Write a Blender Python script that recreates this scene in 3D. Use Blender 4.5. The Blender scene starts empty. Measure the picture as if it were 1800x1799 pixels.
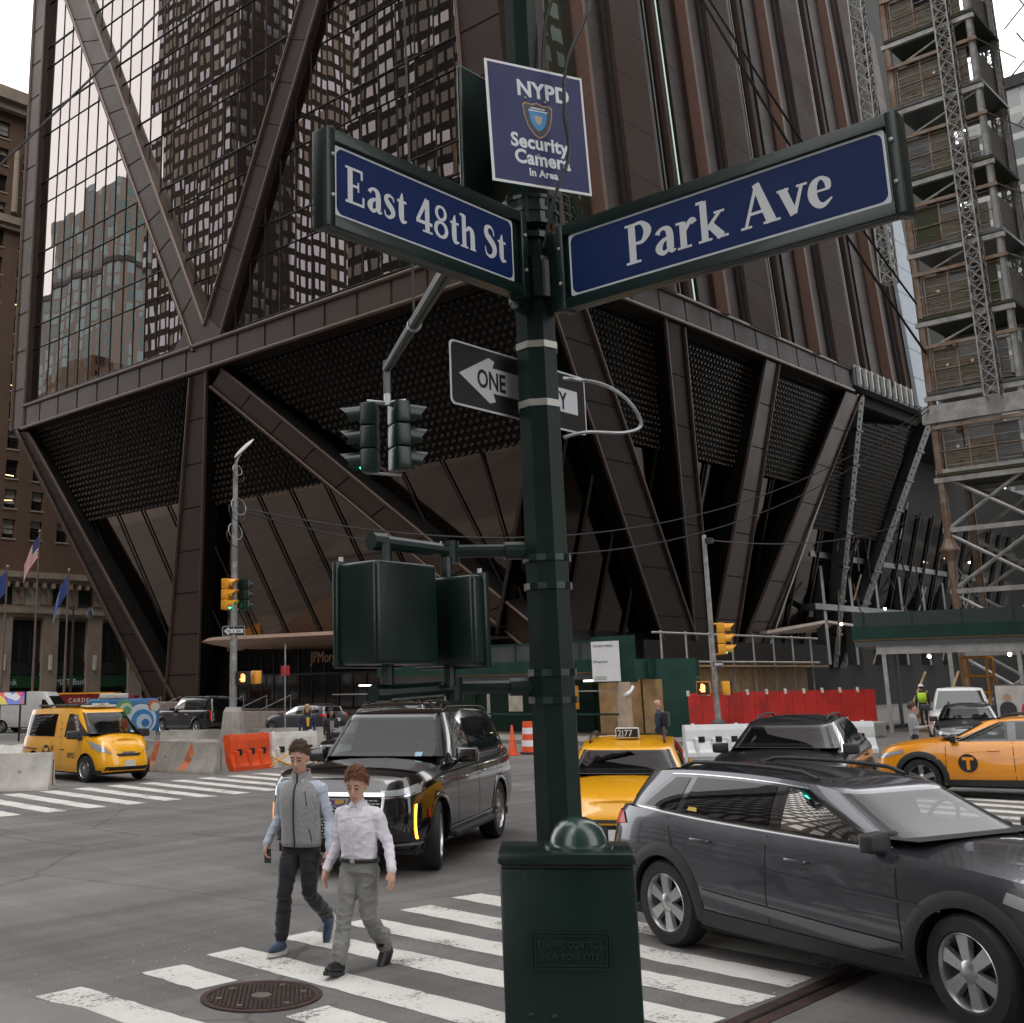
import bpy, bmesh, math, random
from math import sin, cos, pi, radians, sqrt, atan2
from mathutils import Vector, Matrix, noise
random.seed(7)
scn = bpy.context.scene
COL = scn.collection

# ---------------------------------------------------------------- camera
# world axes: +x runs along the side street, +y along the avenue, z up; metres
cam_d = bpy.data.cameras.new('camera')
cam = bpy.data.objects.new('camera', cam_d); COL.objects.link(cam)
scn.camera = cam
AZ, PITCH, ROLL = radians(44.13), radians(12.73), radians(1.03)
Fh = Vector((cos(AZ), sin(AZ), 0)); Rr = Vector((sin(AZ), -cos(AZ), 0)); Zz = Vector((0, 0, 1))
Fw = Fh*cos(PITCH) + Zz*sin(PITCH); Up = -Fh*sin(PITCH) + Zz*cos(PITCH)
Xc = Rr*cos(ROLL) - Up*sin(ROLL); Yc = Rr*sin(ROLL) + Up*cos(ROLL)
m = Matrix((Xc, Yc, -Fw)).transposed().to_4x4(); m.translation = (0, 0, 2.24)
cam.matrix_world = m
cam_d.sensor_fit = 'HORIZONTAL'; cam_d.sensor_width = 24.0; cam_d.lens = 24.0*2039.3/1800
cam_d.shift_x = 220.8/1800; cam_d.shift_y = -150.3/1800
cam_d.clip_start = 0.1; cam_d.clip_end = 3000

# ---------------------------------------------------------------- sky and sun (overcast)
SUN_EL, SUN_AZ = radians(58), radians(215)          # sun_az: compass-like, where the sun stands (measured from +x, ccw)
world = bpy.data.worlds.new('World'); scn.world = world; world.use_nodes = True
nt = world.node_tree; nt.nodes.clear()
sky = nt.nodes.new('ShaderNodeTexSky'); sky.sky_type = 'NISHITA'; sky.sun_disc = False
sky.sun_elevation = SUN_EL; sky.sun_rotation = pi/2 - SUN_AZ
sky.air_density = 1.2; sky.dust_density = 6.0; sky.ozone_density = 1.0
hs = nt.nodes.new('ShaderNodeHueSaturation'); hs.inputs['Saturation'].default_value = 0.16
bg = nt.nodes.new('ShaderNodeBackground'); bg.inputs['Strength'].default_value = 0.15
wo = nt.nodes.new('ShaderNodeOutputWorld')
cl = nt.nodes.new('ShaderNodeMix'); cl.data_type = 'RGBA'; cl.inputs['Factor'].default_value = .8      # even cloud layer over the sky
cl.inputs['B'].default_value = (6.8, 6.8, 6.85, 1)
nt.links.new(sky.outputs[0], hs.inputs['Color']); nt.links.new(hs.outputs[0], cl.inputs['A']); nt.links.new(cl.outputs['Result'], bg.inputs['Color']); nt.links.new(bg.outputs[0], wo.inputs['Surface'])
sun_d = bpy.data.lights.new('sun', 'SUN'); sun_d.energy = 0.6; sun_d.angle = radians(40); sun_d.color = (1.0, 0.96, 0.9)
sun = bpy.data.objects.new('sun', sun_d); COL.objects.link(sun)
sd = Vector((cos(SUN_AZ)*cos(SUN_EL), sin(SUN_AZ)*cos(SUN_EL), sin(SUN_EL)))
sun.rotation_euler = sd.to_track_quat('Z', 'Y').to_euler(); sun.location = (0, 0, 80)
scn.view_settings.view_transform = 'Standard'; scn.view_settings.look = 'None'
scn.view_settings.exposure = 1.48; scn.view_settings.gamma = 1.0; scn.view_settings.use_curve_mapping = False
scn.cycles.use_denoising = True
scn.cycles.max_bounces = 8; scn.cycles.glossy_bounces = 4; scn.cycles.diffuse_bounces = 3
scn.cycles.sample_clamp_indirect = 6.0
scn.render.film_transparent = False

# ---------------------------------------------------------------- mesh helpers
def V(*a): return Vector(a)

class MB:
    """collects geometry; build() links it as ONE mesh object"""
    def __init__(s): s.v = []; s.f = []; s.mi = []; s.cur = 0
    def add(s, vs, fs):
        b = len(s.v); s.v += [tuple(p) for p in vs]; s.f += [tuple(b+i for i in f) for f in fs]; s.mi += [s.cur]*len(fs); return s
    def hexa(s, p):           # 8 points: bottom 0-3, top 4-7
        return s.add(p, [(3,2,1,0),(4,5,6,7),(0,1,5,4),(1,2,6,5),(2,3,7,6),(3,0,4,7)])
    def box(s, x0, y0, z0, x1, y1, z1, M=None):
        p = [V(x0,y0,z0),V(x1,y0,z0),V(x1,y1,z0),V(x0,y1,z0),V(x0,y0,z1),V(x1,y0,z1),V(x1,y1,z1),V(x0,y1,z1)]
        if M: p = [M @ q for q in p]
        return s.hexa(p)
    def bbox(s, x0, y0, z0, x1, y1, z1, b=.02, M=None):     # box with chamfered vertical and horizontal edges
        bm = bmesh.new(); bmesh.ops.create_cube(bm, size=1)
        for v in bm.verts:
            v.co = V(x0+(v.co.x+.5)*(x1-x0), y0+(v.co.y+.5)*(y1-y0), z0+(v.co.z+.5)*(z1-z0))
        bmesh.ops.bevel(bm, geom=bm.edges[:], offset=b, segments=2, profile=.5, affect='EDGES')
        return s.bm(bm, M)
    def bm(s, bm, M=None):
        bm.verts.index_update()
        s.add([(M @ v.co) if M else v.co.copy() for v in bm.verts], [[v.index for v in f.verts] for f in bm.faces]); bm.free(); return s
    def prism(s, poly, ext):
        n = len(poly); poly = [Vector(p) for p in poly]; ext = Vector(ext)
        vs = poly + [p+ext for p in poly]
        return s.add(vs, [tuple(range(n-1,-1,-1)), tuple(range(n,2*n))] + [(i,(i+1)%n,n+(i+1)%n,n+i) for i in range(n)])
    def cyl(s, a, b, r0, r1=None, n=12, caps=True):
        a = Vector(a); b = Vector(b); r1 = r0 if r1 is None else r1
        d = (b-a).normalized(); u = d.orthogonal().normalized(); w = d.cross(u)
        vs = [a+(u*cos(2*pi*i/n)+w*sin(2*pi*i/n))*r0 for i in range(n)] + [b+(u*cos(2*pi*i/n)+w*sin(2*pi*i/n))*r1 for i in range(n)]
        fs = [(i,(i+1)%n,n+(i+1)%n,n+i) for i in range(n)]
        if caps: fs += [tuple(range(n-1,-1,-1)), tuple(range(n,2*n))]
        return s.add(vs, fs)
    def tube(s, path, r, n=8, closed=False, caps=True):
        path = [Vector(p) for p in path]; k = len(path); rr = r if isinstance(r, (list, tuple)) else [r]*k
        vs = []; fs = []; u = None
        for i, p in enumerate(path):
            a = path[i-1] if (i > 0 or closed) else p; b = path[(i+1) % k] if (i < k-1 or closed) else p
            d = (b-a).normalized()
            if u is None: u = d.orthogonal().normalized()
            u = (u - d*u.dot(d)); u = u.normalized() if u.length > 1e-6 else d.orthogonal().normalized(); w = d.cross(u)
            vs += [p+(u*cos(2*pi*j/n)+w*sin(2*pi*j/n))*rr[i] for j in range(n)]
        for i in range(k if closed else k-1):
            i2 = (i+1) % k
            fs += [(i*n+j, i*n+(j+1)%n, i2*n+(j+1)%n, i2*n+j) for j in range(n)]
        if caps and not closed: fs += [tuple(range(n-1,-1,-1)), tuple((k-1)*n+j for j in range(n))]
        return s.add(vs, fs)
    def lathe(s, prof, o, ax, n=24, cap=True):        # prof: (radius, along)
        o = Vector(o); ax = Vector(ax).normalized(); u = ax.orthogonal().normalized(); w = ax.cross(u); vs = []; k = len(prof)
        for r, h in prof: vs += [o+ax*h+(u*cos(2*pi*j/n)+w*sin(2*pi*j/n))*r for j in range(n)]
        fs = [(i*n+j, i*n+(j+1)%n, (i+1)*n+(j+1)%n, (i+1)*n+j) for i in range(k-1) for j in range(n)]
        if cap:
            if prof[0][0] > 1e-4: fs.append(tuple(range(n-1,-1,-1)))
            if prof[-1][0] > 1e-4: fs.append(tuple((k-1)*n+j for j in range(n)))
        return s.add(vs, fs)
    def grid(s, pts, closed_u=False):                 # pts[i][j]
        a, b = len(pts), len(pts[0]); vs = [p for row in pts for p in row]
        fs = [(i*b+j, i*b+(j+1), ((i+1)%a)*b+(j+1), ((i+1)%a)*b+j) for i in range(a if closed_u else a-1) for j in range(b-1)]
        return s.add(vs, fs)
    def ball(s, c, rx, ry=None, rz=None, n=12, k=8, M=None, half=False):
        ry = rx if ry is None else ry; rz = rx if rz is None else rz; c = Vector(c); rows = []
        for i in range(k+1):
            t = (-pi/2 if not half else 0) + (pi if not half else pi/2)*i/k
            rows.append([c + (M or Matrix.Identity(3)) @ V(rx*cos(t)*cos(2*pi*j/n), ry*cos(t)*sin(2*pi*j/n), rz*sin(t)) for j in range(n+1)])
        return s.grid(rows)
    def mesh(s, name, smooth=None, weld=False):
        me = bpy.data.meshes.new(name); me.from_pydata(s.v, [], s.f); me.update()
        if weld:
            bm = bmesh.new(); bm.from_mesh(me); bmesh.ops.remove_doubles(bm, verts=bm.verts, dist=weld if weld is not True else 1e-4)
            bmesh.ops.recalc_face_normals(bm, faces=bm.faces); bm.to_mesh(me); bm.free()
        elif any(s.mi): me.polygons.foreach_set('material_index', s.mi)
        if smooth:
            me.polygons.foreach_set('use_smooth', [True]*len(me.polygons)); me.set_sharp_from_angle(angle=radians(smooth))
        return me
    def build(s, name, mat, parent=None, smooth=None, weld=False, world=False):
        o = bpy.data.objects.new(name, s.mesh(name, smooth, weld)); COL.objects.link(o)
        for mm in (mat if isinstance(mat, (list, tuple)) else [mat]): o.data.materials.append(mm)
        if parent:
            o.parent = parent
            if world: o.location = -parent.location
        return o

def fix_normals(o):
    bm = bmesh.new(); bm.from_mesh(o.data); bmesh.ops.recalc_face_normals(bm, faces=bm.faces); bm.to_mesh(o.data); bm.free()
def tag(o, label=None, cat=None, group=None, kind=None):
    if label: o['label'] = label
    if cat: o['category'] = cat
    if group: o['group'] = group
    if kind: o['kind'] = kind
    return o
def thing(name, label, cat, loc=(0,0,0), rz=0, group=None):
    o = bpy.data.objects.new(name, None); COL.objects.link(o); o.empty_display_size = .3
    o.location = loc; o.rotation_euler = (0, 0, rz); return tag(o, label, cat, group)
def copy_tree(o, parent=None):
    c = o.copy(); COL.objects.link(c)
    if parent: c.parent = parent
    for ch in o.children: copy_tree(ch, c)
    return c
def inst(name, mesh, parent, M=None):
    o = bpy.data.objects.new(name, mesh); COL.objects.link(o); o.parent = parent
    if M: o.matrix_local = M
    return o
def catmull(pts, n=6):
    pts = [Vector(p) for p in pts]; out = []
    for i in range(len(pts)-1):
        p0 = pts[max(i-1,0)]; p1 = pts[i]; p2 = pts[i+1]; p3 = pts[min(i+2,len(pts)-1)]
        for j in range(n):
            t = j/n
            out.append(.5*((2*p1)+(p2-p0)*t+(2*p0-5*p1+4*p2-p3)*t*t+(3*p1-p0-3*p2+p3)*t**3))
    out.append(pts[-1]); return out
def lerpk(keys, x):            # piecewise linear on [(x,val)...]
    if x <= keys[0][0]: return keys[0][1]
    for (a, va), (b, vb) in zip(keys, keys[1:]):
        if x <= b: return va+(vb-va)*(x-a)/(b-a)
    return keys[-1][1]
def smk(keys, x):              # smooth monotone-ish interpolation
    if x <= keys[0][0]: return keys[0][1]
    n = len(keys)
    for i in range(n-1):
        a, va = keys[i]; b, vb = keys[i+1]
        if x <= b:
            t = (x-a)/(b-a); h = b-a
            ma = 0 if i == 0 else (vb-keys[i-1][1])/(b-keys[i-1][0])
            mb = 0 if i == n-2 else (keys[i+2][1]-va)/(keys[i+2][0]-a)
            if i == 0: ma = (vb-va)/h
            if i == n-2: mb = (vb-va)/h
            return (2*t**3-3*t*t+1)*va+(t**3-2*t*t+t)*h*ma+(-2*t**3+3*t*t)*vb+(t**3-t*t)*h*mb
    return keys[-1][1]

# ---------------------------------------------------------------- materials
def srgb(r, g, b):
    f = lambda c: (c/255)/12.92 if c/255 <= .04045 else (((c/255)+.055)/1.055)**2.4
    return (f(r), f(g), f(b))
def mat(name, col, rough=.5, metal=0, var=.12, scale=2.0, bump=0, bscale=30, coat=0, emit=0, spec=.5, rvar=.12, detail=5, coords='Object', sheen=0, col2=None, trans=0):
    mt = bpy.data.materials.new(name); mt.use_nodes = True; n = mt.node_tree.nodes; L = mt.node_tree.links
    p = n['Principled BSDF']; p.inputs['Metallic'].default_value = metal; p.inputs['Coat Weight'].default_value = coat; p.inputs['Coat Roughness'].default_value = .04
    p.inputs['Specular IOR Level'].default_value = spec; p.inputs['Sheen Weight'].default_value = sheen; p.inputs['Transmission Weight'].default_value = trans
    p.inputs['Base Color'].default_value = (*col, 1); p.inputs['Roughness'].default_value = rough
    if emit:
        p.inputs['Emission Color'].default_value = (*col, 1); p.inputs['Emission Strength'].default_value = emit
    if var or bump or rvar:
        tc = n.new('ShaderNodeTexCoord'); nz = n.new('ShaderNodeTexNoise'); nz.inputs['Scale'].default_value = scale; nz.inputs['Detail'].default_value = detail
        nz.inputs['Roughness'].default_value = .62
        L.new(tc.outputs[coords], nz.inputs['Vector'])
        if var or col2:
            mx = n.new('ShaderNodeMix'); mx.data_type = 'RGBA'
            c2 = col2 or tuple(min(1, c*(1+var)) for c in col); c1 = col if col2 else tuple(c*(1-var) for c in col)
            mx.inputs['A'].default_value = (*c1, 1); mx.inputs['B'].default_value = (*c2, 1)
            mr = n.new('ShaderNodeMapRange'); mr.inputs[1].default_value = .3; mr.inputs[2].default_value = .7
            L.new(nz.outputs['Fac'], mr.inputs[0]); L.new(mr.outputs[0], mx.inputs['Factor']); L.new(mx.outputs['Result'], p.inputs['Base Color'])
        if rvar:
            m2 = n.new('ShaderNodeMapRange'); m2.inputs[1].default_value = .3; m2.inputs[2].default_value = .7
            m2.inputs[3].default_value = max(0, rough*(1-rvar)); m2.inputs[4].default_value = min(1, rough*(1+rvar)+.01)
            L.new(nz.outputs['Fac'], m2.inputs[0]); L.new(m2.outputs[0], p.inputs['Roughness'])
        if bump:
            nb = n.new('ShaderNodeTexNoise'); nb.inputs['Scale'].default_value = bscale; nb.inputs['Detail'].default_value = 4
            L.new(tc.outputs[coords], nb.inputs['Vector'])
            bp = n.new('ShaderNodeBump'); bp.inputs['Strength'].default_value = bump; bp.inputs['Distance'].default_value = .02
            L.new(nb.outputs['Fac'], bp.inputs['Height']); L.new(bp.outputs[0], p.inputs['Normal'])
    return mt
M = {}
M['green'] = mat('green_paint', (.004,.0165,.0135), .33, coat=.12, spec=.35, var=.25, scale=3, bump=.06, bscale=60)
M['greenshed'] = mat('green_plywood', (.008,.040,.029), .6, var=.3, spec=.3, scale=1.2, bump=.1, bscale=25)
def chips(mt, amt=.70, c=(.06,.085,.075)):
    n = mt.node_tree.nodes; L = mt.node_tree.links; p = n['Principled BSDF']; tc = n.new('ShaderNodeTexCoord'); nz = n.new('ShaderNodeTexNoise'); nz.inputs['Scale'].default_value = 34; nz.inputs['Detail'].default_value = 6; nz.inputs['Roughness'].default_value = .8
    L.new(tc.outputs['Object'], nz.inputs['Vector']); r = n.new('ShaderNodeValToRGB'); r.color_ramp.elements[0].position = amt; r.color_ramp.elements[1].position = amt+.03; L.new(nz.outputs['Fac'], r.inputs[0])
    mx = n.new('ShaderNodeMix'); mx.data_type = 'RGBA'; old = p.inputs['Base Color'].links[0].from_socket; L.new(old, mx.inputs['A']); mx.inputs['B'].default_value = (*c,1); L.new(r.outputs[0], mx.inputs['Factor']); L.new(mx.outputs['Result'], p.inputs['Base Color'])
chips(M['green'])
M['galv'] = mat('galvanised', (.32,.33,.34), .42, .7, var=.25, scale=6)
M['white'] = mat('white_sheet', (.72,.73,.74), .4, var=.06)
M['white_d'] = mat('white_dirty', (.58,.56,.52), .6, var=.25, scale=2.5, bump=.1)
M['signwhite'] = mat('reflective_white', (.62,.65,.68), .35, var=.03)
M['signblue'] = mat('sign_blue', (.002,.0165,.092), .45, var=.06, spec=.2)
M['nypdblue'] = mat('sign_navy', (.028,.034,.115), .5, var=.05, spec=.25)
M['black'] = mat('black_matte', (.012,.012,.012), .5, var=.1)
M['blackgloss'] = mat('black_gloss', (.006,.006,.007), .08, var=0, rvar=0, coat=1)
M['rubber'] = mat('rubber', (.016,.016,.017), .75, var=.2, scale=6, bump=.15, bscale=80)
M['chrome'] = mat('chrome', (.62,.62,.63), .12, 1, var=.03)
M['alloy'] = mat('alloy', (.5,.51,.52), .28, .85, var=.06)
M['alloyd'] = mat('alloy_dark', (.03,.03,.032), .35, .6, var=.1)
M['cardark'] = mat('car_underbody', (.01,.01,.01), .8, var=.1)
M['plastic'] = mat('dark_plastic', (.022,.023,.025), .55, var=.15, scale=12, bump=.05, bscale=120)
M['concrete'] = mat('concrete', (.33,.31,.285), .85, var=.3, scale=1.6, bump=.35, bscale=18)
M['orange'] = mat('orange_plastic', (.72,.085,.018), .5, var=.18, scale=2, bump=.1)
M['yellowpaint'] = mat('signal_yellow', (.75,.33,.02), .45, var=.12)
M['taxi'] = mat('taxi_yellow', (.86,.40,.004), .3, var=.06, scale=1.2, coat=.7)
M['taxi2'] = mat('taxi_amber', (.84,.31,.005), .3, var=.06, scale=1.2, coat=.7)
M['wood'] = mat('plywood', (.36,.22,.11), .7, var=.3, scale=1.5, bump=.1)
M['timber'] = mat('timber', (.42,.28,.14), .7, var=.3, scale=2, bump=.1)
M['red'] = mat('red_net', (.42,.02,.014), .65, var=.35, scale=1.1, bump=.25, bscale=6)
# ================================================================= ground, road, pavements
def asphalt_mat():
    mt = mat('asphalt', (.052,.05,.047), .78, var=0, bump=0, rvar=0); n = mt.node_tree.nodes; L = mt.node_tree.links; p = n['Principled BSDF']
    tc = n.new('ShaderNodeTexCoord')
    def nz(s, d, sc=None):
        t = n.new('ShaderNodeTexNoise'); t.inputs['Scale'].default_value = s; t.inputs['Detail'].default_value = d; t.inputs['Roughness'].default_value = .65
        if sc:
            mp = n.new('ShaderNodeMapping'); mp.inputs['Scale'].default_value = sc; L.new(tc.outputs['Object'], mp.inputs[0]); L.new(mp.outputs[0], t.inputs['Vector'])
        else: L.new(tc.outputs['Object'], t.inputs['Vector'])
        return t
    def ramp(src, a, b, ca, cb):
        r = n.new('ShaderNodeValToRGB'); r.color_ramp.elements[0].position = a; r.color_ramp.elements[1].position = b
        r.color_ramp.elements[0].color = (*ca, 1); r.color_ramp.elements[1].color = (*cb, 1); L.new(src, r.inputs[0]); return r.outputs[0]
    def mul(a, b, f=1.0):
        x = n.new('ShaderNodeMix'); x.data_type = 'RGBA'; x.blend_type = 'MULTIPLY'; x.inputs['Factor'].default_value = f
        L.new(a, x.inputs['A']); L.new(b, x.inputs['B']); return x.outputs['Result']
    base = ramp(nz(.35, 6).outputs['Fac'], .3, .72, (.142,.136,.131), (.205,.197,.191))
    fine = ramp(nz(70, 3).outputs['Fac'], .3, .7, (.62,.62,.62), (1.3,1.3,1.3))
    streak = ramp(nz(1.1, 5, (.08, 1, 1)).outputs['Fac'], .35, .7, (.66,.66,.66), (1.16,1.16,1.16))
    streak2 = ramp(nz(1.3, 5, (1, .1, 1)).outputs['Fac'], .35, .7, (.76,.755,.75), (1.12,1.12,1.12))
    vo = n.new('ShaderNodeTexVoronoi'); vo.feature = 'DISTANCE_TO_EDGE'; vo.inputs['Scale'].default_value = .22
    wv = nz(1.5, 4); mxv = n.new('ShaderNodeMix'); mxv.data_type = 'VECTOR'; mxv.inputs['Factor'].default_value = .12
    L.new(tc.outputs['Object'], mxv.inputs[4]); L.new(wv.outputs['Color'], mxv.inputs[5]); L.new(mxv.outputs[1], vo.inputs['Vector'])
    crack = ramp(vo.outputs['Distance'], .0, .006, (.55,.55,.55), (1,1,1))
    spots = ramp(nz(9, 2).outputs['Fac'], .64, .70, (1,1,1), (.68,.67,.66))
    c = mul(mul(mul(mul(mul(base, fine), streak), streak2), crack), spots)
    L.new(c, p.inputs['Base Color'])
    bp = n.new('ShaderNodeBump'); bp.inputs['Strength'].default_value = .45; bp.inputs['Distance'].default_value = .008
    L.new(nz(110, 3).outputs['Fac'], bp.inputs['Height']); L.new(bp.outputs[0], p.inputs['Normal'])
    return mt
M['asphalt'] = asphalt_mat()
def paint_mat():
    mt = mat('road_paint', (.5,.49,.46), .7, var=0, rvar=0); n = mt.node_tree.nodes; L = mt.node_tree.links; p = n['Principled BSDF']
    tc = n.new('ShaderNodeTexCoord')
    def nz(s, d):
        t = n.new('ShaderNodeTexNoise'); t.inputs['Scale'].default_value = s; t.inputs['Detail'].default_value = d; t.inputs['Roughness'].default_value = .75; L.new(tc.outputs['Object'], t.inputs['Vector']); return t.outputs['Fac']
    r = n.new('ShaderNodeValToRGB'); e = r.color_ramp.elements; e[0].position = .43; e[0].color = (.15,.145,.14,1); e[1].position = .475; e[1].color = (.60,.58,.545,1)
    e2 = r.color_ramp.elements.new(.68); e2.color = (.70,.68,.645,1)
    ad = n.new('ShaderNodeMath'); ad.operation = 'ADD'; sc = n.new('ShaderNodeMath'); sc.operation = 'MULTIPLY'; sc.inputs[1].default_value = .55
    s2 = n.new('ShaderNodeMath'); s2.operation = 'MULTIPLY'; s2.inputs[1].default_value = .5
    L.new(nz(1.3, 4), sc.inputs[0]); L.new(nz(28, 4), s2.inputs[0]); L.new(sc.outputs[0], ad.inputs[0]); L.new(s2.outputs[0], ad.inputs[1]); L.new(ad.outputs[0], r.inputs[0]); L.new(r.outputs[0], p.inputs['Base Color'])
    return mt
M['paint'] = paint_mat()
road = MB().add([(-400,-400,0),(900,-400,0),(900,900,0),(-400,900,0)], [(0,1,2,3)]).build('road', M['asphalt'])
tag(road, kind='structure')
def stripe(s0, p0, s1, p1, w, seed, gap=None):
    rs = random.Random(seed); a = V(s0,p0,0); b = V(s1,p1,0); d = (b-a); L_ = d.length; d.normalize(); nn = V(-d.y, d.x, 0)
    k = max(4, int(L_/.12)); left = []; right = []
    for i in range(k+1):
        t = i/k; c = a+d*(L_*t)
        left.append(c+nn*(w/2+rs.uniform(-.012,.012))); right.append(c-nn*(w/2+rs.uniform(-.012,.012)))
    e0 = [a+nn*(w/2)*q+d*rs.uniform(-.05,.04) for q in (.5,0,-.5)]; e1 = [b-nn*(w/2)*q+d*rs.uniform(-.04,.05) for q in (.5,0,-.5)]
    poly = right + e1[::-1][::-1] + left[::-1] + e0
    poly = [V(p.x,p.y,.004) for p in poly]
    rows = [[V(right[i].x,right[i].y,.004), V(left[i].x,left[i].y,.004)] for i in range(k+1)]
    for j in (0, -1): 
        off = d*rs.uniform(-.06,.06); rows[j] = [rows[j][0]+off*rs.random(), rows[j][1]+off]
    mb = MB(); 
    for i in range(k):
        c = (rows[i][0]+rows[i+1][1])/2
        if gap and (c-gap[0]).length < gap[1]: continue
        q = [rows[i][0], rows[i+1][0], rows[i+1][1], rows[i][1]]; mb.add(q, [(0,1,2,3)])
    o = mb.build('crosswalk_stripe', M['paint'], road); return o
LS = [5.08,6.05,6.8,7.67,8.5,9.37,10.25]; RS = [5.15,5.9,6.62,7.55,8.3,8.99,9.75]
for i in range(24):
    l = LS[i] if i < 7 else 10.25+.87*(i-6); r = RS[i] if i < 7 else 9.75+.86*(i-6)
    stripe(l+.05, 8.62+.05*min(i,7), r, 4.42, .40, 100+i, gap=(V(6.06,7.29,.004), .52) if i in (0,1,2) else None)
for i in range(16):
    l = 9.7+.93*i
    stripe(l+.55, 25.9, l-.05, 21.25, .42, 200+i)
for (a, b, c, d) in ((30.2,9.6,30.2,20.6),):
    stripe(a, b, c, d, .3, 300)
# steel joint crossing the carriageway
mb = MB(); mb.box(6.3,4.12,.001,13.5,4.36,.006); 
o = mb.build('steel_joint', mat('rusty_steel', (.045,.025,.02), .6, .3, var=.5, scale=3, bump=.2), road)
mb = MB(); mb.box(6.3,4.225,.0065,13.5,4.255,.011); mb.build('joint_rail', M['alloyd'], road)
# raised pavements
M['pave'] = mat('pavement', (.2,.19,.178), .85, var=.22, scale=.8, bump=.25, bscale=14)
def slab(name, poly, h=.13, mt=None):
    o = MB().prism([V(x,y,-.05) for x, y in poly], (0,0,h+.05)).build(name, mt or M['pave']); fix_normals(o); return tag(o, kind='structure')
slab('sidewalk_corner', [(-120,-120),(5.7,-120),(5.7,3.5),(5.1,4.2),(4.6,5.2),(4.72,7.6),(4.5,8.6),(3.6,9.7),(2.4,10.2),(0,10.4),(-120,10.4)])
slab('sidewalk_east', [(-120,20.8),(1.5,20.8),(4.3,23.5),(4.3,300),(-120,300)])
slab('sidewalk_west', [(37.6,25),(39,22.6),(41,22),(200,22),(200,92),(37.6,92)], .15)
slab('sidewalk_northwest', [(37.6,-120),(200,-120),(200,8.2),(40,8.2),(37.6,6)], .15)
slab('sidewalk_southwest', [(37.6,104),(200,104),(200,300),(37.6,300)], .15)
slab('median', [(22.4,28.6),(26.8,28.6),(26.8,84),(22.4,84)], .2)

# manhole cover: ring, grid of raised bars, centre boss
def manhole():
    t = thing('manhole_cover', 'round rusty brown iron manhole cover with diagonal grid set in the crosswalk', 'manhole cover', (6.06,7.29,0))
    rust = mat('rusty_iron', (.06,.035,.028), .6, .4, var=.45, scale=9, bump=.2); pale = mat('worn_iron', (.16,.14,.12), .5, .3, var=.3, scale=8)
    MB().lathe([(.455,.002),(.455,.012),(.41,.014),(.405,.008)], (0,0,0), (0,0,1), 48, cap=False).build('rim', rust, t)
    MB().lathe([(.0,.006),(.405,.006)], (0,0,0), (0,0,1), 48, cap=False).build('plate', mat('iron_dark', (.022,.014,.012), .7, .3, var=.3), t)
    mb = MB()
    for i in range(-12, 13):
        y = i*.033; h = sqrt(max(0,.39**2-y*y))
        n_ = int(2*h/.05)
        for j in range(n_):
            x0 = -h+.05*j
            if abs(x0+.02) < .075 and abs(y) < .075: continue
            mb.box(x0, y-.010, .006, x0+.041, y+.010, .015, Matrix.Rotation(radians(48), 4, 'Z'))
    tag(mb.build('raised_grid', rust, t), kind='stuff')
    MB().lathe([(0,.019),(.06,.019),(.075,.015),(.075,.006)], (0,0,0), (0,0,1), 24, cap=False).build('boss', pale, t)
    for a in (20, 95, 150, 200, 265, 330):
        MB().lathe([(0,.017),(.024,.017),(.026,.006)], (.32*cos(radians(a)),.32*sin(radians(a)),0), (0,0,1), 12, cap=False).build('vent_hole', pale, t)
manhole()
# loose chips of worn paint around the stripe ends
mb = MB(); rs = random.Random(5)
for i in range(130):
    x, y = rs.choice([(5.1,8.9),(6.1,9.0),(6.7,9.1),(7.7,9.1),(6.3,8.1),(5.6,7.9),(8.2,4.6),(7.5,4.5)]); x += rs.gauss(0,.45); y += rs.gauss(0,.3)
    r_ = rs.uniform(.003,.012); mb.add([(x+r_*cos(a)*rs.uniform(.5,1), y+r_*sin(a)*rs.uniform(.5,1), .0035) for a in (0,1.3,2.5,3.8,5)], [(0,1,2,3,4)])
tag(mb.build('paint_chips', M['paint'], road), kind='stuff')
# ================================================================= the office tower
BR = (.088,.06,.052)
M['bronze_n'] = mat('bronze_cladding_n', (.052,.032,.024), .7, 0, var=.25, scale=.3, spec=.12)
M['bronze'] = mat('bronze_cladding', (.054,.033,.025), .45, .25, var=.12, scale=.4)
M['bronze_d'] = mat('bronze_cladding_b', (.031,.019,.0145), .55, .1, spec=.25, var=.15, scale=.4)  # darker copy of the same cladding; side-street shade put into the colour
M['bronze_l'] = mat('bronze_trim', (.078,.049,.038), .4, .35, var=.1, scale=.6)
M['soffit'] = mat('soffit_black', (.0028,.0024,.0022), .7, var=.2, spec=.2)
M['stud'] = mat('soffit_stud', (.07,.058,.05), .3, .7, var=.2)
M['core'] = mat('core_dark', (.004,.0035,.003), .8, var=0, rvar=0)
M['copper'] = mat('copper_canopy', (.4,.28,.21), .4, .4, var=.12, scale=.5)
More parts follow.
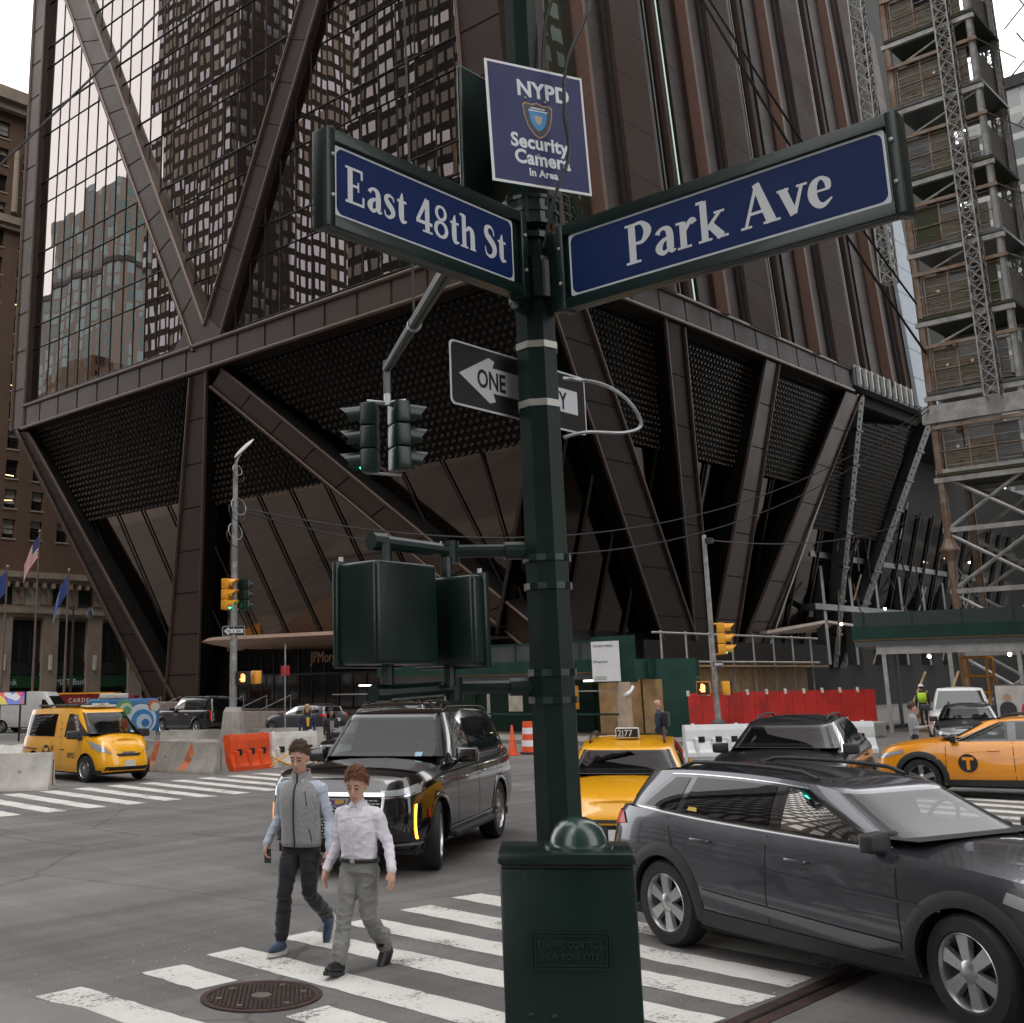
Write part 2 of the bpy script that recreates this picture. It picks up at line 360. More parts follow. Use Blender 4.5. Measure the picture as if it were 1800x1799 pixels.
def mirror_glass(name, col, wave=.5, wsc=.8, rough=.0):
    mt = bpy.data.materials.new(name); mt.use_nodes = True; n = mt.node_tree.nodes; L = mt.node_tree.links; p = n['Principled BSDF']
    p.inputs['Base Color'].default_value = (*col, 1); p.inputs['Metallic'].default_value = 1; p.inputs['Roughness'].default_value = rough
    ge = n.new('ShaderNodeNewGeometry'); nz = n.new('ShaderNodeTexNoise'); nz.inputs['Scale'].default_value = wsc; nz.inputs['Detail'].default_value = 1.5
    mp = n.new('ShaderNodeMapping'); mp.inputs['Scale'].default_value = (1, 1, .45)
    L.new(ge.outputs['Position'], mp.inputs[0]); L.new(mp.outputs[0], nz.inputs['Vector'])
    bp = n.new('ShaderNodeBump'); bp.inputs['Strength'].default_value = wave; bp.inputs['Distance'].default_value = .02; L.new(nz.outputs['Fac'], bp.inputs['Height']); L.new(bp.outputs[0], p.inputs['Normal'])
    return mt
M['tglass'] = mirror_glass('tower_glass', (.30,.262,.246), .34, .3)
M['tglass2'] = mirror_glass('tower_glass_spandrel', (.285,.248,.232), .34, .3)
M['nglass'] = mirror_glass('tower_glass_green', (.15,.21,.18), .3, .5)
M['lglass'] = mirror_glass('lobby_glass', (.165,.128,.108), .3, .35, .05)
M['lglass_n'] = mirror_glass('lobby_glass_side', (.075,.06,.052), .3, .35, .08)  # darker copy of the lobby glass; the side's dimmer reflection is set by colour
T = thing('office_tower', 'bronze-framed glass office tower with giant triangular bracing over a slanting fan of columns', 'office tower', (46,34.3,0))
PN = 34.3; KN = .055
def beam(name, a0, a1, b0, b1, nrm, depth, npan, mt, mt2=None, trim=.22, trimp=.14, tr=(1,1)):
    """cladded member: edge a runs a0->a1, edge b runs b0->b1; nrm outward; cladding panels with open joints + raised edge trims"""
    a0, a1, b0, b1 = map(Vector, (a0,a1,b0,b1)); nrm = Vector(nrm).normalized()
    e = nrm*-.04; core = MB().prism([a0+e, a1+e, b1+e, b0+e], nrm*-(depth-.04)); o = core.build('beam_core', M['soffit'] if name.startswith(('base','fan')) else M['bronze_d'], T, world=True); fix_normals(o)  # base and fan cores are black: shade on their sides put into colour
    for i in range(npan):
        t0 = i/npan; t1 = (i+1)/npan; g = .006/max((a1-a0).length/npan, .1)
        q = [a0.lerp(a1,t0+g), a0.lerp(a1,t1-g), b0.lerp(b1,t1-g), b0.lerp(b1,t0+g)]
        o = MB().prism(q, nrm*-.05).build('cladding_panel', mt, T, world=True); fix_normals(o)
    for k, (p0, p1, q0, q1) in enumerate(((a0,a1,b0,b1),(b0,b1,a0,a1))):
        if not tr[k]: continue
        d = (p1-p0).normalized(); inw = (q0-p0); inw = (inw-d*inw.dot(d)).normalized()
        mb = MB(); w = trim
        prof = [(0,-.05),(0,trimp*.6),(w*.2,trimp),(w*.75,trimp),(w,trimp*.5),(w,-.05)]
        rows = [[p0+inw*x+nrm*y for x, y in prof], [p1+inw*x+nrm*y for x, y in prof]]
        mb.grid(rows); mb.build('edge_trim', mt2 or M['bronze_l'], T, world=True, smooth=60)
X0 = 45.6      # outer face of the frame, glass at 46.1
nE = (-1,0,0)
def E(p, z): return V(X0, p, z)
# avenue face: corner post, two diagonals, belt
beam('corner', E(87.6,23.5), E(87.6,80), E(85.4,23.5), E(85.4,80), nE, 1.2, 17, M['bronze'])
beam('diag', E(82.32,61.23), E(62.6,24.9), E(78.53,59.47), E(61.3,26.6), nE, 1.0, 13, M['bronze'], tr=(1,1))
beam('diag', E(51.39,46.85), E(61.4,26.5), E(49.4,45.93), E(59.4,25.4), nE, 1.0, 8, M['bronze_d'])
beam('diag_up', E(82.32,61.23), E(91,77), E(78.53,59.47), E(88,77), nE, 1.0, 5, M['bronze'])
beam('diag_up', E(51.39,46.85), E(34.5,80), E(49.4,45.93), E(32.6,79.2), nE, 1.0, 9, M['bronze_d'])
beam('belt', E(85.8,25.45), E(35.2,25.35), E(85.8,23.3), E(35.2,23.3), nE, 1.1, 18, M['bronze'], trim=.3)
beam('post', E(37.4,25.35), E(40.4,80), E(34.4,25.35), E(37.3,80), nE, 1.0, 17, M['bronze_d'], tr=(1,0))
# rounded gusset where the members meet
g = MB().prism([E(64.9,25.4)+V(-.03,0,0), E(63.2,27.0)+V(-.03,0,0), E(61.8,27.0)+V(-.03,0,0), E(60.9,27.0)+V(-.03,0,0), E(59.0,25.4)+V(-.03,0,0)], (.2,0,0)).build('gusset_plate', M['bronze'], T, world=True); fix_normals(g)
# glass panes, one object each, slightly out of plane with one another
def rect(w, h, t=.03):
    mb = MB().box(-t/2,-w/2,-h/2,t/2,w/2,h/2); return mb.mesh('pane')
mod = 1.52
pm = rect(mod-.05, 4.33); sm = rect(mod-.05, 2.0)
for me_, k in ((pm,'tglass'),(sm,'tglass2')): me_.materials.append(M[k])
rs = random.Random(11)
heavy = [25.75+6.43*k for k in range(-1, 9)]
for c in range(33):
    p = 85.9-mod*(c+.5)
    for k, hz in enumerate(heavy[:-1]):
        if hz > 66 or hz > 30+ (p-30)*.75+6: continue
        for me_, zc, nm in ((pm, hz+.03+2.165, 'pane'), (sm, hz+4.42+.98, 'spandrel_pane')):
            if zc-1 < 24.5 and nm == 'pane' and k == 0: continue
            if zc < 24.2: continue
            o = inst(nm, me_, T); o.location = V(46.1,p,zc)-T.location
            o.rotation_euler = (0, rs.gauss(0,.0022), rs.gauss(0,.0026))
for c in range(34):
    p = 85.9-mod*c
    MB().box(46.02,p-.014,24.5,46.12,p+.014,80).build('mullion', M['black'], T, world=True)
for k, hz in enumerate(heavy):
    for z, h in ((hz, .036), (hz+4.40, .014)):
        if z < 25 or z > 79: continue
        MB().box(46.0,35.5,z-h,46.13,85.9,z+h).build('transom', M['black'], T, world=True)
MB().box(46.3,38.2,80,118,86.5,250).build('upper_storeys', M['tglass2'], T, world=True)
# upper storeys and the mass of the tower behind the glass
MB().hexa([V(46.25,PN+.5,23.2),V(126,PN+.5,23.2),V(126,87.2,23.2),V(46.25,87.2,23.2),V(46.25,PN+3.6,80),V(126,PN+3.6,80),V(126,87.2,80),V(46.25,87.2,80)]).build('core', M['core'], T, world=True)
MB().box(46.2,38,66,46.24,86,80).build('upper_glazing', M['tglass'], T, world=True)
# side-street face: leaning strips of metal panel, fins and glass, repeated in bays
nN = Vector((0,-1,KN)).normalized()
def Np(s, z, off=0): return V(s, PN+KN*(z-25.3)-off, z)
def strip(s0, s1, off, mt, name, z0=25.2, z1=63, dep=.5, seg=None, ds=0):
    zs = [z0, z1] if not seg else [z0+(z1-z0)*i/seg for i in range(seg+1)]
    for a, b in zip(zs, zs[1:]):
        g = .012 if seg else 0
        q = [Np(s0,a+g,off), Np(s1,a+g,off+ds), Np(s1,b-g,off+ds), Np(s0,b-g,off)]
        o = MB().prism(q, (0,dep,0)).build(name, mt, T, world=True); fix_normals(o)
M['fin'] = mat('pink_bronze_fin', (.13,.075,.06), .55, .1, spec=.2, var=.1)
M['graypan'] = mat('grey_metal_panel', (.035,.033,.034), .5, .1, spec=.25, var=.2, scale=.5)
def bay(s):
    strip(s, s+.35, .75, M['fin'], 'fin', dep=1.2)
    strip(s+.4, s+3.1, .1, M['bronze_d'], 'facade_panel', seg=11)
    strip(s+3.15, s+3.4, .32, M['graypan'], 'mullion', dep=.6)
    strip(s+3.5, s+7.0, .55, M['bronze_n'], 'facade_panel', seg=11, dep=.9)
    strip(s+7.02, s+7.4, .55, M['bronze_d'], 'facade_panel', seg=11, dep=.9)
    strip(s+7.43, s+8.3, .5, M['graypan'], 'chamfer_panel', seg=11, ds=-.5)
    strip(s+8.33, s+8.5, .2, M['black'], 'reveal')
    strip(s+8.5, s+9.2, .0, M['nglass'], 'facade_pane', seg=8, dep=.05)
    strip(s+9.25, s+9.75, .35, M['bronze_n'], 'fin', dep=.6)
    strip(s+9.8, s+10.8, .0, M['nglass'], 'facade_pane', seg=8, dep=.05)
    strip(s+10.85, s+12.95, .12, M['bronze_d'], 'facade_panel', seg=11)
    strip(s+13.0, s+13.2, .02, M['black'], 'reveal')
strip(46.3, 49.4, .3, M['bronze_d'], 'facade_panel', seg=11, dep=1)
strip(49.5, 52.6, 0, M['nglass'], 'facade_pane', seg=11, dep=.05)
for s in (52.9, 66.2, 79.6, 93.0): bay(s)
# belt on the side street
beam('belt', Np(46.2,25.35,.35), Np(85.6,25.35,.35), Np(46.2,23.4,.35), Np(85.6,23.4,.35), (0,-1,0), 1.0, 13, M['bronze_d'], trim=.25)
# leaning columns of the base; avenue plane x = 46+.29*(23.5-z), side plane y = 34.3+.29*(23.5-z)
nEi = Vector((-1,0,-.29)).normalized(); nNi = Vector((0,-1,-.29)).normalized()
def Ei(p, z, off=0): return V(46+.29*(23.5-z)+off-.3, p, z)
def Ni(s, z, off=0): return V(s, PN+.29*(23.5-z)+off-.3, z)
beam('base_diag', Ei(86.9,23.4), Ei(75.6,1.0), Ei(84.9,23.1), Ei(72.2,1.0), nEi, 1.6, 8, M['bronze_d'], trim=.3, trimp=.2)
beam('base_col', Ei(63.1,23.3), Ei(74.6,.6), Ei(61.0,23.3), Ei(70.2,.6), nEi, 1.8, 8, M['bronze'], trim=.25, tr=(1,1))
beam('base_diag', Ei(59.5,23.2), Ei(37.5,4.6), Ei(61.2,22.2), Ei(39.6,4.2), nEi, 1.8, 9, M['bronze'], trim=.2)
beam('base_diag', Ei(37.5,4.6), Ei(34.5,1.9), Ei(39.6,4.2), Ei(36.8,1.9), nEi, 1.8, 1, M['bronze_d'], tr=(0,0))
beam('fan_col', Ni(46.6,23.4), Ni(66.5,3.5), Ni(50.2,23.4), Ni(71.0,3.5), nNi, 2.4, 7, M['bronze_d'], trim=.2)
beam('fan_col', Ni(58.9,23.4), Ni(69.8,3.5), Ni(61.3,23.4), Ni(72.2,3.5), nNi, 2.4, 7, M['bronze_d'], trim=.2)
beam('fan_col', Ni(71.7,23.4), Ni(71.3,3.5), Ni(73.8,23.4), Ni(74.8,3.5), nNi, 2.6, 7, M['bronze'], trim=.2)
beam('fan_col', Ni(84.4,23.4), Ni(75.0,3.5), Ni(87.3,23.4), Ni(78.0,3.5), nNi, 2.6, 7, M['bronze'], trim=.2)
# dark soffit panels between the columns, covered in small studs
def studs(quad_fn, poly, sp, off):
    """poly in (u,z); quad_fn(u,z,off)->point"""
    us = [p[0] for p in poly]; zs = [p[1] for p in poly]
    def inside(u, z):
        c = False; n = len(poly)
        for i in range(n):
            (x1,y1),(x2,y2) = poly[i], poly[i-1]
            if (y1 > z) != (y2 > z) and u < (x2-x1)*(z-y1)/(y2-y1)+x1: c = not c
        return c
    mb = MB(); r = sp*.30; z = min(zs); k = 0
    while z < max(zs):
        u = min(us)+(sp/2 if k % 2 else 0)
        while u < max(us):
            if inside(u, z):
                c = quad_fn(u, z, off); n = (quad_fn(u+.1,z,off)-c).cross(quad_fn(u,z+.1,off)-c).normalized()
                if n.z > 0: n = -n
                a = (quad_fn(u+.1,z,off)-c).normalized(); b = n.cross(a)
                vs = [c+(a*cos(i*pi/3)+b*sin(i*pi/3))*r for i in range(6)]+[c+n*(r*.9)+(a*cos(i*pi/3)+b*sin(i*pi/3))*r*.55 for i in range(6)]
                mb.add(vs, [(i,(i+1)%6,6+(i+1)%6,6+i) for i in range(6)]+[(6,7,8,9,10,11)])
            u += sp
        z += sp*.8; k += 1
    return mb
allst = MB()
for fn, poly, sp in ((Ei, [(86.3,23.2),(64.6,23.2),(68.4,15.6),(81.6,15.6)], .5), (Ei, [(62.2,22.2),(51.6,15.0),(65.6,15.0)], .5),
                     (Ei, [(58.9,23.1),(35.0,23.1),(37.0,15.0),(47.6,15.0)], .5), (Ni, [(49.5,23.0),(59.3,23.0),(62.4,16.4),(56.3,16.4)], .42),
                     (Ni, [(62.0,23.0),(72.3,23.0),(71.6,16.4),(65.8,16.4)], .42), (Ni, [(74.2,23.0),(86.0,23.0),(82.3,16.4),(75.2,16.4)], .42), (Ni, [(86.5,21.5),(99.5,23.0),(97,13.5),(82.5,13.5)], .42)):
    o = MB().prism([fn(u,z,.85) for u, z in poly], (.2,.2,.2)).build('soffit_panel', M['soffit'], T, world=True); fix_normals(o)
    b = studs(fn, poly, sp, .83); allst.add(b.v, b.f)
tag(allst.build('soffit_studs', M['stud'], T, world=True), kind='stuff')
# sloping lobby glass with leaning mullions
def lob(p, z, off): return Ei(p, z, off)
for i in range(14):
    p = 83.5-3.3*i; lean = .37
    pa, pb = p-lean*(15.8-15.8), p-lean*10.6
    q = [lob(p-.04,15.8,1.25), lob(p-3.26,15.8,1.25), lob(max(p-3.26-3.9,39.6),5.0,1.25), lob(max(p-.04-3.9,39.7),5.0,1.25)]
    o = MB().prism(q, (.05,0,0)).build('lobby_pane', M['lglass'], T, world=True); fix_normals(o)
    MB().tube([lob(p,16,1.1), lob(max(p-3.9,39.7),5.0,1.1)], .06, 6).build('lobby_mullion', M['black'], T, world=True)
for z in (8.2, 7.4, 6.7):
    MB().tube([lob(66,z,1.6), lob(41,z,1.6)], .05, 6).build('tension_rod', M['black'], T, world=True)
for i in range(27):
    s = 50+3.1*i
    q = [Ni(s+.04,16.3,1.25), Ni(s+3.06,16.3,1.25), Ni(s+3.06,5,1.25), Ni(s+.04,5,1.25)]
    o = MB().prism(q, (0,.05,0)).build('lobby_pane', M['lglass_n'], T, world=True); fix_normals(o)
    MB().tube([Ni(s,16.5,1.1), Ni(s,5,1.1)], .1, 6).build('lobby_mullion', M['black'], T, world=True)
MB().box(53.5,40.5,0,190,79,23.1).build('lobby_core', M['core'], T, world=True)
MB().box(47,34.5,15.3,108,87,23.2).build('base_core', M['core'], T, world=True) if False else None
# entrance: dark doors, canopy blade, lettering
M['doorglass'] = mat('door_glass', (.012,.012,.012), .06, var=0, rvar=0, coat=.5)
for i in range(22):
    p = 66.5-1.3*i
    MB().box(53.0,p-1.24,.4,53.06,p,3.2).build('entrance_pane', M['doorglass'], T, world=True)
    MB().box(52.95,p-.02,.3,53.1,p+.04,4.8).build('entrance_mullion', M['alloyd'], T, world=True)
MB().box(52.9,38,3.2,53.1,66.6,3.32).build('transom', M['alloyd'], T, world=True)
cp = []
for i in range(25):
    t = i/24; p = 62.3-22*t; w = 1-(1-min(1,t/.22))**2
    zt = 5.45-.25*t; half = .06+.34*w*(1-.6*t)
    xf = 44.2+2.6*(1-w); xb = 53.0
    cp.append([V(xf,p,zt-.12), V(xf+.5,p,zt+.1), V(xb,p,zt+.25), V(xb,p,zt-half*1.6), V(xf+2.2,p,zt-half*1.7), V(xf+.6,p,zt-half), V(xf,p,zt-.12)])
o = MB().grid(cp).build('entrance_canopy', M['copper'], T, world=True, smooth=40); fix_normals(o)
o = MB().prism([V(77.8,38.6,5.5), V(88.2,38.9,6.55), V(96.6,38.9,6.3), V(96.6,41,6.2), V(77.8,41,5.3)], (0,0,.2)).build('side_canopy', mat('pale_canopy', (.5,.38,.32), .5, var=.1), T, world=True); fix_normals(o)
for (a, b) in ((22, 41), (41, 58)): pass
# text helper (Blender's built-in face), flat letters
def text_mesh(s, size, bold=0, ext=.004, sx=1.0, align='LEFT', font=None, spacing=1.0):
    cu = bpy.data.curves.new('txt', 'FONT'); cu.body = s; cu.size = size; cu.extrude = ext; cu.offset = bold; cu.align_x = align; cu.resolution_u = 3; cu.space_character = spacing
    ob = bpy.data.objects.new('txt', cu); COL.objects.link(ob); dg = bpy.context.evaluated_depsgraph_get(); dg.update()
    me = bpy.data.meshes.new_from_object(ob.evaluated_get(dg)); bpy.data.objects.remove(ob); bpy.data.curves.remove(cu)
    for v in me.vertices: v.co.x *= sx
    me.materials.clear(); return me
def text_obj(name, s, size, mt, parent, Mx, **k):
    me = text_mesh(s, size, **k); me.materials.append(mt); o = bpy.data.objects.new(name, me); COL.objects.link(o); o.parent = parent; o.matrix_local = Mx; return o
def frame(o, right, up):      # local x->right, y->up, z->right x up
    r = Vector(right).normalized(); u = Vector(up).normalized(); z = r.cross(u)
    mm = Matrix((r, u, z)).transposed().to_4x4(); mm.translation = Vector(o); return mm
# plaza: granite plinth and steps with rails
plaza = thing('plaza_steps', 'low pale granite steps with thin metal rails before the tower entrance', 'steps', (43.5,57,0))
M['granite'] = mat('granite', (.3,.255,.225), .7, var=.2, scale=3, bump=.1)
for i in range(6): MB().box(42.0+.38*i,50,.1,52.8,66.5,.25+.13*(i+1)).build('step', M['granite'], plaza, world=True) if i == 5 else MB().box(42.0+.38*i,50,.1,42.37+.38*i,66.5,.25+.13*(i+1)).build('step', M['granite'], plaza, world=True)
MB().box(43,66.6,.1,52.5,77,1.55).build('plinth', M['granite'], plaza, world=True)
for i in range(8):
    p = 51+2.1*i
    MB().tube([(42.2,p,.2),(42.2,p,1.2),(44.4,p,1.95),(44.4,p,1.0)], .025, 6).build('rail', M['galv'], plaza, world=True)
# ================================================================= brick hotel-like block beyond the tower
def brick_mat(name, col, c2):
    mt = mat(name, col, .85, var=0, rvar=0); n = mt.node_tree.nodes; L = mt.node_tree.links; p = n['Principled BSDF']
    tc = n.new('ShaderNodeTexCoord'); nz = n.new('ShaderNodeTexNoise'); nz.inputs['Scale'].default_value = .25; nz.inputs['Detail'].default_value = 7
    n2 = n.new('ShaderNodeTexNoise'); n2.inputs['Scale'].default_value = 9; n2.inputs['Detail'].default_value = 3
    L.new(tc.outputs['Object'], nz.inputs['Vector']); L.new(tc.outputs['Object'], n2.inputs['Vector'])
    mx = n.new('ShaderNodeMix'); mx.data_type = 'RGBA'; mx.inputs['A'].default_value = (*col,1); mx.inputs['B'].default_value = (*c2,1)
    ad = n.new('ShaderNodeMath'); ad.operation = 'MULTIPLY_ADD'; ad.inputs[1].default_value = .5; L.new(n2.outputs['Fac'], ad.inputs[0])
    hf = n.new('ShaderNodeMath'); hf.operation = 'MULTIPLY'; hf.inputs[1].default_value = .5; L.new(nz.outputs['Fac'], hf.inputs[0]); L.new(hf.outputs[0], ad.inputs[2])
    mr = n.new('ShaderNodeMapRange'); mr.inputs[1].default_value = .35; mr.inputs[2].default_value = .65; L.new(ad.outputs[0], mr.inputs[0]); L.new(mr.outputs[0], mx.inputs['Factor']); L.new(mx.outputs['Result'], p.inputs['Base Color'])
    return mt
M['brick'] = brick_mat('brown_brick', (.088,.052,.034), (.14,.085,.058))
M['limestone'] = mat('limestone', (.28,.225,.175), .8, var=.2, scale=.6, bump=.15, bscale=6)
M['winpane'] = mat('window_glass', (.02,.021,.02), .05, var=.4, scale=.2, coat=.3)
M['blind'] = mat('window_blind', (.36,.35,.31), .8, var=.15)
M['winframe'] = mat('window_frame', (.03,.027,.022), .6)
HB = thing('brick_building', 'tall brown brick building with limestone base and rows of sash windows behind the flagpoles', 'building', (50,108,0))
def hb(mb, name, mt, **k): o = mb.build(name, mt, HB, world=True, **k); return o
Y = 108.0; S0, S1 = 40.0, 100.0
cols = [41.6+3.0*i for i in range(14)]          # window axes
rows = [17.6+3.04*i for i in range(15)]         # sill heights
wall = MB(); ww, wh = 1.35, 1.9
wall.box(S0,Y,14.3,cols[0]-ww/2,Y+1,65); wall.box(cols[-1]+ww/2,Y,14.3,S1,Y+1,65)
for a, b in zip(cols, cols[1:]): wall.box(a+ww/2,Y,14.3,b-ww/2,Y+1,65)
for c in cols:
    zs = [14.3]+[z for r in rows for z in (r, r+wh)]+[65]
    for a, b in zip(zs[::2], zs[1::2]): wall.box(c-ww/2,Y+.03,a,c+ww/2,Y+1,b)
hb(wall, 'wall', M['brick'])
hb(MB().box(S0,Y+.6,14.3,S1,Y+14,65), 'wall_core', M['brick'])
frame_me = MB(); 
for q in ((-ww/2,0,ww/2,.07),(-ww/2,wh-.07,ww/2,wh),(-ww/2,.07,-ww/2+.06,wh-.07),(ww/2-.06,.07,ww/2,wh-.07),(-ww/2+.06,wh*.5-.04,ww/2-.06,wh*.5+.04)): frame_me.box(q[0],-.04,q[1],q[2],.04,q[3])
frame_me = frame_me.mesh('window'); frame_me.materials.append(M['winframe'])
pane_me = MB().box(-ww/2+.06,.0,.07,ww/2-.06,.03,wh-.07).mesh('pane'); pane_me.materials.append(M['winpane'])
sill_me = MB().box(-ww/2-.12,-.42,-.16,ww/2+.12,.0,0).mesh('sill'); sill_me.materials.append(M['limestone'])
bl_me = [MB().box(-ww/2+.07,-.015,wh*(1-f),ww/2-.07,-.004,wh-.08).mesh('blind') for f in (.35,.5,.75)]
for b in bl_me: b.materials.append(M['blind'])
lit_me = MB().box(-.5,-.02,.0,.45,-.006,.05).mesh('lamp_strip'); lit_me.materials.append(mat('lamp_strip', (1,.62,.25), .5, emit=2.5, var=0, rvar=0))
rs = random.Random(3)
for c in cols:
    for r in rows:
        w = inst('window', frame_me, HB); w.location = V(c,Y+.38,r)-HB.location
        inst('pane', pane_me, w)
        s = inst('sill', sill_me, w)
        if rs.random() < .75: inst('blind', rs.choice(bl_me), w)
        if rs.random() < .2:
            l = inst('lamp_strip', lit_me, w); l.location = (rs.uniform(-.1,.1), 0, rs.uniform(.25,.8)); l.rotation_euler = (0, rs.uniform(-.3,.1), 0)
# string courses and cornices
def course(z0, z1, out, nm='cornice', mt=None):
    m_ = MB(); m_.box(S0-.2,Y-out,z0,S1,Y+.2,z1); m_.box(S0-.2,Y-out*.6,z0-(z1-z0)*.7,S1,Y+.2,z0); hb(m_, nm, mt or M['limestone'])
course(13.7,14.3,.7); course(50.6,51.4,.6); course(64.2,65.6,1.1); course(10.2,10.7,.45)
for i in range(40): hb(MB().box(S0+.4+1.0*i,Y-.6,12.75,S0+.75+1.0*i,Y+.1,13.25), 'dentil', M['limestone'])
for c in cols[:-1]: hb(MB().cyl((c+1.5,Y-.25,52),(c+1.5,Y-.25,59),.34,.28,10), 'pilaster', M['limestone'])
hb(MB().box(S0,Y+.05,10.7,S1,Y+3,13.7), 'frieze', M['limestone'])
for i, c in enumerate(cols):
    hb(MB().box(c-.75,Y+.02,11.0,c+.75,Y+.09,13.0), 'frieze_window', M['winpane'] if i % 3 else M['blind'])
    mb = MB().box(c+.95,Y-.03,11.1,c+2.05,Y+.06,12.9); mb.ball((c+1.5,Y,12.0),.38,.12,.5,10,6); hb(mb, 'carved_panel', M['limestone'])
# shop front storey
M['shopgreen'] = mat('shop_green', (.004,.05,.014), .5, var=.1, emit=0)
for i in range(12):
    a = 41.3+5.1*i
    hb(MB().box(a-.85,Y-.25,0,a+.85,Y+.6,10.2), 'pier', M['limestone'])
    hb(MB().box(a+.85,Y+.35,0,a+4.25,Y+.45,9.5), 'shop_window', M['winpane'])
    for k in range(1, 3): hb(MB().box(a+.85+3.4*k/3-.04,Y+.28,4.4,a+.85+3.4*k/3+.04,Y+.36,9.5), 'shop_mullion', M['winframe'])
    hb(MB().box(a+.85,Y+.2,4.2,a+4.25,Y+.34,5.4), 'spandrel', M['black'])
    hb(MB().box(a+.85,Y+.1,2.9,a+4.25,Y+.34,4.1), 'shop_fascia', M['shopgreen'])
    hb(MB().box(a-.16,Y-.45,4.6,a+.16,Y-.26,6.1), 'wall_lamp', M['white_d'])
hb(MB().box(S0,Y+.5,0,S1,Y+13,10.2), 'base_wall', M['limestone'])
text_obj('shop_lettering', 'M&T Bank', .85, M['signwhite'], HB, frame(V(62.6,Y+.08,3.15)-HB.location, (1,0,0), (0,0,1)), ext=.01)
text_obj('shop_lettering', 'Bank', .85, M['signwhite'], HB, frame(V(56.7,Y+.08,3.15)-HB.location, (1,0,0), (0,0,1)), ext=.01)

# ================================================================= towers across the avenue (seen mirrored in the glass), then unseen sky-blocking masses
def grid_mat(name, wallc, wa, wb, wx, wz, fx=.62, fz=.6, gloss=.1):
    """window grid on a far tower: two tones of glass chosen per window"""
    mt = bpy.data.materials.new(name); mt.use_nodes = True; n = mt.node_tree.nodes; L = mt.node_tree.links; p = n['Principled BSDF']
    ge = n.new('ShaderNodeNewGeometry'); sx = n.new('ShaderNodeSeparateXYZ'); L.new(ge.outputs['Position'], sx.inputs[0])
    def mth(op, a, b=None):
        q = n.new('ShaderNodeMath'); q.operation = op
        for i, v in enumerate((a, b)):
            if v is None: continue
            if isinstance(v, (int, float)): q.inputs[i].default_value = v
            else: L.new(v, q.inputs[i])
        return q.outputs[0]
    h = mth('ADD', sx.outputs[0], sx.outputs[1]); u = mth('DIVIDE', h, wx); w = mth('DIVIDE', sx.outputs[2], wz)
    fu = mth('FRACT', u); fw = mth('FRACT', w)
    inn = mth('MULTIPLY', mth('LESS_THAN', fu, fx), mth('LESS_THAN', fw, fz))
    cb = n.new('ShaderNodeCombineXYZ'); L.new(mth('FLOOR', u), cb.inputs[0]); L.new(mth('FLOOR', w), cb.inputs[1])
    wn = n.new('ShaderNodeTexWhiteNoise'); wn.noise_dimensions = '2D'; L.new(cb.outputs[0], wn.inputs['Vector'])
    nz = n.new('ShaderNodeTexNoise'); nz.inputs['Scale'].default_value = .035; L.new(ge.outputs['Position'], nz.inputs['Vector'])
    sel = mth('GREATER_THAN', mth('ADD', mth('MULTIPLY', wn.outputs[0], .45), mth('MULTIPLY', nz.outputs['Fac'], 1.0)), .74)
    mx = n.new('ShaderNodeMix'); mx.data_type = 'RGBA'; mx.inputs['A'].default_value = (*wa,1); mx.inputs['B'].default_value = (*wb,1); L.new(sel, mx.inputs['Factor'])
    m2 = n.new('ShaderNodeMix'); m2.data_type = 'RGBA'; m2.inputs['A'].default_value = (*wallc,1); L.new(mx.outputs['Result'], m2.inputs['B']); L.new(inn, m2.inputs['Factor'])
    L.new(m2.outputs['Result'], p.inputs['Base Color']); L.new(mth('SUBTRACT', 1.0, mth('MULTIPLY', inn, .95)), p.inputs['Roughness']); L.new(mth('MULTIPLY', inn, .55), p.inputs['Metallic'])
    return mt
M['towerA'] = grid_mat('brown_tower', (.035,.026,.02), (.15,.12,.095), (.44,.43,.48), 1.75, 3.2)
M['towerB'] = grid_mat('dark_tower', (.012,.011,.01), (.09,.078,.065), (.36,.35,.35), 1.9, 3.3, .7, .55)
M['towerC'] = grid_mat('teal_tower', (.25,.21,.18), (.1,.15,.155), (.17,.25,.26), 4.2, 3.7, .62, .8)
M['blockD'] = grid_mat('tan_block', (.16,.115,.08), (.06,.05,.04), (.14,.12,.1), 2.8, 3.5)
def far_tower(label, x0, y0, x1, y1, h, mt, name='office_building', steps=()):
    t = thing(name, label, 'building', ((x0+x1)/2,(y0+y1)/2,0))
    MB().box(x0,y0,0,x1,y1,h).build('wall', mt, t, world=True)
    MB().box(x0-.4,y0-.4,h,x1+.4,y1+.4,h+1.5).build('parapet', M['black'], t, world=True)
    for (a,b,c,d,z) in steps: MB().box(a,b,h+1.5,c,d,z).build('setback', mt, t, world=True)
far_tower('brown grid-faced tower mirrored in the middle of the glass facade', -62,150,-26,176,200, M['towerA'])
far_tower('dark slab tower mirrored beside the brown one in the glass facade', -60,100,-30,126,170, M['towerB'])
far_tower('teal and sandstone tower mirrored at the corner end of the glass facade', -100,262,-72,304,118, M['towerC'], steps=((-100,268,-74,298,140),(-98,274,-80,292,150)))
far_tower('long tan lower block mirrored along the foot of the glass facade', -60,178,-28,228,60, M['blockD'], steps=((-56,196,-32,228,66),(-56,210,-34,228,72)))
far_tower('pale gridded office slab closing the side street beyond the hoist', 150,18,185,42.5,74, grid_mat('pale_slab', (.5,.52,.52), (.4,.44,.45), (.55,.58,.58), 2.4, 3.4, .8, .75))
far_tower('unseen office block across the side street, added to shade the tower side face', 43,-70,112,3,140, M['blockD'])  # out of view; height raised to darken the side-street face
far_tower('unseen gridded tower behind the viewpoint, added to cut sky light on the near corner', -70,-80,-7,-4,150, M['blockD'])  # out of view behind the camera; added to block the sky there
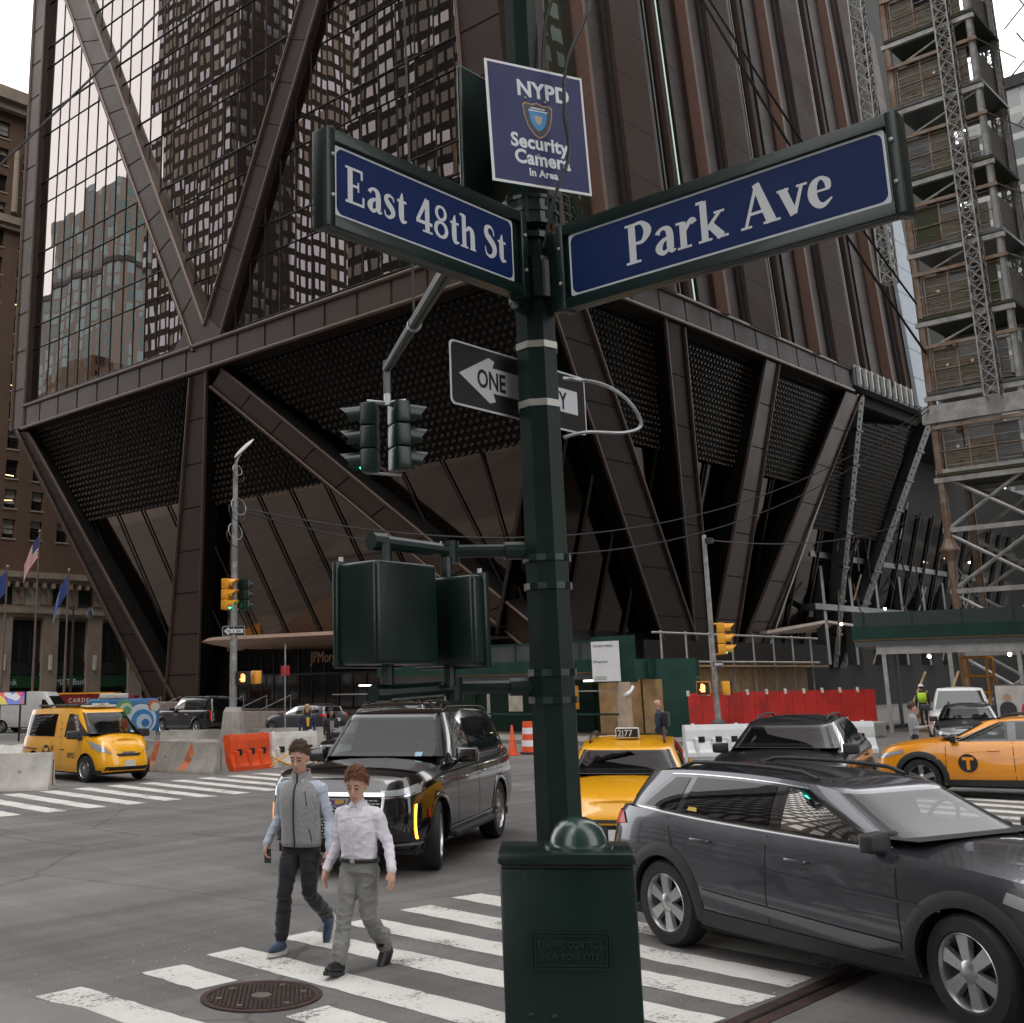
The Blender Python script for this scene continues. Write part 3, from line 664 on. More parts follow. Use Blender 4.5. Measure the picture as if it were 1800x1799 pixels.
far_tower('unseen block across the avenue, added to cut sky light from that side', -62,25,-13,88,110, M['blockD'])  # out of view; added to hold back sky light on near surfaces
# ================================================================= building site on the side street
M['rust'] = mat('rusty_steel_paint', (.34,.31,.27), .6, .2, var=0, col2=(.2,.085,.03), scale=1.3, detail=8)
M['steelw'] = mat('pale_steel', (.4,.4,.39), .5, .3, var=.3, scale=2)
M['steelg'] = mat('grey_steel', (.11,.115,.12), .45, .5, var=.25, scale=1.5)
M['bluepan'] = mat('blue_grey_panel', (.3,.35,.4), .5, .2, var=.15, scale=.6)
M['mesh_pan'] = mat('mesh_cage', (.13,.115,.085), .7, .2, var=.4, scale=3, bump=.4, bscale=30)
M['olive'] = mat('olive_tarp', (.045,.05,.024), .8, var=.2)
M['bulb'] = mat('site_bulb', (1,.93,.8), .5, emit=12, var=0, rvar=0)
# pale panels strip and raw girder at the unfinished end of the side facade
for i in range(9):
    z = 24.2+2.55*i
    if i < 7:
        o = MB().prism([Np(97.6,z,.9),Np(101.6,z,.9),Np(101.6,z+2.5,.9),Np(97.6,z+2.5,.9)], (0,.3,0)).build('temporary_panel', M['bluepan'], T, world=True); fix_normals(o)
MB().box(85.7,33.7,24.0,103,34.5,25.6).build('raw_girder', M['steelg'], T, world=True)
for i in range(15): MB().box(86.2+1.15*i,33.45,24.05,86.4+1.15*i,33.75,25.5).build('girder_stiffener', M['steelw'], T, world=True)
for (sa, sb, w, mt) in ((87.6,91.4,.9,'steelg'),(101.5,92.6,1.3,'steelg'),(87.2,79.4,.25,'steelw')):
    p0, p1 = Ni(sa,23.6,.2), Ni(sb,3.2,.2); mb = MB(); mb.prism([p0, p0+V(w,0,0), p1+V(w,0,0), p1], (0,1.0,0)); o = mb.build('raw_column', M[mt], T, world=True); fix_normals(o)
    if w > .3:
        for k in range(36):
            c = p0.lerp(p1, k/36); MB().ball(c+V(w*.5,-.05,0),.11,.06,.11,6,4).build('bolt', M['steelw'], T, world=True)
        for k in range(1, 8):
            c = p0.lerp(p1, k/8); MB().box(c.x-.12,c.y-.1,c.z-.09,c.x+w+.12,c.y+.3,c.z+.09).build('splice_plate', M['black'], T, world=True)
for i in range(7): MB().box(88+5.2*i,39.2-.3,3.4,88.5+5.2*i,39.6,16).build('site_column', M['steelg'], T, world=True)
for z in (7.5,11.5,15.8): MB().box(86,38.6,z,126,40,z+.45).build('slab_edge', M['steelg'], T, world=True)
rs = random.Random(21)
for i in range(26):
    s_ = rs.uniform(86,124); z_ = rs.uniform(3,14); MB().tube([(s_,37.6,z_),(s_+rs.uniform(-4,4),37.9,z_+rs.uniform(1.5,5))], .07, 5).build('site_prop', M['steelg'] if i % 3 else M['rust'], T, world=True)
for i in range(9): MB().ball((87+4.3*i,37.2,rs.uniform(4,13)),.1,n=8,k=5).build('site_lamp', M['bulb'], T, world=True)
# hoist tower
HX, HY = 66.5, 21.9
H = thing('construction_hoist', 'rusty scaffold hoist tower with mesh landings stacked beside the tower corner', 'hoist tower', (67,20,0))
def h(mb, nm, mt, **k): return mb.build(nm, mt, H, world=True, **k)
xa, xb, ya, yb = 66.4, 70.6, 22.0, 17.3     # ya: left legs, yb: right legs
for (x, y) in ((xa,ya),(xa,yb+.1),(xb,ya),(xb,yb+.1)):
    h(MB().cyl((x,y,.1),(x,y,48),.22 if y == ya else .2,n=10), 'leg', M['rust'] if y == ya else M['steelw'])
levels = [13.3, 17.6+.3, 22.2, 26.3, 30.6, 35.2, 39.6, 44]
for i, z in enumerate(levels):
    h(MB().box(xa-.25,yb-.2,z-.62,xa-.02,ya+.3,z-.34), 'beam', M['steelw'])
    h(MB().box(xb+.02,yb-.2,z-.62,xb+.25,ya+.3,z-.34), 'beam', M['steelw'])
    h(MB().box(xa-.3,yb-.2,z-.3,xb+.3,ya+.1,z-.12), 'deck', M['steelg'] if i % 2 else M['olive'])
    wdt = (ya-.35-(yb+.45))/3
    for k in range(3):
        y0 = yb+.45+wdt*k
        if i in (3,2) and k == (2 if i == 3 else 0): h(MB().box(xa-.08,y0,z-.1,xa-.03,y0+wdt-.06,z+2.3), 'tarp', M['olive']); continue
        pr_ = random.Random(i*7+k); h(MB().box(xa-.06,y0,z,xa-.03,y0+wdt-.1,z+pr_.choice((1.1,1.6,2.2,2.2,2.3))), 'cage_panel', M['mesh_pan'] if pr_.random() < .7 else M['steelg'])
        for q_ in range(6): h(MB().box(xa-.085,y0,z+.3+.33*q_,xa-.065,y0+wdt-.1,z+.325+.33*q_), 'cage_wire', M['rust'] if q_ % 2 else M['steelw'])
        h(MB().box(xa-.12,y0+wdt-.1,z-.1,xa-.03,y0+wdt-.02,z+2.5), 'cage_post', M['rust'])
        (h(MB().box(xa-.14,y0+.45,z+1.2,xa-.11,y0+.6,z+1.35), 'notice', M['white_d']) if pr_.random() < .4 else None)
    for zz in (z+.02, z+1.1, z+2.2): h(MB().tube([(xa-.12,yb+.2,zz),(xa-.12,ya-.1,zz)], .035, 6), 'guard_rail', M['rust'])
    h(MB().ball((xa+.2,yb+1.2+2*(i%2),z+1.9),.07,n=8,k=5), 'bulb', M['bulb'])
    h(MB().tube([(xa,ya,z+2.3),(xa,yb+.1,z+4.0 if i else z+3.4)], .06, 6), 'brace', M['steelw'])
    h(MB().box(xb-.06,yb+.4,z,xb,ya-.3,z+1.2), 'back_panel', M['mesh_pan'])
    h(MB().box(xa+.3,yb+.1,z,xb-.3,yb+.14,z+2.1), 'side_panel', M['mesh_pan']); h(MB().box(xa+.3,ya-.2,z,xb-.3,ya-.16,z+2.6), 'side_panel', M['mesh_pan'])
    for kk in range(5): h(MB().tube([(xa-.1,yb+.5+kk*.95,z+.5+.35*(kk%3)),(xa-.1,yb+1.4+kk*.75,z+.5+.35*(kk%3))], .022, 5), 'cage_slat', M['rust'])
    h(MB().tube([(xa+1.4,yb+.6,z-.3),(xa+1.4,yb+.6,z+4.1)], .07, 6), 'inner_post', M['steelg']); h(MB().tube([(xa+2.6,ya-.9,z-.3),(xa+2.6,ya-.9,z+4.1)], .07, 6), 'inner_post', M['rust'])
    h(MB().tube([(xa-.2,ya+.1,z-.5),(xb+.2,ya+.1,z+1.6)], .045, 6), 'side_brace', M['steelw']); h(MB().tube([(xa+.2,yb-.1,z+2.6),(xb,yb-1.0,z+2.6)], .04, 6), 'outrigger', M['steelw'])
    h(MB().box(xa-.28,yb-.2,z+2.35,xa-.1,ya+.1,z+2.55), 'head_beam', M['rust'])
for z0 in (.3, 3.6, 6.9, 10.1):
    h(MB().tube([(xa,ya,z0),(xa,yb+.1,z0+3.0)], .1, 6), 'brace', M['steelw']); h(MB().tube([(xa,yb+.1,z0),(xa,ya,z0+3.0)], .1, 6), 'brace', M['steelw'])
    h(MB().tube([(xb,ya,z0),(xb,yb+.1,z0+3.0)], .1, 6), 'brace', M['steelw']); h(MB().tube([(xb,yb+.1,z0),(xb,ya,z0+3.0)], .1, 6), 'brace', M['steelw'])
    h(MB().box(xa-.15,yb-.1,z0+3.05,xa+.15,ya+.2,z0+3.3), 'beam', M['steelw'])
h(MB().box(xa-.35,yb-.3,16.0,xa+.1,ya+.5,17.0), 'transfer_beam', M['steelw'])
h(MB().lathe([(.22,-.6),(.5,-.05),(.5,.05),(.22,.6)], (xa,ya,9.0), (0,0,1), 12), 'leg_joint', M['rust'])
# lattice mast of the hoist car
def lattice(parent, x, y, w, z0, z1, step, mt):
    for (a, b) in ((0,0),(w,0),(w,w),(0,w)): MB().cyl((x+a,y-b,z0),(x+a,y-b,z1),.055,n=6).build('mast_chord', mt, parent, world=True)
    mb = MB(); z = z0
    while z < z1-.01:
        for (a,b,c,d) in ((0,0,0,w),(0,0,w,0),(w,0,w,w),(0,w,w,w)):
            mb.cyl((x+a,y-b,z),(x+c,y-d,z+step),.035,n=5,caps=False); mb.cyl((x+c,y-d,z),(x+a,y-b,z+step),.035,n=5,caps=False); mb.cyl((x+a,y-b,z),(x+c,y-d,z),.03,n=5,caps=False)
        z += step
    tag(mb.build('mast_lacing', mt, parent, world=True), kind='stuff')
lattice(H, xa-.9, yb+1.7, .75, 16.9, 48, .8, M['steelw'])
lattice(H, xb+.6, yb+.9, .75, .2, 48, .8, M['steelw'])
lattice(H, xa+.6, ya+2.2, .75, 25, 48, .8, M['steelw'])
for k in range(14):      # outer gantry on the far side of the hoist
    z = 6+3.1*k
    h(MB().tube([(xb+1.5,yb-.9,z),(xb+5.5,yb-.9,z)], .05, 6), 'gantry_rail', M['steelw']); h(MB().tube([(xb+.5,yb-.5,z),(xb+.5,yb-2.2,z+1.5)], .05, 6), 'gantry_rail', M['steelw'])
# side-street shed: green parapet on steel beams and posts
def shed_right():
    t = thing('sidewalk_shed', 'side-street sidewalk shed with green parapet on pale steel beams and thin posts', 'sidewalk shed', (53,17,0))
    a, b = V(51.9,21.4,0), V(55.6,8.0,0); d = (b-a).normalized(); nn = V(-d.y,d.x,0)
    if nn.x > 0: nn = -nn
    def pr(s0, s1, z0, z1, o0, o1, nm, mt):
        p = [a+d*s0+nn*o0, a+d*s1+nn*o0, a+d*s1+nn*o1, a+d*s0+nn*o1]; o = MB().prism([V(q.x,q.y,z0) for q in p], (0,0,z1-z0)).build(nm, mt, t, world=True); fix_normals(o)
    L_ = (b-a).length
    pr(-.3, L_, 3.95, 4.5, .25, .33, 'parapet', M['greenshed']); pr(-.3, L_, 3.9, 3.95, -6, .3, 'deck', M['wood'])
    pr(.6, L_, 3.3, 3.65, -.1, .12, 'edge_beam', M['steelw']); pr(-.2, L_, 3.65, 3.88, -5.8, .2, 'joist_layer', M['steelg'])
    for i in range(8):
        s = .2+1.95*i; pr(s, s+.09, 4.5, 5.15, .26, .32, 'parapet_post', M['greenshed'])
        s2 = .8+2.6*i
        if s2 < L_: pr(s2, s2+.16, 0, 3.3, -.05, .1, 'post', M['steelw']); pr(s2, s2+.16, 0, 3.6, -4.6, -4.45, 'post', M['steelg'])
    pr(-.2, L_, 4.5, 5.1, .28, .30, 'mesh_screen', mat('mesh_screen', (.03,.045,.045), .7, var=.2))
    for i in range(4):
        q = a+d*(2.5+3.2*i)+nn*-2.4; MB().ball((q.x,q.y,3.2),.08,n=8,k=5).build('bulb', M['bulb'], t, world=True)
shed_right()
MB_dark = MB().box(64.8,26,.1,100,33.4,3.2)
t = thing('site_hoarding', 'plywood and dark hoarding standing under the leaning columns behind the red fence', 'hoarding', (50,29,0))
for i in range(12): MB().box(47.5+1.25*i,28.9,.15,48.7+1.25*i,29.0,2.9).build('board', M['timber'] if i < 7 else M['wood'], t, world=True)
MB().box(47,29.2,.15,66,29.4,4.2).build('backing', M['core'], t, world=True)
for i in range(8): MB().cyl((47.2+2.2*i,28.6,.15),(47.2+2.2*i,28.6,4.6),.05,n=6).build('scaffold_pole', M['steelw'], t, world=True)
for z in (3.2,4.5): MB().cyl((46.5,28.6,z),(63.5,28.6,z),.05,n=6).build('scaffold_pole', M['steelw'], t, world=True)
MB().box(46,28.3,2.95,64,29.1,3.05).build('walk_board', M['wood'], t, world=True)
# red fence on concrete blocks
t = thing('red_fence', 'long red corrugated site fence between the signal pole and the timber stair', 'fence', (44,21.3,0))
a, b = V(39.6,23.0,0), V(48.4,19.6,0); d = (b-a).normalized(); L_ = (b-a).length; nn = V(-d.y,d.x,0)
k = 30
for i in range(k):
    q0 = a+d*(L_*i/k); q1 = a+d*(L_*(i+1)/k); off = nn*(.012 if i % 2 else -.012)
    o = MB().prism([V(*(q0+off).xy,.18), V(*(q1+off).xy,.18), V(*(q1+off).xy,1.86+.012*sin(i*1.7)), V(*(q0+off).xy,1.86+.012*sin(i*1.7-1.7))], nn*.03).build('panel', M['red'], t, world=True); fix_normals(o)
    if i % 3 == 0: MB().cyl(q0+V(0,0,1.75),q0+V(0,0,1.95),.06,n=6).build('post_cap', M['white_d'], t, world=True)
q1 = b-d*1.8+nn*-.5; MB().bbox(q1.x-.2,q1.y-.6,0,q1.x+1.6,q1.y+.3,.6,.06).build('concrete_block', M['concrete'], t, world=True)
# green pedestrian shed in front of the entrance
G = thing('sidewalk_shed', 'green plywood sidewalk shed with mesh parapet in front of the tower entrance', 'sidewalk shed', (41,34,0))
def gb(nm, mt, *a): MB().box(*a).build(nm, mt, G, world=True)
gb('parapet', M['greenshed'], 40.9,26.5,2.75,41.0,40.6,3.25); gb('deck', M['wood'], 41.0,26.5,2.7,44.6,40.5,2.8)
gb('edge_beam', M['steelg'], 41.0,26.6,2.45,41.15,40.5,2.7)
gb('corner_panel', M['greenshed'], 40.8,26.0,2.3,40.95,28.0,4.15); gb('return_parapet', M['greenshed'], 41.0,25.4,2.5,44.8,25.5,3.2)
o = MB().prism([V(40.8,26.0,2.4),V(42.6,24.3,2.4),V(42.6,24.3,3.2),V(40.8,26.0,3.2)], (.06,.06,0)).build('corner_parapet', M['greenshed'], G, world=True)
o = MB().prism([V(41.5,25.2,.15),V(42.7,24.2,.15),V(42.7,24.2,2.4),V(41.5,25.2,2.4)], (.08,.08,0)).build('corner_wall', M['greenshed'], G, world=True); fix_normals(o)
for i in range(9):
    p = 27+1.7*i; gb('parapet_post', M['greenshed'], 40.92,p-.05,3.25,40.99,p+.05,4.0); gb('mesh_panel', mat('mesh_grey', (.05,.06,.058), .7, var=.3) if i == 0 else bpy.data.materials['mesh_grey'], 40.95,p+.05,3.25,40.97,p+1.65,3.95)
    gb('guard_rail', M['steelw'], 41.4,p,3.55,41.44,p+1.7,3.6)
    if i % 2 == 0:
        gb('post', M['greenshed'] if i % 4 else M['steelw'], 41.05,p,.15,41.15,p+.1,2.45); gb('post', M['greenshed'], 44.2,p,.15,44.3,p+.1,2.6)
        gb('lower_rail', M['greenshed'], 41.05,p,1.0,41.1,p+3.4,1.08); gb('cross_rail', M['steelw'], 41.06,p,1.95,41.1,p+3.4,2.0)
        MB().box(41.8,p+.4,2.36,41.95,p+2.2,2.42).build('light_tube', mat('tube_lamp', (1,.95,.85), .5, emit=3.5, var=0, rvar=0) if i == 0 else bpy.data.materials['tube_lamp'], G, world=True)
gb('top_rail', M['greenshed'], 40.93,26.5,3.96,40.98,40.6,4.03)
gb('rear_boarding', M['greenshed'], 44.4,26,.15,44.5,40,2.6)
for i in range(3): gb('ply_board', M['timber'], 43.2,26.2+1.1*i,.15,43.3,27.2+1.1*i,2.5)
gb('notice', M['wood'], 40.98,35.3,1.75,41.02,36.0,2.25)
for i, (p, z) in enumerate(((33.5,1.1),(32.3,1.2),(31.2,1.0),(30.4,1.2))): gb('notice', (M['white_d'], M['signblue'], M['white'], M['yellowpaint'])[i], 43.1,p,z,43.12,p+.8,z+1.0)
sg = thing('site_sign', 'white notice board on the green shed corner', 'sign', (40.75,27.3,2.2))
MB().box(40.68,26.62,2.35,40.72,27.95,3.95).build('board', M['white'], sg, world=True)
for i, (s_, sz, z) in enumerate((('270 PARK AVENUE', .13, 3.72), ('JPMorganChase', .12, 3.1))):
    text_obj('lettering', s_, sz, M['black'], sg, frame(V(40.675,27.86,z)-sg.location, (0,-1,0), (0,0,1)), ext=.002, sx=.9)
for i in range(3): MB().box(40.672,27.82-.55,2.43+.05*i,40.678,27.82,2.44+.05*i).build('small_print', M['black'], sg, world=True)
# entrance lettering on the tower
M['gold'] = mat('bronze_letters', (.36,.23,.13), .4, .5, var=.05, emit=0)
# timber stair and yellow lift at the site gate
t = thing('timber_stair', 'rough timber stair at the end of the red fence', 'stair', (50,18.6,0))
for i in range(7): MB().box(50.2+.27*i,17.6,.2*i,50.5+.27*i,18.9,.2*i+.06).build('tread', M['timber'], t, world=True)
for y in (17.55,18.9):
    MB().prism([V(50.1,y,0),V(52.2,y,1.5),V(52.2,y,1.75),V(50.0,y,.25)], (0,.05,0)).build('stringer', M['timber'], t, world=True)
    MB().tube([(50.1,y,1.0),(52.2,y,2.5)], .05, 6).build('hand_rail', M['timber'], t, world=True); MB().tube([(50.2,y,0),(50.2,y,1.1)], .05, 6).build('post', M['timber'], t, world=True)
t = thing('scissor_lift', 'yellow lift cage over a red base behind the timber stair', 'lift', (55,17.5,0))
for (x, y) in ((54.6,17.2),(55.4,17.2),(54.6,18.2),(55.4,18.2)): MB().cyl((x,y,.3),(x,y,3.1),.05,n=6).build('post', M['yellowpaint'], t, world=True)
for z in (1.6,2.3,3.1):
    for (a_, b_) in (((54.6,17.2),(55.4,17.2)),((54.6,18.2),(55.4,18.2)),((54.6,17.2),(54.6,18.2)),((55.4,17.2),(55.4,18.2))): MB().cyl((*a_,z),(*b_,z),.045,n=6).build('rail', M['yellowpaint'], t, world=True)
MB().bbox(54.4,17.0,.05,55.6,18.4,.9,.08).build('base', M['red'], t, world=True)
# ================================================================= near pole, its signs and signals
PX, PY = 4.75, 3.50
def rrect(w, h, r, n=5):
    pts = []
    for (cx, cy, a0) in ((w/2-r,h/2-r,0),(-w/2+r,h/2-r,90),(-w/2+r,-h/2+r,180),(w/2-r,-h/2+r,270)):
        for i in range(n+1):
            a = radians(a0+90*i/n); pts.append((cx+r*cos(a), cy+r*sin(a)))
    return pts
def plate(name, poly2, mt, parent, Mx, z0=0, z1=.002):
    o = MB().prism([V(x,y,z0) for x, y in poly2], (0,0,z1-z0)).build(name, mt, parent); o.matrix_local = Mx; fix_normals(o); return o
# serif lettering drawn stroke by stroke: (x,y,width) polylines or ('b',x0,y0,x1,y1) bars, cap height 1
GL = {
 'E': (.80,[('b',.12,.02,.30,.98),('b',.04,.93,.66,1),('b',.04,0,.71,.07),('b',.59,.74,.66,.95),('b',.30,.47,.52,.54),('b',.47,.37,.525,.64),('b',.64,.05,.71,.27)]),
 'P': (.80,[('b',.12,.02,.31,.98),('b',.03,0,.43,.06),('b',.03,.94,.34,1),[(.3,.965,.06),(.50,.955,.09),(.645,.73,.19),(.50,.50,.09),(.3,.49,.06)]]),
 'a': (.58,[[(.10,.52,.12),(.13,.58,.09),(.24,.645,.07),(.37,.60,.13),(.42,.46,.16),(.42,.15,.16),(.46,.05,.10),(.56,.06,.03)],[(.40,.40,.05),(.22,.33,.10),(.12,.18,.17),(.18,.06,.11),(.28,.05,.09),(.41,.15,.05)]]),
 's': (.52,[[(.43,.50,.03),(.40,.60,.05),(.25,.64,.08),(.14,.54,.13),(.21,.41,.16),(.35,.29,.16),(.40,.15,.13),(.27,.03,.08),(.12,.06,.05),(.08,.19,.03)]]),
 't': (.44,[[(.24,.86,.03),(.21,.66,.14),(.2,.5,.17),(.2,.2,.17),(.25,.06,.12),(.41,.08,.03)],('b',.04,.58,.40,.65)]),
 '4': (.70,[[(.46,.97,.12),(.06,.28,.10)],('b',.02,.22,.66,.32),('b',.37,.03,.55,.97),('b',.27,0,.66,.055)]),
 '8': (.68,[('r',.33,.74,.185,.19,.12),('r',.33,.26,.225,.215,.14)]),
 'h': (.70,[('b',.10,.02,.27,.98),('b',.01,.93,.2,1),('b',.02,0,.35,.055),[(.25,.5,.05),(.37,.62,.10),(.49,.60,.14),(.545,.45,.17),(.545,.02,.17)],('b',.43,0,.68,.055)]),
 'S': (.64,[[(.50,.70,.03),(.46,.86,.05),(.32,.95,.08),(.16,.86,.14),(.17,.68,.18),(.34,.53,.2),(.49,.37,.19),(.49,.17,.15),(.33,.04,.09),(.15,.08,.06),(.08,.30,.03)]]),
 'r': (.54,[('b',.10,.02,.27,.64),('b',.01,.60,.2,.66),('b',.02,0,.38,.055),[(.25,.42,.05),(.35,.59,.10),(.44,.62,.13),(.48,.55,.13)]]),
 'k': (.74,[('b',.10,.02,.27,.98),('b',.01,.93,.2,1),('b',.02,0,.36,.055),[(.58,.62,.07),(.25,.28,.08)],[(.32,.38,.15),(.60,.03,.17)],('b',.44,.60,.70,.655),('b',.47,0,.76,.055)]),
 'A': (.90,[[(.44,.98,.07),(.12,.03,.065)],[(.42,.98,.15),(.72,.02,.2)],('b',.22,.28,.60,.35),('b',0,0,.26,.055),('b',.53,0,.92,.055)]),
 'v': (.64,[[(.11,.64,.17),(.33,.02,.15)],[(.55,.64,.07),(.345,.03,.08)],('b',-.01,.60,.26,.655),('b',.43,.60,.67,.655)]),
 'e': (.60,[('b',.15,.34,.50,.39),[(.47,.37,.10),(.46,.53,.12),(.33,.645,.07),(.18,.56,.14),(.12,.34,.18),(.18,.12,.15),(.33,.03,.10),(.53,.15,.03)]]),
}
def serif_text(txt, cap, name, mt, parent, Mx, sp=.32, track=0.0):
    mb = MB(); x = 0; lay = 0
    for ch in txt:
        if ch == ' ': x += sp; continue
        adv, strokes = GL[ch]
        for q in strokes:
            lay += 1; z = .0012+.00012*(lay % 9)
            if q[0] == 'b':
                _, x0, y0, x1, y1 = q; pl = [[V((x+x0)*cap,y0*cap,0),V((x+x0)*cap,y1*cap,0)],[V((x+x1)*cap,y0*cap,0),V((x+x1)*cap,y1*cap,0)]]
            elif q[0] == 'r':
                _, cx, cy, rx, ry, w = q; pl = []
                for i in range(25):
                    a = 2*pi*i/24; ww_ = w*(.55+.45*abs(cos(a))); 
                    pl.append([V((x+cx+(rx-ww_/2)*cos(a))*cap,(cy+(ry-ww_/2)*sin(a))*cap,0), V((x+cx+(rx+ww_/2)*cos(a))*cap,(cy+(ry+ww_/2)*sin(a))*cap,0)])
            else:
                pts = catmull([V(a,b,c) for a, b, c in q], 6) if len(q) > 2 else [V(*q[0]), V(*q[1])]
                pl = []
                for i, p in enumerate(pts):
                    a = pts[max(i-1,0)]; b = pts[min(i+1,len(pts)-1)]; d = V(b.x-a.x,b.y-a.y,0).normalized(); nn = V(-d.y,d.x,0); w = max(.028,p.z*1.14)/2
                    pl.append([V((x+p.x+nn.x*w)*cap,(p.y+nn.y*w)*cap,0), V((x+p.x-nn.x*w)*cap,(p.y-nn.y*w)*cap,0)])
            mb.grid([[p+V(0,0,z) for p in row] for row in pl])
        x += adv+track
    o = mb.build(name, mt, parent); o.matrix_local = Mx; return o
def oct_pole(t, segs, name, mt, n=8):
    for (z0, r0, z1, r1) in segs:
        MB().cyl((0,0,z0),(0,0,z1),r0,r1,n).build(name, mt, t)
pole = thing('traffic_pole', 'thick dark green octagonal street pole carrying the street-name signs', 'pole', (PX,PY,.13), radians(12))
oct_pole(pole, [(-.1,.123,4.05,.108),(4.05,.1,8.2,.088)], 'shaft', M['green'])
MB().lathe([(.2,0),(.2,.04),(.16,.3),(.135,.36)], (0,0,-.02), (0,0,1), 8).build('base_casting', M['green'], pole)
M['steelband'] = mat('steel_band', (.5,.5,.47), .35, .7, var=.1)
for z in (3.83,3.52): MB().lathe([(.112,-.018),(.1155,-.018),(.1155,.018),(.112,.018)], (0,0,z-.0), (0,0,1), 8, cap=False).build('steel_band', M['steelband'], pole)
for z in (2.86,2.72,2.3,2.17,4.62,4.42,4.56): MB().lathe([(.113,-.016),(.121,-.016),(.121,.016),(.113,.016)], (0,0,z-.13), (0,0,1), 16, cap=False).build('clamp_band', M['green'], pole)
MB().lathe([(.105,-.09),(.135,-.09),(.135,.11),(.105,.11)], (0,0,4.17), (0,0,1), 20).build('sign_collar', M['green'], pole)
for z in (4.63,4.70,4.77):
    MB().lathe([(.10,-.02),(.158,-.02),(.158,.0),(.10,.0)], (0,0,z-.13), (0,0,1), 20).build('clamp_plate', M['green'], pole)
MB().lathe([(.11,0),(.15,0),(.15,.14),(.11,.14)], (0,0,4.5), (0,0,1), 16).build('clamp_sleeve', M['green'], pole)
for a in range(8): MB().cyl((.148*cos(a*pi/4+.3),.148*sin(a*pi/4+.3),4.5),(.148*cos(a*pi/4+.3),.148*sin(a*pi/4+.3),4.66),.012,n=6).build('bolt', M['green'], pole)
# street-name signs: deep box frames with a blue reflective blade
def street_sign(label, origin, right, length, height, panel, txt, cap, tx, ty, side):
    t = thing('street_sign', label, 'street sign', origin)
    Mx = frame((0,0,0), right, (0,0,1)); zc = height/2
    def bx(nm, mt, x0, y0, z0, x1, y1, z1, b=.006):
        o = MB().bbox(x0,y0,z0,x1,y1,z1,b).build(nm, mt, t, smooth=30); o.matrix_local = Mx
    bx('frame_back', M['green'], 0,0,-.03,length,height,.035)
    bx('frame_rail', M['green'], .0,height-.055,.03,length,height+.004,.06); bx('frame_rail', M['green'], .0,-.004,.03,length,.055,.06)
    xn, xf = (0, length-.09) if side == 'far_left' else (0, length-.06)
    bx('end_cap', M['green'], -.012,-.006,-.036,.036,height+.006,.062); bx('end_cap', M['green'], length-.036,-.006,-.036,length+.012,height+.006,.062)
    x0, y0, x1, y1 = panel; cx, cy = (x0+x1)/2, (y0+y1)/2; w, h_ = x1-x0, y1-y0
    P1 = Mx @ Matrix.Translation((cx,cy,.0365))
    plate('border', rrect(w, h_, .012), M['signwhite'], t, P1, 0, .003)
    plate('blade', rrect(w-.022, h_-.022, .035), M['signblue'], t, P1, .0032, .0045)
    serif_text(txt, cap, 'lettering', M['signwhite'], t, Mx @ Matrix.Translation((tx,ty,.0415)))
    for yy in (height*.3, height*.72):
        for xx in (.016, length-.016): o = MB().ball((xx,yy,.066),.011,n=8,k=5).build('bolt', M['galv'], t); o.matrix_local = Mx
    return t
street_sign('blue East 48th St street-name blade in a dark green box frame', (3.16,3.44,4.17), (1,0,0), 1.38, .45, (.05,.062,1.295,.39), 'East 48th St', .172, .105, .142, 'left')
street_sign('blue Park Ave street-name blade in a dark green box frame', (4.67,3.24,4.08), (0,-1,0), 1.70, .44, (.06,.06,1.65,.385), 'Park Ave', .203, .385, .13, 'right')
for (c) in ((4.66,3.5),(4.75,3.33)): MB().box(-.05,-.09,4.1-.13,.05,.09,4.5-.13).build('sign_bracket', M['green'], pole) if False else None
MB().box(-.24,-.02,3.99,.0,.02,4.42).build('sign_bracket', M['green'], pole); MB().box(-.02,-.26,3.99,.02,.0,4.42, Matrix.Rotation(radians(-12),4,'Z')).build('sign_bracket', M['green'], pole)
# police camera notice
u = V(.942,-.336,0); 
ns = thing('camera_notice', 'navy police security-camera notice with white border and shield, strapped to the pole', 'sign', (4.62,3.36,4.75))
rl = radians(2.0); uu = (u*cos(rl)+V(0,0,sin(rl))); vv = u.cross(V(0,0,1)); upv = vv.cross(uu)*1 if vv.cross(uu).z > 0 else uu.cross(vv)
Mn = frame(V(4.66,3.355,5.135)-ns.location, uu, upv)
plate('panel', [(-.31,-.345),(.31,-.345),(.31,.345),(-.31,.345)], M['white'], ns, Mn, 0, .006)
plate('face', [(-.296,-.331),(.296,-.331),(.296,.331),(-.296,.331)], M['nypdblue'], ns, Mn, .0062, .0072)
for s_, sz, x, y, sx in (('NYPD',.125,-.125,.17,1.0),('Security',.108,-.185,-.13,.98),('Camera',.108,-.168,-.22,.98),('In Area',.058,-.085,-.285,1.0)):
    text_obj('lettering', s_, sz, M['signwhite'], ns, Mn @ Matrix.Translation((x,y,.0085)), bold=sz*.032, spacing=1.04, ext=.0008, sx=sx)
def shield(s): return [(x*s,y*s) for x, y in ((-.5,.42),(-.42,.5),(-.2,.47),(0,.53),(.2,.47),(.42,.5),(.5,.42),(.46,.1),(.36,-.22),(.18,-.45),(0,-.56),(-.18,-.45),(-.36,-.22),(-.46,.1))]
def shmat(n_, c): return mat(n_, c, .5, var=0, rvar=0)
Ms = Mn @ Matrix.Translation((0,.04,0)); cols_ = [shmat('shield_gold',(.5,.3,.12)), shmat('shield_dark',(.02,.02,.03)), shmat('shield_blue',(.03,.25,.55)), shmat('shield_tan',(.5,.4,.28))]
for k, (s_, c) in enumerate(((.19,cols_[0]),(.178,cols_[1]),(.115,cols_[2]),(.05,cols_[3]))): plate('shield', shield(s_), c, ns, Ms, .0073+.0006*k, .0077+.0006*k)
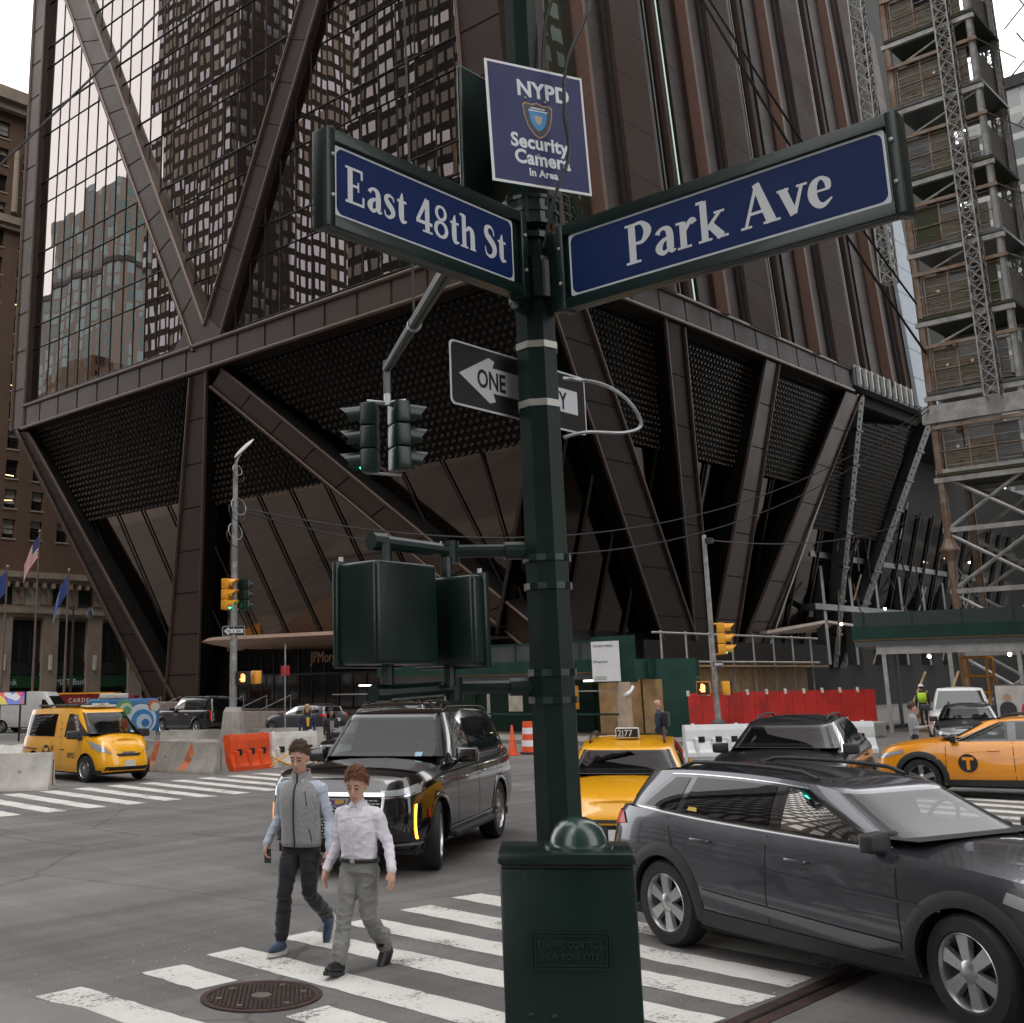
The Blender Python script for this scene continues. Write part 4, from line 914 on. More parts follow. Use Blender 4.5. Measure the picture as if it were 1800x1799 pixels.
for k, (w_, y_) in enumerate(((.09,.066),(.12,.052))): plate('shield_script', [(-w_/2,y_-.004),(w_/2,y_-.004),(w_/2,y_+.004),(-w_/2,y_+.004)], M['signwhite'], ns, Ms, .0098, .0102)
for (x, y) in ((-.075,.155),(.05,.15),(-.02,-.165)): o = MB().ball((x,y,.009),.009,n=8,k=4).build('bolt', M['galv'], ns); o.matrix_local = Mn
bp = thing('sign_panel', 'dark green blank back of a sign behind the camera notice', 'sign', (4.5,3.7,4.8))
MB().bbox(4.42,3.68,4.82,5.05,3.71,5.55,.01).build('panel', M['green'], bp, world=True)
# one-way sign behind the pole
ow = thing('one_way_sign', 'black and white ONE WAY arrow sign strapped behind the thick green pole', 'one way sign', (4.21,3.64,3.6))
def oneway(t, Mx, W_, H_, txt=True):
    plate('border', rrect(W_,H_,.03*H_/.32), M['signwhite'], t, Mx @ Matrix.Translation((W_/2,H_/2,0)), 0, .004)
    plate('face', rrect(W_-.06*H_,H_-.06*H_,.03), M['black'], t, Mx @ Matrix.Translation((W_/2,H_/2,0)), .0042, .0052)
    a = H_; ar = [(.03*W_+.03,.5*a),(.26*W_,.86*a),(.30*W_,.82*a),(.285*W_,.71*a),(.93*W_,.71*a),(.93*W_,.31*a),(.285*W_,.31*a),(.30*W_,.18*a),(.26*W_,.14*a)]
    plate('arrow', ar, M['signwhite'], t, Mx, .0054, .0062)
    for tx_, px_ in (('ONE',.175),('WAY',.62)): text_obj('lettering', tx_, .40*a, M['black'], t, Mx @ Matrix.Translation((px_*W_,.365*a,.0068)), bold=.010*a, ext=.0004, sx=.82*W_/a/3.46)
oneway(ow, frame(V(4.21,3.64,3.605)-ow.location, (1,0,0), (0,0,1)), 1.16, .335)
# pedestrian signals turned away from us, on bent arms
def ped_box(label, x0, y0, z0, dx, dy, hgt, face):
    t = thing('pedestrian_signal', label, 'pedestrian signal', (x0+dx/2,y0+dy/2,z0), group=None)
    b = MB(); bm = bmesh.new(); bmesh.ops.create_cube(bm, size=1)
    for v in bm.verts: v.co = V((v.co.x)*dx, (v.co.y)*dy, (v.co.z+.5)*hgt)
    bmesh.ops.bevel(bm, geom=bm.edges[:], offset=.022, segments=3, profile=.5, affect='EDGES'); b.bm(bm); b.build('housing', M['green'], t, smooth=40)
    lip = MB()
    if face == 'y': lip.bbox(-dx/2-.012,dy/2-.035,-.012,dx/2+.012,dy/2,hgt+.012,.008)
    else: lip.bbox(dx/2-.035,-dy/2-.012,-.012,dx/2,dy/2+.012,hgt+.012,.008)
    lip.build('door_frame', M['green'], t, smooth=40)
    for sx_ in (-1,1):
        p = V(dx/2*.86*sx_, dy/2-.02, hgt+.01) if face == 'y' else V(dx/2-.02, dy/2*.86*sx_, hgt+.01)
        MB().cyl(p, p+V(0,0,.022), .012, n=8).build('hinge', M['galv'], t)
    MB().cyl((0,0,hgt-.005),(0,0,hgt+.10),.03,n=10).build('top_spigot', M['green'], t); MB().cyl((0,0,-.09),(0,0,.005),.03,n=10).build('bottom_spigot', M['green'], t)
    lens = MB(); 
    if face == 'y': lens.box(-dx*.4,dy/2-.004,.05,dx*.4,dy/2+.004,hgt-.05)
    else: lens.box(dx/2-.004,-dy*.4,.05,dx/2+.004,dy*.4,hgt-.05)
    lens.build('lens', M['black'], t)
ped_box('dark green pedestrian signal seen from behind, the larger outer one on the bent arms', 3.75,3.72,2.345,.42,.28,.47, 'y')
ped_box('dark green pedestrian signal seen from behind, half hidden between the outer one and the pole', 4.26,3.58,2.335,.11,.42,.43, 'x')
arm = thing('signal_bracket', 'pair of dark green pipe arms holding the pedestrian signals to the pole', 'bracket', (PX,PY,2.2))
a1 = hd = None
for (z, zc) in ((2.905, 1), (2.235, -1)):
    J = V(4.40,3.84,z); 
    MB().tube([V(4.70,3.56,z), J], .033, 10).build('arm_pipe', M['green'], arm, world=True); MB().tube([J, V(3.93,3.90,z+.02*zc)], .036, 10).build('arm_pipe', M['green'], arm, world=True)
    MB().cyl(J+V(0,0,-.06),J+V(0,0,.05),.048,n=12).build('tee_fitting', M['green'], arm, world=True)
    MB().cyl(V(3.90,3.90,z+.02*zc),V(3.98,3.89,z+.02*zc),.045,n=10).build('pipe_cap', M['green'], arm, world=True); MB().cyl((4.60,3.65,z),(4.68,3.58,z),.045,n=10).build('collar', M['green'], arm, world=True)
# mast arm with the hanging two-way signal
def signal(t, org, fdir, hgt=.68, mt=None, lit=2, depth=.16, lens_cols=None):
    """three-section head: org = centre of housing, fdir = horizontal facing direction"""
    f_ = Vector(fdir).normalized(); r_ = V(-f_.y,f_.x,0); sec = hgt/3; w = sec*1.02; o = Vector(org)
    Mx = Matrix((f_, r_, V(0,0,1))).transposed().to_4x4(); Mx.translation = o-t.location
    mb = MB()
    for k in range(3): mb.bbox(-depth/2,-w/2,(k-1.5)*sec+.004,depth/2,w/2,(k-.5)*sec-.004,.02*hgt/.68)
    b = mb.build('housing', mt, t, smooth=40); b.matrix_local = Mx
    for k in range(3):
        zc = (1-k)*sec; rad = sec*.43; vis = MB(); rows = []
        for i in range(15):
            a = radians(-40+260*i/14); ln = sec*.95*(.55+.45*max(0, sin(a)))
            rows.append([V(depth/2-.005,rad*cos(a),zc+rad*sin(a)), V(depth/2+ln,rad*1.0*cos(a),zc+rad*sin(a)-.03*sec), V(depth/2+ln,rad*.93*cos(a),zc+rad*.93*sin(a)-.03*sec), V(depth/2-.005,rad*.93*cos(a),zc+rad*.93*sin(a))])
        vis.grid(rows); o_ = vis.build('visor', mt, b, smooth=50)
        le = MB().lathe([(rad*.9,0),(rad*.85,.012),(rad*.5,.028),(0,.034)], (depth/2+.003,0,zc), (1,0,0), 16, cap=False).build('lens', M['lensoff'][k] if k != lit else M['lenson'][k], b, smooth=60)
M['lensoff'] = [mat('lens_red_off',(.05,.004,.003),.2,var=0), mat('lens_amber_off',(.06,.03,.003),.2,var=0), mat('lens_green_off',(.003,.03,.02),.2,var=0)]
M['lenson'] = [mat('lens_red_on',(1,.06,.02),.3,emit=4,var=0,rvar=0), mat('lens_amber_on',(1,.5,.05),.3,emit=4,var=0,rvar=0), mat('lens_green_on',(.05,.9,.55),.3,emit=1.6,var=0,rvar=0)]
ma = thing('mast_arm', 'slender grey-green signal mast arm reaching from the pole out over the crosswalk', 'mast arm', (4.82,3.62,5.1))
MB().tube([V(4.8,3.58,5.1), V(6.3,5.4,5.36), V(8.05,7.79,5.36)], [.075,.062,.045], 12).build('arm', mat('arm_grey', (.03,.036,.035), .4, .4, var=.2), ma, world=True)
MB().cyl((4.76,3.53,5.0),(4.84,3.62,5.2),.1,n=10).build('arm_socket', M['green'], ma, world=True)
MB().cyl((8.05,7.79,5.44),(8.05,7.79,5.10),.04,n=10).build('drop_fitting', M['steelg'], ma, world=True)
MB().lathe([(.055,-.03),(.065,-.03),(.065,.03),(.055,.03)], (7.2,6.62,5.36), (.6,.8,0), 12).build('cable_clamp', M['galv'], ma, world=True)
MB().tube([(7.2,6.62,5.4),(7.05,6.55,12.0)], .012, 6).build('tie_wire', M['black'], ma, world=True)
sh = thing('traffic_signal', 'dark green two-way traffic signal hanging from the mast arm', 'traffic signal', (8.05,7.79,5.1))
MB().cyl((8.05,7.79,5.12),(8.05,7.79,4.98),.035,n=8).build('hanger', M['galv'], sh, world=True)
signal(sh, (8.14,7.72,4.67), (.93,-.37,0), .70, M['green'], lit=2)
signal(sh, (7.93,7.92,4.65), (-.55,.83,0), .70, M['green'], lit=2)
MB().tube([(7.90,7.93,5.02),(8.05,7.79,5.0),(8.20,7.68,5.03)], .025, 8).build('spreader', M['galv'], sh, world=True)
MB().tube([(7.94,7.91,4.3),(8.16,7.72,4.28)], .015, 8).build('lower_spreader', M['galv'], sh, world=True)
# control box on the pole
bx_ = thing('control_box', 'dark green steel traffic control cabinet with domed cap in front of the pole', 'control box', (4.36,3.185,.13), atan2(-.802,.597))
def cb(nm, mt, *a, b=.012): return MB().bbox(*a, b).build(nm, mt, bx_, smooth=35)
cb('cabinet', M['green'], -.292,.0,.0,.292,.40,1.33); cb('lid', M['green'], -.300,-.02,1.345,.296,.41,1.395, b=.015)
cb('gasket', M['black'], -.285,.012,1.32,.285,.39,1.35, b=.003)
MB().lathe([(.155,0),(.155,.012),(.128,.02),(.124,.05),(.108,.085),(.08,.112),(.04,.128),(0,.132)], (.06,.19,1.395), (0,0,1), 28, cap=False).build('dome', mat('green_dome', (.02,.05,.044), .25, coat=.5, var=.15), bx_, smooth=40)
Mp = frame((0,-.002,1.0), (1,0,0), (0,0,1))
for (w_, h_, z_) in ((.345,.155,.006),(.315,.128,.003)):
    ring = rrect(w_,h_,.012); inn = rrect(w_-.02,h_-.02,.008); mb = MB(); n_ = len(ring)
    mb.grid([[V(*ring[i%n_],0),V(*ring[i%n_],z_),V(*inn[i%n_],z_),V(*inn[i%n_],0)] for i in range(n_+1)]); o = mb.build('plaque_rim', M['green'], bx_); o.matrix_local = Mp; fix_normals(o)
M['greenhi'] = mat('green_relief', (.012,.036,.03), .3, coat=.4, var=.2)
text_obj('plaque_lettering', 'TRAFFIC CONTROL', .036, M['greenhi'], bx_, Mp @ Matrix.Translation((-.142,.012,.003)), ext=.003, sx=.88)
text_obj('plaque_lettering', 'NEW YORK CITY', .036, M['greenhi'], bx_, Mp @ Matrix.Translation((-.125,-.036,.003)), ext=.003, sx=.88)
for (x, z, r_) in ((-.18,.74,.012),(-.08,.735,.013),(-.18,.665,.022),(-.08,.66,.016),(-.18,.59,.012),(-.08,.585,.013),(-.015,.59,.013)): MB().ball((x,-.001,z),r_,.007,r_,10,6).build('rivet', M['green'], bx_)
for x in (-.15,.02): MB().tube([(x-.05,-.01,.5),(x+.05,-.01,.5)], .012, 8).build('vent_lip', M['green'], bx_)
# loose black cables
def cable(label, pts, r, mt=None, nm='cable'):
    o = MB().tube(catmull(pts, 8), r, 6).build(nm, mt or M['black'], smooth=60); return tag(o, label, 'cable')
cable('loose black cable looping down across the police camera notice', [(5.35,3.05,6.9),(5.02,3.1,6.3),(4.86,3.14,5.80),(4.74,3.20,5.50),(4.70,3.21,5.2),(4.72,3.21,4.95),(4.64,3.26,4.70),(4.64,3.34,4.45)], .011)
cable('second black cable rising beside the pole top', [(5.2,3.15,7.0),(4.95,3.28,6.3),(4.80,3.36,5.85),(4.75,3.37,5.5)], .01)
cable('grey cable loop sticking out of the pole beside the ONE WAY sign', [(4.84,3.41,3.80),(5.02,3.30,3.78),(5.14,3.22,3.70),(5.20,3.18,3.57),(5.10,3.22,3.515),(4.92,3.33,3.51),(4.82,3.41,3.48)], .010, M['galv'])
# ================================================================= far signal poles
def ped_yellow(parent, c, fdir, hand=True, col='yellowpaint'):
    f_ = Vector(fdir).normalized(); r_ = V(-f_.y,f_.x,0); Mx = Matrix((f_, r_, V(0,0,1))).transposed().to_4x4(); Mx.translation = Vector(c)-parent.location
    o = MB().bbox(-.14,-.22,-.22,.10,.22,.22,.03).build('pedestrian_housing', M[col], parent, smooth=40); o.matrix_local = Mx
    o2 = MB().box(.1,-.2,-.2,.16,.2,.2).build('pedestrian_face', M['black'], o)
    if hand:
        mb = MB()
        mb.box(.162,-.075,-.12,.168,.055,.02)
        for k, (y, hh) in enumerate(((-.06,.12),(-.022,.15),(.016,.13),(.048,.1))): mb.box(.162,y-.013,.02,.168,y+.013,hh)
        mb.box(.162,-.12,-.06,.168,-.075,-.03); mb.build('hand_symbol', M['handon'], o)
M['handon'] = mat('hand_lamp', (1,.13,.03), .4, emit=5, var=0, rvar=0)
lp = thing('lamp_post', 'grey sticker-covered lamp post with cobra lamp and signals on the median', 'lamp post', (25.41,32.17,.2))
def lpb(mb, nm, mt, **k): return mb.build(nm, mt, lp, **k)
M['polegrey'] = mat('pole_grey', (.27,.27,.265), .55, .35, var=.45, scale=5, detail=8)
lpb(MB().lathe([(.46,0),(.44,.35),(.33,1.35),(.24,1.5)], (0,0,0), (0,0,1), 8), 'pedestal', M['concrete'])
lpb(MB().cyl((0,0,1.4),(.0,0,9.9),.13,.085,12), 'shaft', M['polegrey'])
lpb(MB().tube([(0,0,9.9),(.05,-.05,10.15),(.14,-.1,10.3)], .05, 8), 'lamp_arm', M['polegrey'])
mb = MB(); bm = bmesh.new(); bmesh.ops.create_uvsphere(bm, u_segments=14, v_segments=8, radius=1); 
for v in bm.verts: v.co = V(v.co.x*.52,v.co.y*.24,v.co.z*.09*(1 if v.co.z > 0 else .5))
hd_dir = V(.62,-.2,.66).normalized(); zd = V(-.66,.25,.7); zd = (zd-hd_dir*zd.dot(hd_dir)).normalized(); Mh = Matrix((hd_dir, zd.cross(hd_dir), zd)).transposed().to_4x4(); Mh.translation = (.25,-.16,10.5)
mb.bm(bm, Mh); lpb(mb, 'lamp_head', M['white_d'], smooth=40)
for i, (z, r_) in enumerate(((9.7,.2),(9.5,.24),(8.4,.32),(8.2,.36),(7.5,.3),(7.3,.36))):
    lpb(MB().tube([(.08*sin(i)+r_*cos(a*.5236),-.1+r_*.3*sin(a*.5236),z+r_*sin(a*.5236)) for a in range(12)], .016, 5, closed=True), 'cable_coil', M['black'] if i % 2 else M['galv'])
def arrow_plate(t, c, right, W_, H_):
    oneway(t, frame(Vector(c)-t.location, right, (0,0,1)), W_, H_)
signal(lp, (25.18,32.30,5.52), (.35,-.94,0), 1.08, M['yellowpaint'], lit=2, depth=.25)
signal(lp, (25.66,31.97,5.50), (.97,.25,0), 1.08, M['green'], lit=2, depth=.25)
lpb(MB().tube([(-.25,.15,5.8),(.25,-.2,5.8)], .03, 6), 'signal_bracket', M['polegrey']); lpb(MB().tube([(-.25,.15,4.8),(.25,-.2,4.8)], .03, 6), 'signal_bracket', M['polegrey'])
arrow_plate(lp, (25.05,32.34,4.08), (.76,-.65,0), .76, .34)
ped_yellow(lp, (25.62,31.90,2.66), (-.60,-.78,0), True, 'plastic'); ped_yellow(lp, (25.98,31.62,2.68), (.65,-.2,0), False)
rp = thing('signal_pole', 'slim grey signal pole with yellow signals standing before the red fence', 'signal pole', (35.9,19.8,.0))
MB().cyl((0,0,.9),(0,0,7.15),.1,.075,12).build('shaft', M['polegrey'], rp); MB().lathe([(.3,0),(.28,.3),(.22,.95),(.14,1.05)], (0,0,0), (0,0,1), 8).build('base', mat('green_grey_base', (.06,.075,.07), .6, var=.3), rp)
MB().lathe([(.09,-.1),(.17,-.08),(.17,.08),(.09,.1)], (.1,-.1,6.95), (0,0,1), 10).build('cable_box', M['black'], rp)
signal(rp, (36.05,19.52,3.66), (.35,-.94,0), 1.05, M['yellowpaint'], lit=2, depth=.25)
MB().tube([(0,0,4.15),(.15,-.28,4.15)], .03, 6).build('signal_bracket', M['yellowpaint'], rp); MB().tube([(0,0,3.15),(.15,-.28,3.15)], .03, 6).build('signal_bracket', M['yellowpaint'], rp)
ped_yellow(rp, (35.72,20.15,2.05), (-.9,-.4,0), True); ped_yellow(rp, (36.05,19.5,2.05), (.6,-.8,0), False)
arrow_plate(rp, (35.72,19.75,2.72), (.5,-.86,0), .34, .2)
# ================================================================= flags
def flag_mat(kind):
    if kind != 'stripes': return mat('blue_flag', (.02,.05,.2), .8, var=.15, sheen=.3)
    mt = mat('striped_flag', (.5,.5,.5), .8, var=0, rvar=0); n = mt.node_tree.nodes; L = mt.node_tree.links; p = n['Principled BSDF']
    uv = n.new('ShaderNodeTexCoord'); sp = n.new('ShaderNodeSeparateXYZ'); L.new(uv.outputs['UV'], sp.inputs[0])
    def mth(op, a, b):
        q = n.new('ShaderNodeMath'); q.operation = op
        for i, v in enumerate((a, b)):
            if isinstance(v, (int, float)): q.inputs[i].default_value = v
            else: L.new(v, q.inputs[i])
        return q.outputs[0]
    st_ = mth('GREATER_THAN', mth('FRACT', mth('MULTIPLY', sp.outputs[1], 6.5), 0), .5)
    m1 = n.new('ShaderNodeMix'); m1.data_type = 'RGBA'; m1.inputs['A'].default_value = (.42,.03,.04,1); m1.inputs['B'].default_value = (.65,.62,.6,1); L.new(st_, m1.inputs['Factor'])
    can = mth('MULTIPLY', mth('LESS_THAN', sp.outputs[0], .4), mth('GREATER_THAN', sp.outputs[1], .46))
    m2 = n.new('ShaderNodeMix'); m2.data_type = 'RGBA'; m2.inputs['B'].default_value = (.03,.05,.15,1); L.new(m1.outputs['Result'], m2.inputs['A']); L.new(can, m2.inputs['Factor']); L.new(m2.outputs['Result'], p.inputs['Base Color'])
    return mt
def flagpole(label, x, y, ztop, kind, fl, fh, droop):
    t = thing('flagpole', label, 'flagpole', (x,y,.15))
    MB().cyl((0,0,0),(0,0,ztop),.1,.055,10).build('pole', mat('pole_brown', (.14,.1,.085), .5, .4, var=.2), t); MB().ball((0,0,ztop+.1),.12,n=10,k=6).build('finial', M['gold'], t)
    f_ = mat('x', (0,0,0)) if False else flag_mat(kind); rows = []; uvs = []; d = V(-.72,.69,0)
    for i in range(13):
        u_ = i/12; row = []
        for j in range(9):
            v_ = j/8; dr = droop*u_**1.3; w = .22*sin(u_*7+v_*2)*u_
            row.append(V(.06*d.x,.06*d.y,0)+d*(fl*u_*(1-.35*droop/2))+V(d.y,-d.x,0)*w+V(0,0,ztop-.2-fh*(1-v_)*(1-.15*u_)-dr*1.1)); uvs.append((u_,v_))
        rows.append(row)
    o = MB().grid(rows).build('flag', f_, t, smooth=80); uvl = o.data.uv_layers.new(name='UVMap')
    for lo in o.data.loops: uvl.data[lo.index].uv = uvs[lo.vertex_index]
flagpole('tall flagpole with a drooping striped red and white flag', 42.75,76.9,13.6,'stripes',1.5,1.7,1.9)
flagpole('flagpole with a blue flag at the avenue side of the striped one', 40.9,77.9,11.0,'b',1.7,1.6,1.8)
flagpole('flagpole with a dark blue flag at the tower side of the striped one', 44.65,75.85,10.8,'b',1.6,1.4,2.2)
# avenue street lamp and lettering on the tower
text_obj('entrance_lettering', 'JPMorganChase', 1.0, M['gold'], T, frame(V(51.9,57.6,3.95)-T.location, (0,-1,0), (0,0,1)), ext=.02, sx=.82)
t = thing('street_lamp', 'dark twin-arm street lamp in front of the limestone base', 'street lamp', (50,84,0.15))
MB().cyl((0,0,0),(0,0,9.2),.12,.07,10).build('post', M['black'], t)
for s_ in (-1,1):
    MB().tube(catmull([(0,0,8.6),(s_*.8,0,9.0),(s_*1.5,0,8.9)], 5), .04, 6).build('arm', M['black'], t); MB().lathe([(.08,0),(.28,-.35),(.3,-.7),(.12,-.95)], (s_*1.5,0,8.95), (0,0,1), 12).build('lantern', mat('lantern', (.2,.22,.24), .4, var=.1), t)
# overhead wires
def wire(label, a, b, sag, r=.018, n=24):
    a = Vector(a); b = Vector(b); tag(MB().tube([a.lerp(b,i/n)-V(0,0,sag*4*(i/n)*(1-i/n)) for i in range(n+1)], r, 5).build('overhead_wire', mat('wire', (.03,.03,.033), .6, var=0) if 'wire' not in bpy.data.materials else bpy.data.materials['wire']), label, 'wire')
# ================================================================= vehicles
M['cglass'] = mat('car_glass', (.012,.014,.014), .015, var=0, rvar=0, spec=.85, coat=.0)
M['skin2d'] = mat('driver_skin', (.3,.17,.12), .6, var=.1)
def thin_glass(name, tint, ior=1.48):
    mt = bpy.data.materials.new(name); mt.use_nodes = True; n = mt.node_tree.nodes; L = mt.node_tree.links; n.clear()
    o = n.new('ShaderNodeOutputMaterial'); mx = n.new('ShaderNodeMixShader'); fr = n.new('ShaderNodeFresnel'); fr.inputs[0].default_value = ior
    tr = n.new('ShaderNodeBsdfTransparent'); tr.inputs[0].default_value = (*tint,1); gl = n.new('ShaderNodeBsdfGlossy'); gl.inputs['Roughness'].default_value = .0
    L.new(fr.outputs[0], mx.inputs[0]); L.new(tr.outputs[0], mx.inputs[1]); L.new(gl.outputs[0], mx.inputs[2]); L.new(mx.outputs[0], o.inputs[0]); return mt
M['wglass'] = thin_glass('windshield_glass', (.62,.68,.66)); M['sglass'] = thin_glass('side_glass', (.45,.49,.48), 1.42)
M['privacy'] = mat('privacy_glass', (.004,.004,.005), .015, var=0, rvar=0, spec=.5, coat=0)
M['lamp'] = mat('lamp_glass', (.42,.44,.46), .1, .3, var=.1, scale=20, coat=1)
M['tail'] = mat('tail_lamp', (.5,.008,.01), .3, var=.1, coat=.2)
M['plate'] = mat('number_plate', (.62,.42,.06), .5, var=.05)
M['plate_w'] = mat('number_plate_white', (.6,.6,.58), .5, var=.1)
M['black_paint'] = mat('black_paint', (.006,.006,.0065), .12, var=0, rvar=.2, coat=1)
M['grey_paint'] = mat('grey_paint', (.076,.078,.094), .24, .55, var=.05, coat=1)
M['navy_paint'] = mat('navy_paint', (.02,.022,.03), .3, .4, var=.1, coat=.8)
M['rover_paint'] = mat('matt_grey_paint', (.06,.06,.07), .35, .5, var=.05, coat=.5)
M['white_paint'] = mat('white_paint', (.6,.6,.59), .35, var=.08, coat=.5)
M['seat'] = mat('interior', (.03,.03,.03), .8, var=.2)
M['stick'] = mat('sticker_pale_blue', (.25,.45,.6), .5, var=.2, scale=30)
def sgn(a): return 1 if a >= 0 else -1
class Car:
    def __init__(s, name, label, cat, loc, heading, spec, group=None):
        s.__dict__.update(spec); s.sp = spec
        s.t = thing(name, label, cat, (loc[0],loc[1],loc[2] if len(loc) > 2 else 0), atan2(heading[1],heading[0]), group)
        s.xm = 0.0
    # ---- lower body surface
    def zt(s, x, t):
        xx = x/s.L; return lerpk(s.sill, xx)+(smk(s.shoulder, xx)-lerpk(s.sill, xx))*t
    def wt(s, t): return s.W/2*smk(s.wprof, t)
    def xf(s, t): return s.L/2+smk(s.fprof, t)
    def xr(s, t): return -s.L/2+smk(s.rprof, t)
    def low_y(s, x, t):
        e = s.xf(t) if x > 0 else s.xr(t); n = s.nf if x > 0 else s.nr; r = min(1, abs(x/e)); return s.wt(t)*(1-r**n)**(1/n)
    def low_x(s, y, t, front=True):
        e = s.xf(t) if front else s.xr(t); n = s.nf if front else s.nr; r = min(1, abs(y)/s.wt(t)); return e*(1-r**n)**(1/n)
    def ringx(s):
        # arc-length even sampling of half ring (front centre -> side -> rear centre)
        pts = []; N = 1500
        for i in range(N+1):
            a = pi*i/N; c = cos(a); q = sin(a); n = s.nf if c > 0 else s.nr
            pts.append((sgn(c)*abs(c)**(2/n), abs(q)**(2/n)))
        d = [0]
        for (a, b) in zip(pts, pts[1:]): d.append(d[-1]+math.hypot((a[0]-b[0])*s.L/2, (a[1]-b[1])*s.W/2))
        M_ = s.NU; out = []; j = 0
        for k in range(M_+1):
            tgt = d[-1]*k/M_
            while j < N-1 and d[j+1] < tgt: j += 1
            f = (tgt-d[j])/max(1e-9, d[j+1]-d[j]); out.append((pts[j][0]+(pts[j+1][0]-pts[j][0])*f, pts[j][1]+(pts[j+1][1]-pts[j][1])*f))
        return out
    def lower(s):
        ring = s.ringx(); NT = s.NT; mb = MB(); vid = {}; vs = []; fs = []
        full = ring + [(x,-y) for x, y in ring[-2:0:-1]]; K = len(full)
        for k in range(NT+1):
            t = k/NT
            for i, (cx, cy) in enumerate(full):
                x = cx*(s.xf(t) if cx > 0 else -s.xr(t)); y = cy*s.wt(t); z = s.zt(x, t)
                x += 0; vs.append([x,y,z])
        def wheel_of(v):
            for wx in (s.wf, s.wb):
                dx = v[0]-wx; dz = v[2]-s.rw; r = math.hypot(dx, dz)
                if abs(v[1]) > s.W/2-.34: 
                    yield wx, dx, dz, r
        R = s.arch; drop = set()
        for idx, v in enumerate(vs):
            for wx, dx, dz, r in wheel_of(v):
                if r < R:
                    if r > R-.055: f = R/max(r,1e-6); v[0] = wx+dx*f; v[2] = s.rw+dz*f
                    else: drop.add(idx)
                elif r < R+.03: f = R/r; v[0] = wx+dx*f; v[2] = s.rw+dz*f
        for k in range(NT):
            for i in range(K):
                q = (k*K+i, k*K+(i+1)%K, (k+1)*K+(i+1)%K, (k+1)*K+i)
                if any(a in drop for a in q): continue
                fs.append(q)
        mb.add(vs, fs)
        # hood / deck cap
        top = [vs[NT*K+i] for i in range(K)]; half = len(ring); NS = 14; rows = []
        for i in range(half):
            x, y, z = top[i]; row = []
            for j in range(NS+1):
                q = 1-2*j/NS; cr = smk(s.crown, x/s.L)
                row.append(V(x, y*q, z+cr*(1-abs(q)**2.4)))
            rows.append(row)
        mb.grid(rows)
        o = mb.build('body', s.paint, s.t, smooth=32, weld=.0015); return o
    # ---- greenhouse surface
    def gz(s, x, v):
        xx = x/s.L; b = smk(s.shoulder, xx)-.01; return b+(smk(s.roof, xx)-b)*v
    def gends(s, v): return s.gb[0]+(s.gt[0]-s.gb[0])*v, s.gb[1]+(s.gt[1]-s.gb[1])*v
    def gw(s, v): return s.gwb+(s.gwt-s.gwb)*v+.035*sin(pi*v)*s.W/2*.6
    def g_y(s, x, v):
        r_, f_ = s.gends(v); c = (r_+f_)/2; h_ = (f_-r_)/2; q = min(1, abs((x-c)/h_)); return s.gw(v)*(1-q**s.ng)**(1/s.ng)
    def g_x(s, y, v, front=True):
        r_, f_ = s.gends(v); c = (r_+f_)/2; h_ = (f_-r_)/2; q = min(1, abs(y)/s.gw(v)); return c+(h_ if front else -h_)*(1-q**s.ng)**(1/s.ng)
    def zz(s, x, v):   # height with the roof reference taken at the level end points so panes stay planar
        return s.gz(x, v)
    def upper(s):
        N = 260; NV = 26; mb = MB(); rows = []; F = 4000; n_ = s.ng
        raw = [(sgn(cos(2*pi*i/F))*abs(cos(2*pi*i/F))**(2/n_), sgn(sin(2*pi*i/F))*abs(sin(2*pi*i/F))**(2/n_)) for i in range(F+1)]
        r0, f0 = s.gends(.5); hh = (f0-r0)/2; d = [0]
        for p, q in zip(raw, raw[1:]): d.append(d[-1]+math.hypot((p[0]-q[0])*hh, (p[1]-q[1])*s.gw(.5)))
        ring = []; j = 0
        for k in range(N):
            tg = d[-1]*k/N
            while d[j+1] < tg: j += 1
            f = (tg-d[j])/max(1e-9,d[j+1]-d[j]); ring.append((raw[j][0]+(raw[j+1][0]-raw[j][0])*f, raw[j][1]+(raw[j+1][1]-raw[j][1])*f))
        vs = []; fs = []
        for k in range(NV+1):
            v = k/NV; r_, f_ = s.gends(v); c = (r_+f_)/2; h_ = (f_-r_)/2
            vs += [V(c+h_*x, s.gw(v)*y, s.gz(c+h_*x,v)) for x, y in ring]
        for k in range(NV):
            v = (k+.5)/NV; r_, f_ = s.gends(v); c = (r_+f_)/2; h_ = (f_-r_)/2
            for i in range(N):
                x = c+h_*(ring[i][0]+ring[(i+1)%N][0])/2; y = s.gw(v)*(ring[i][1]+ring[(i+1)%N][1])/2
                if s.open_at(x, y, v): continue
                fs.append((k*N+i, k*N+(i+1)%N, (k+1)*N+(i+1)%N, (k+1)*N+i))
        mb.add(vs, fs); top = vs[NV*N:]+[vs[NV*N]]; cap = []
        for q in (1,.93,.82,.6,.35,.12,0):
            r_, f_ = s.gends(1); c = (r_+f_)/2
            cap.append([V(c+(p.x-c)*q, p.y*q, s.gz(c+(p.x-c)*q,1)+s.rc*(1-q**2.2)) for p in top])
        mb.grid(cap); return mb.build('cabin', s.paint, s.t, smooth=40, weld=.0015)
    openings = ()
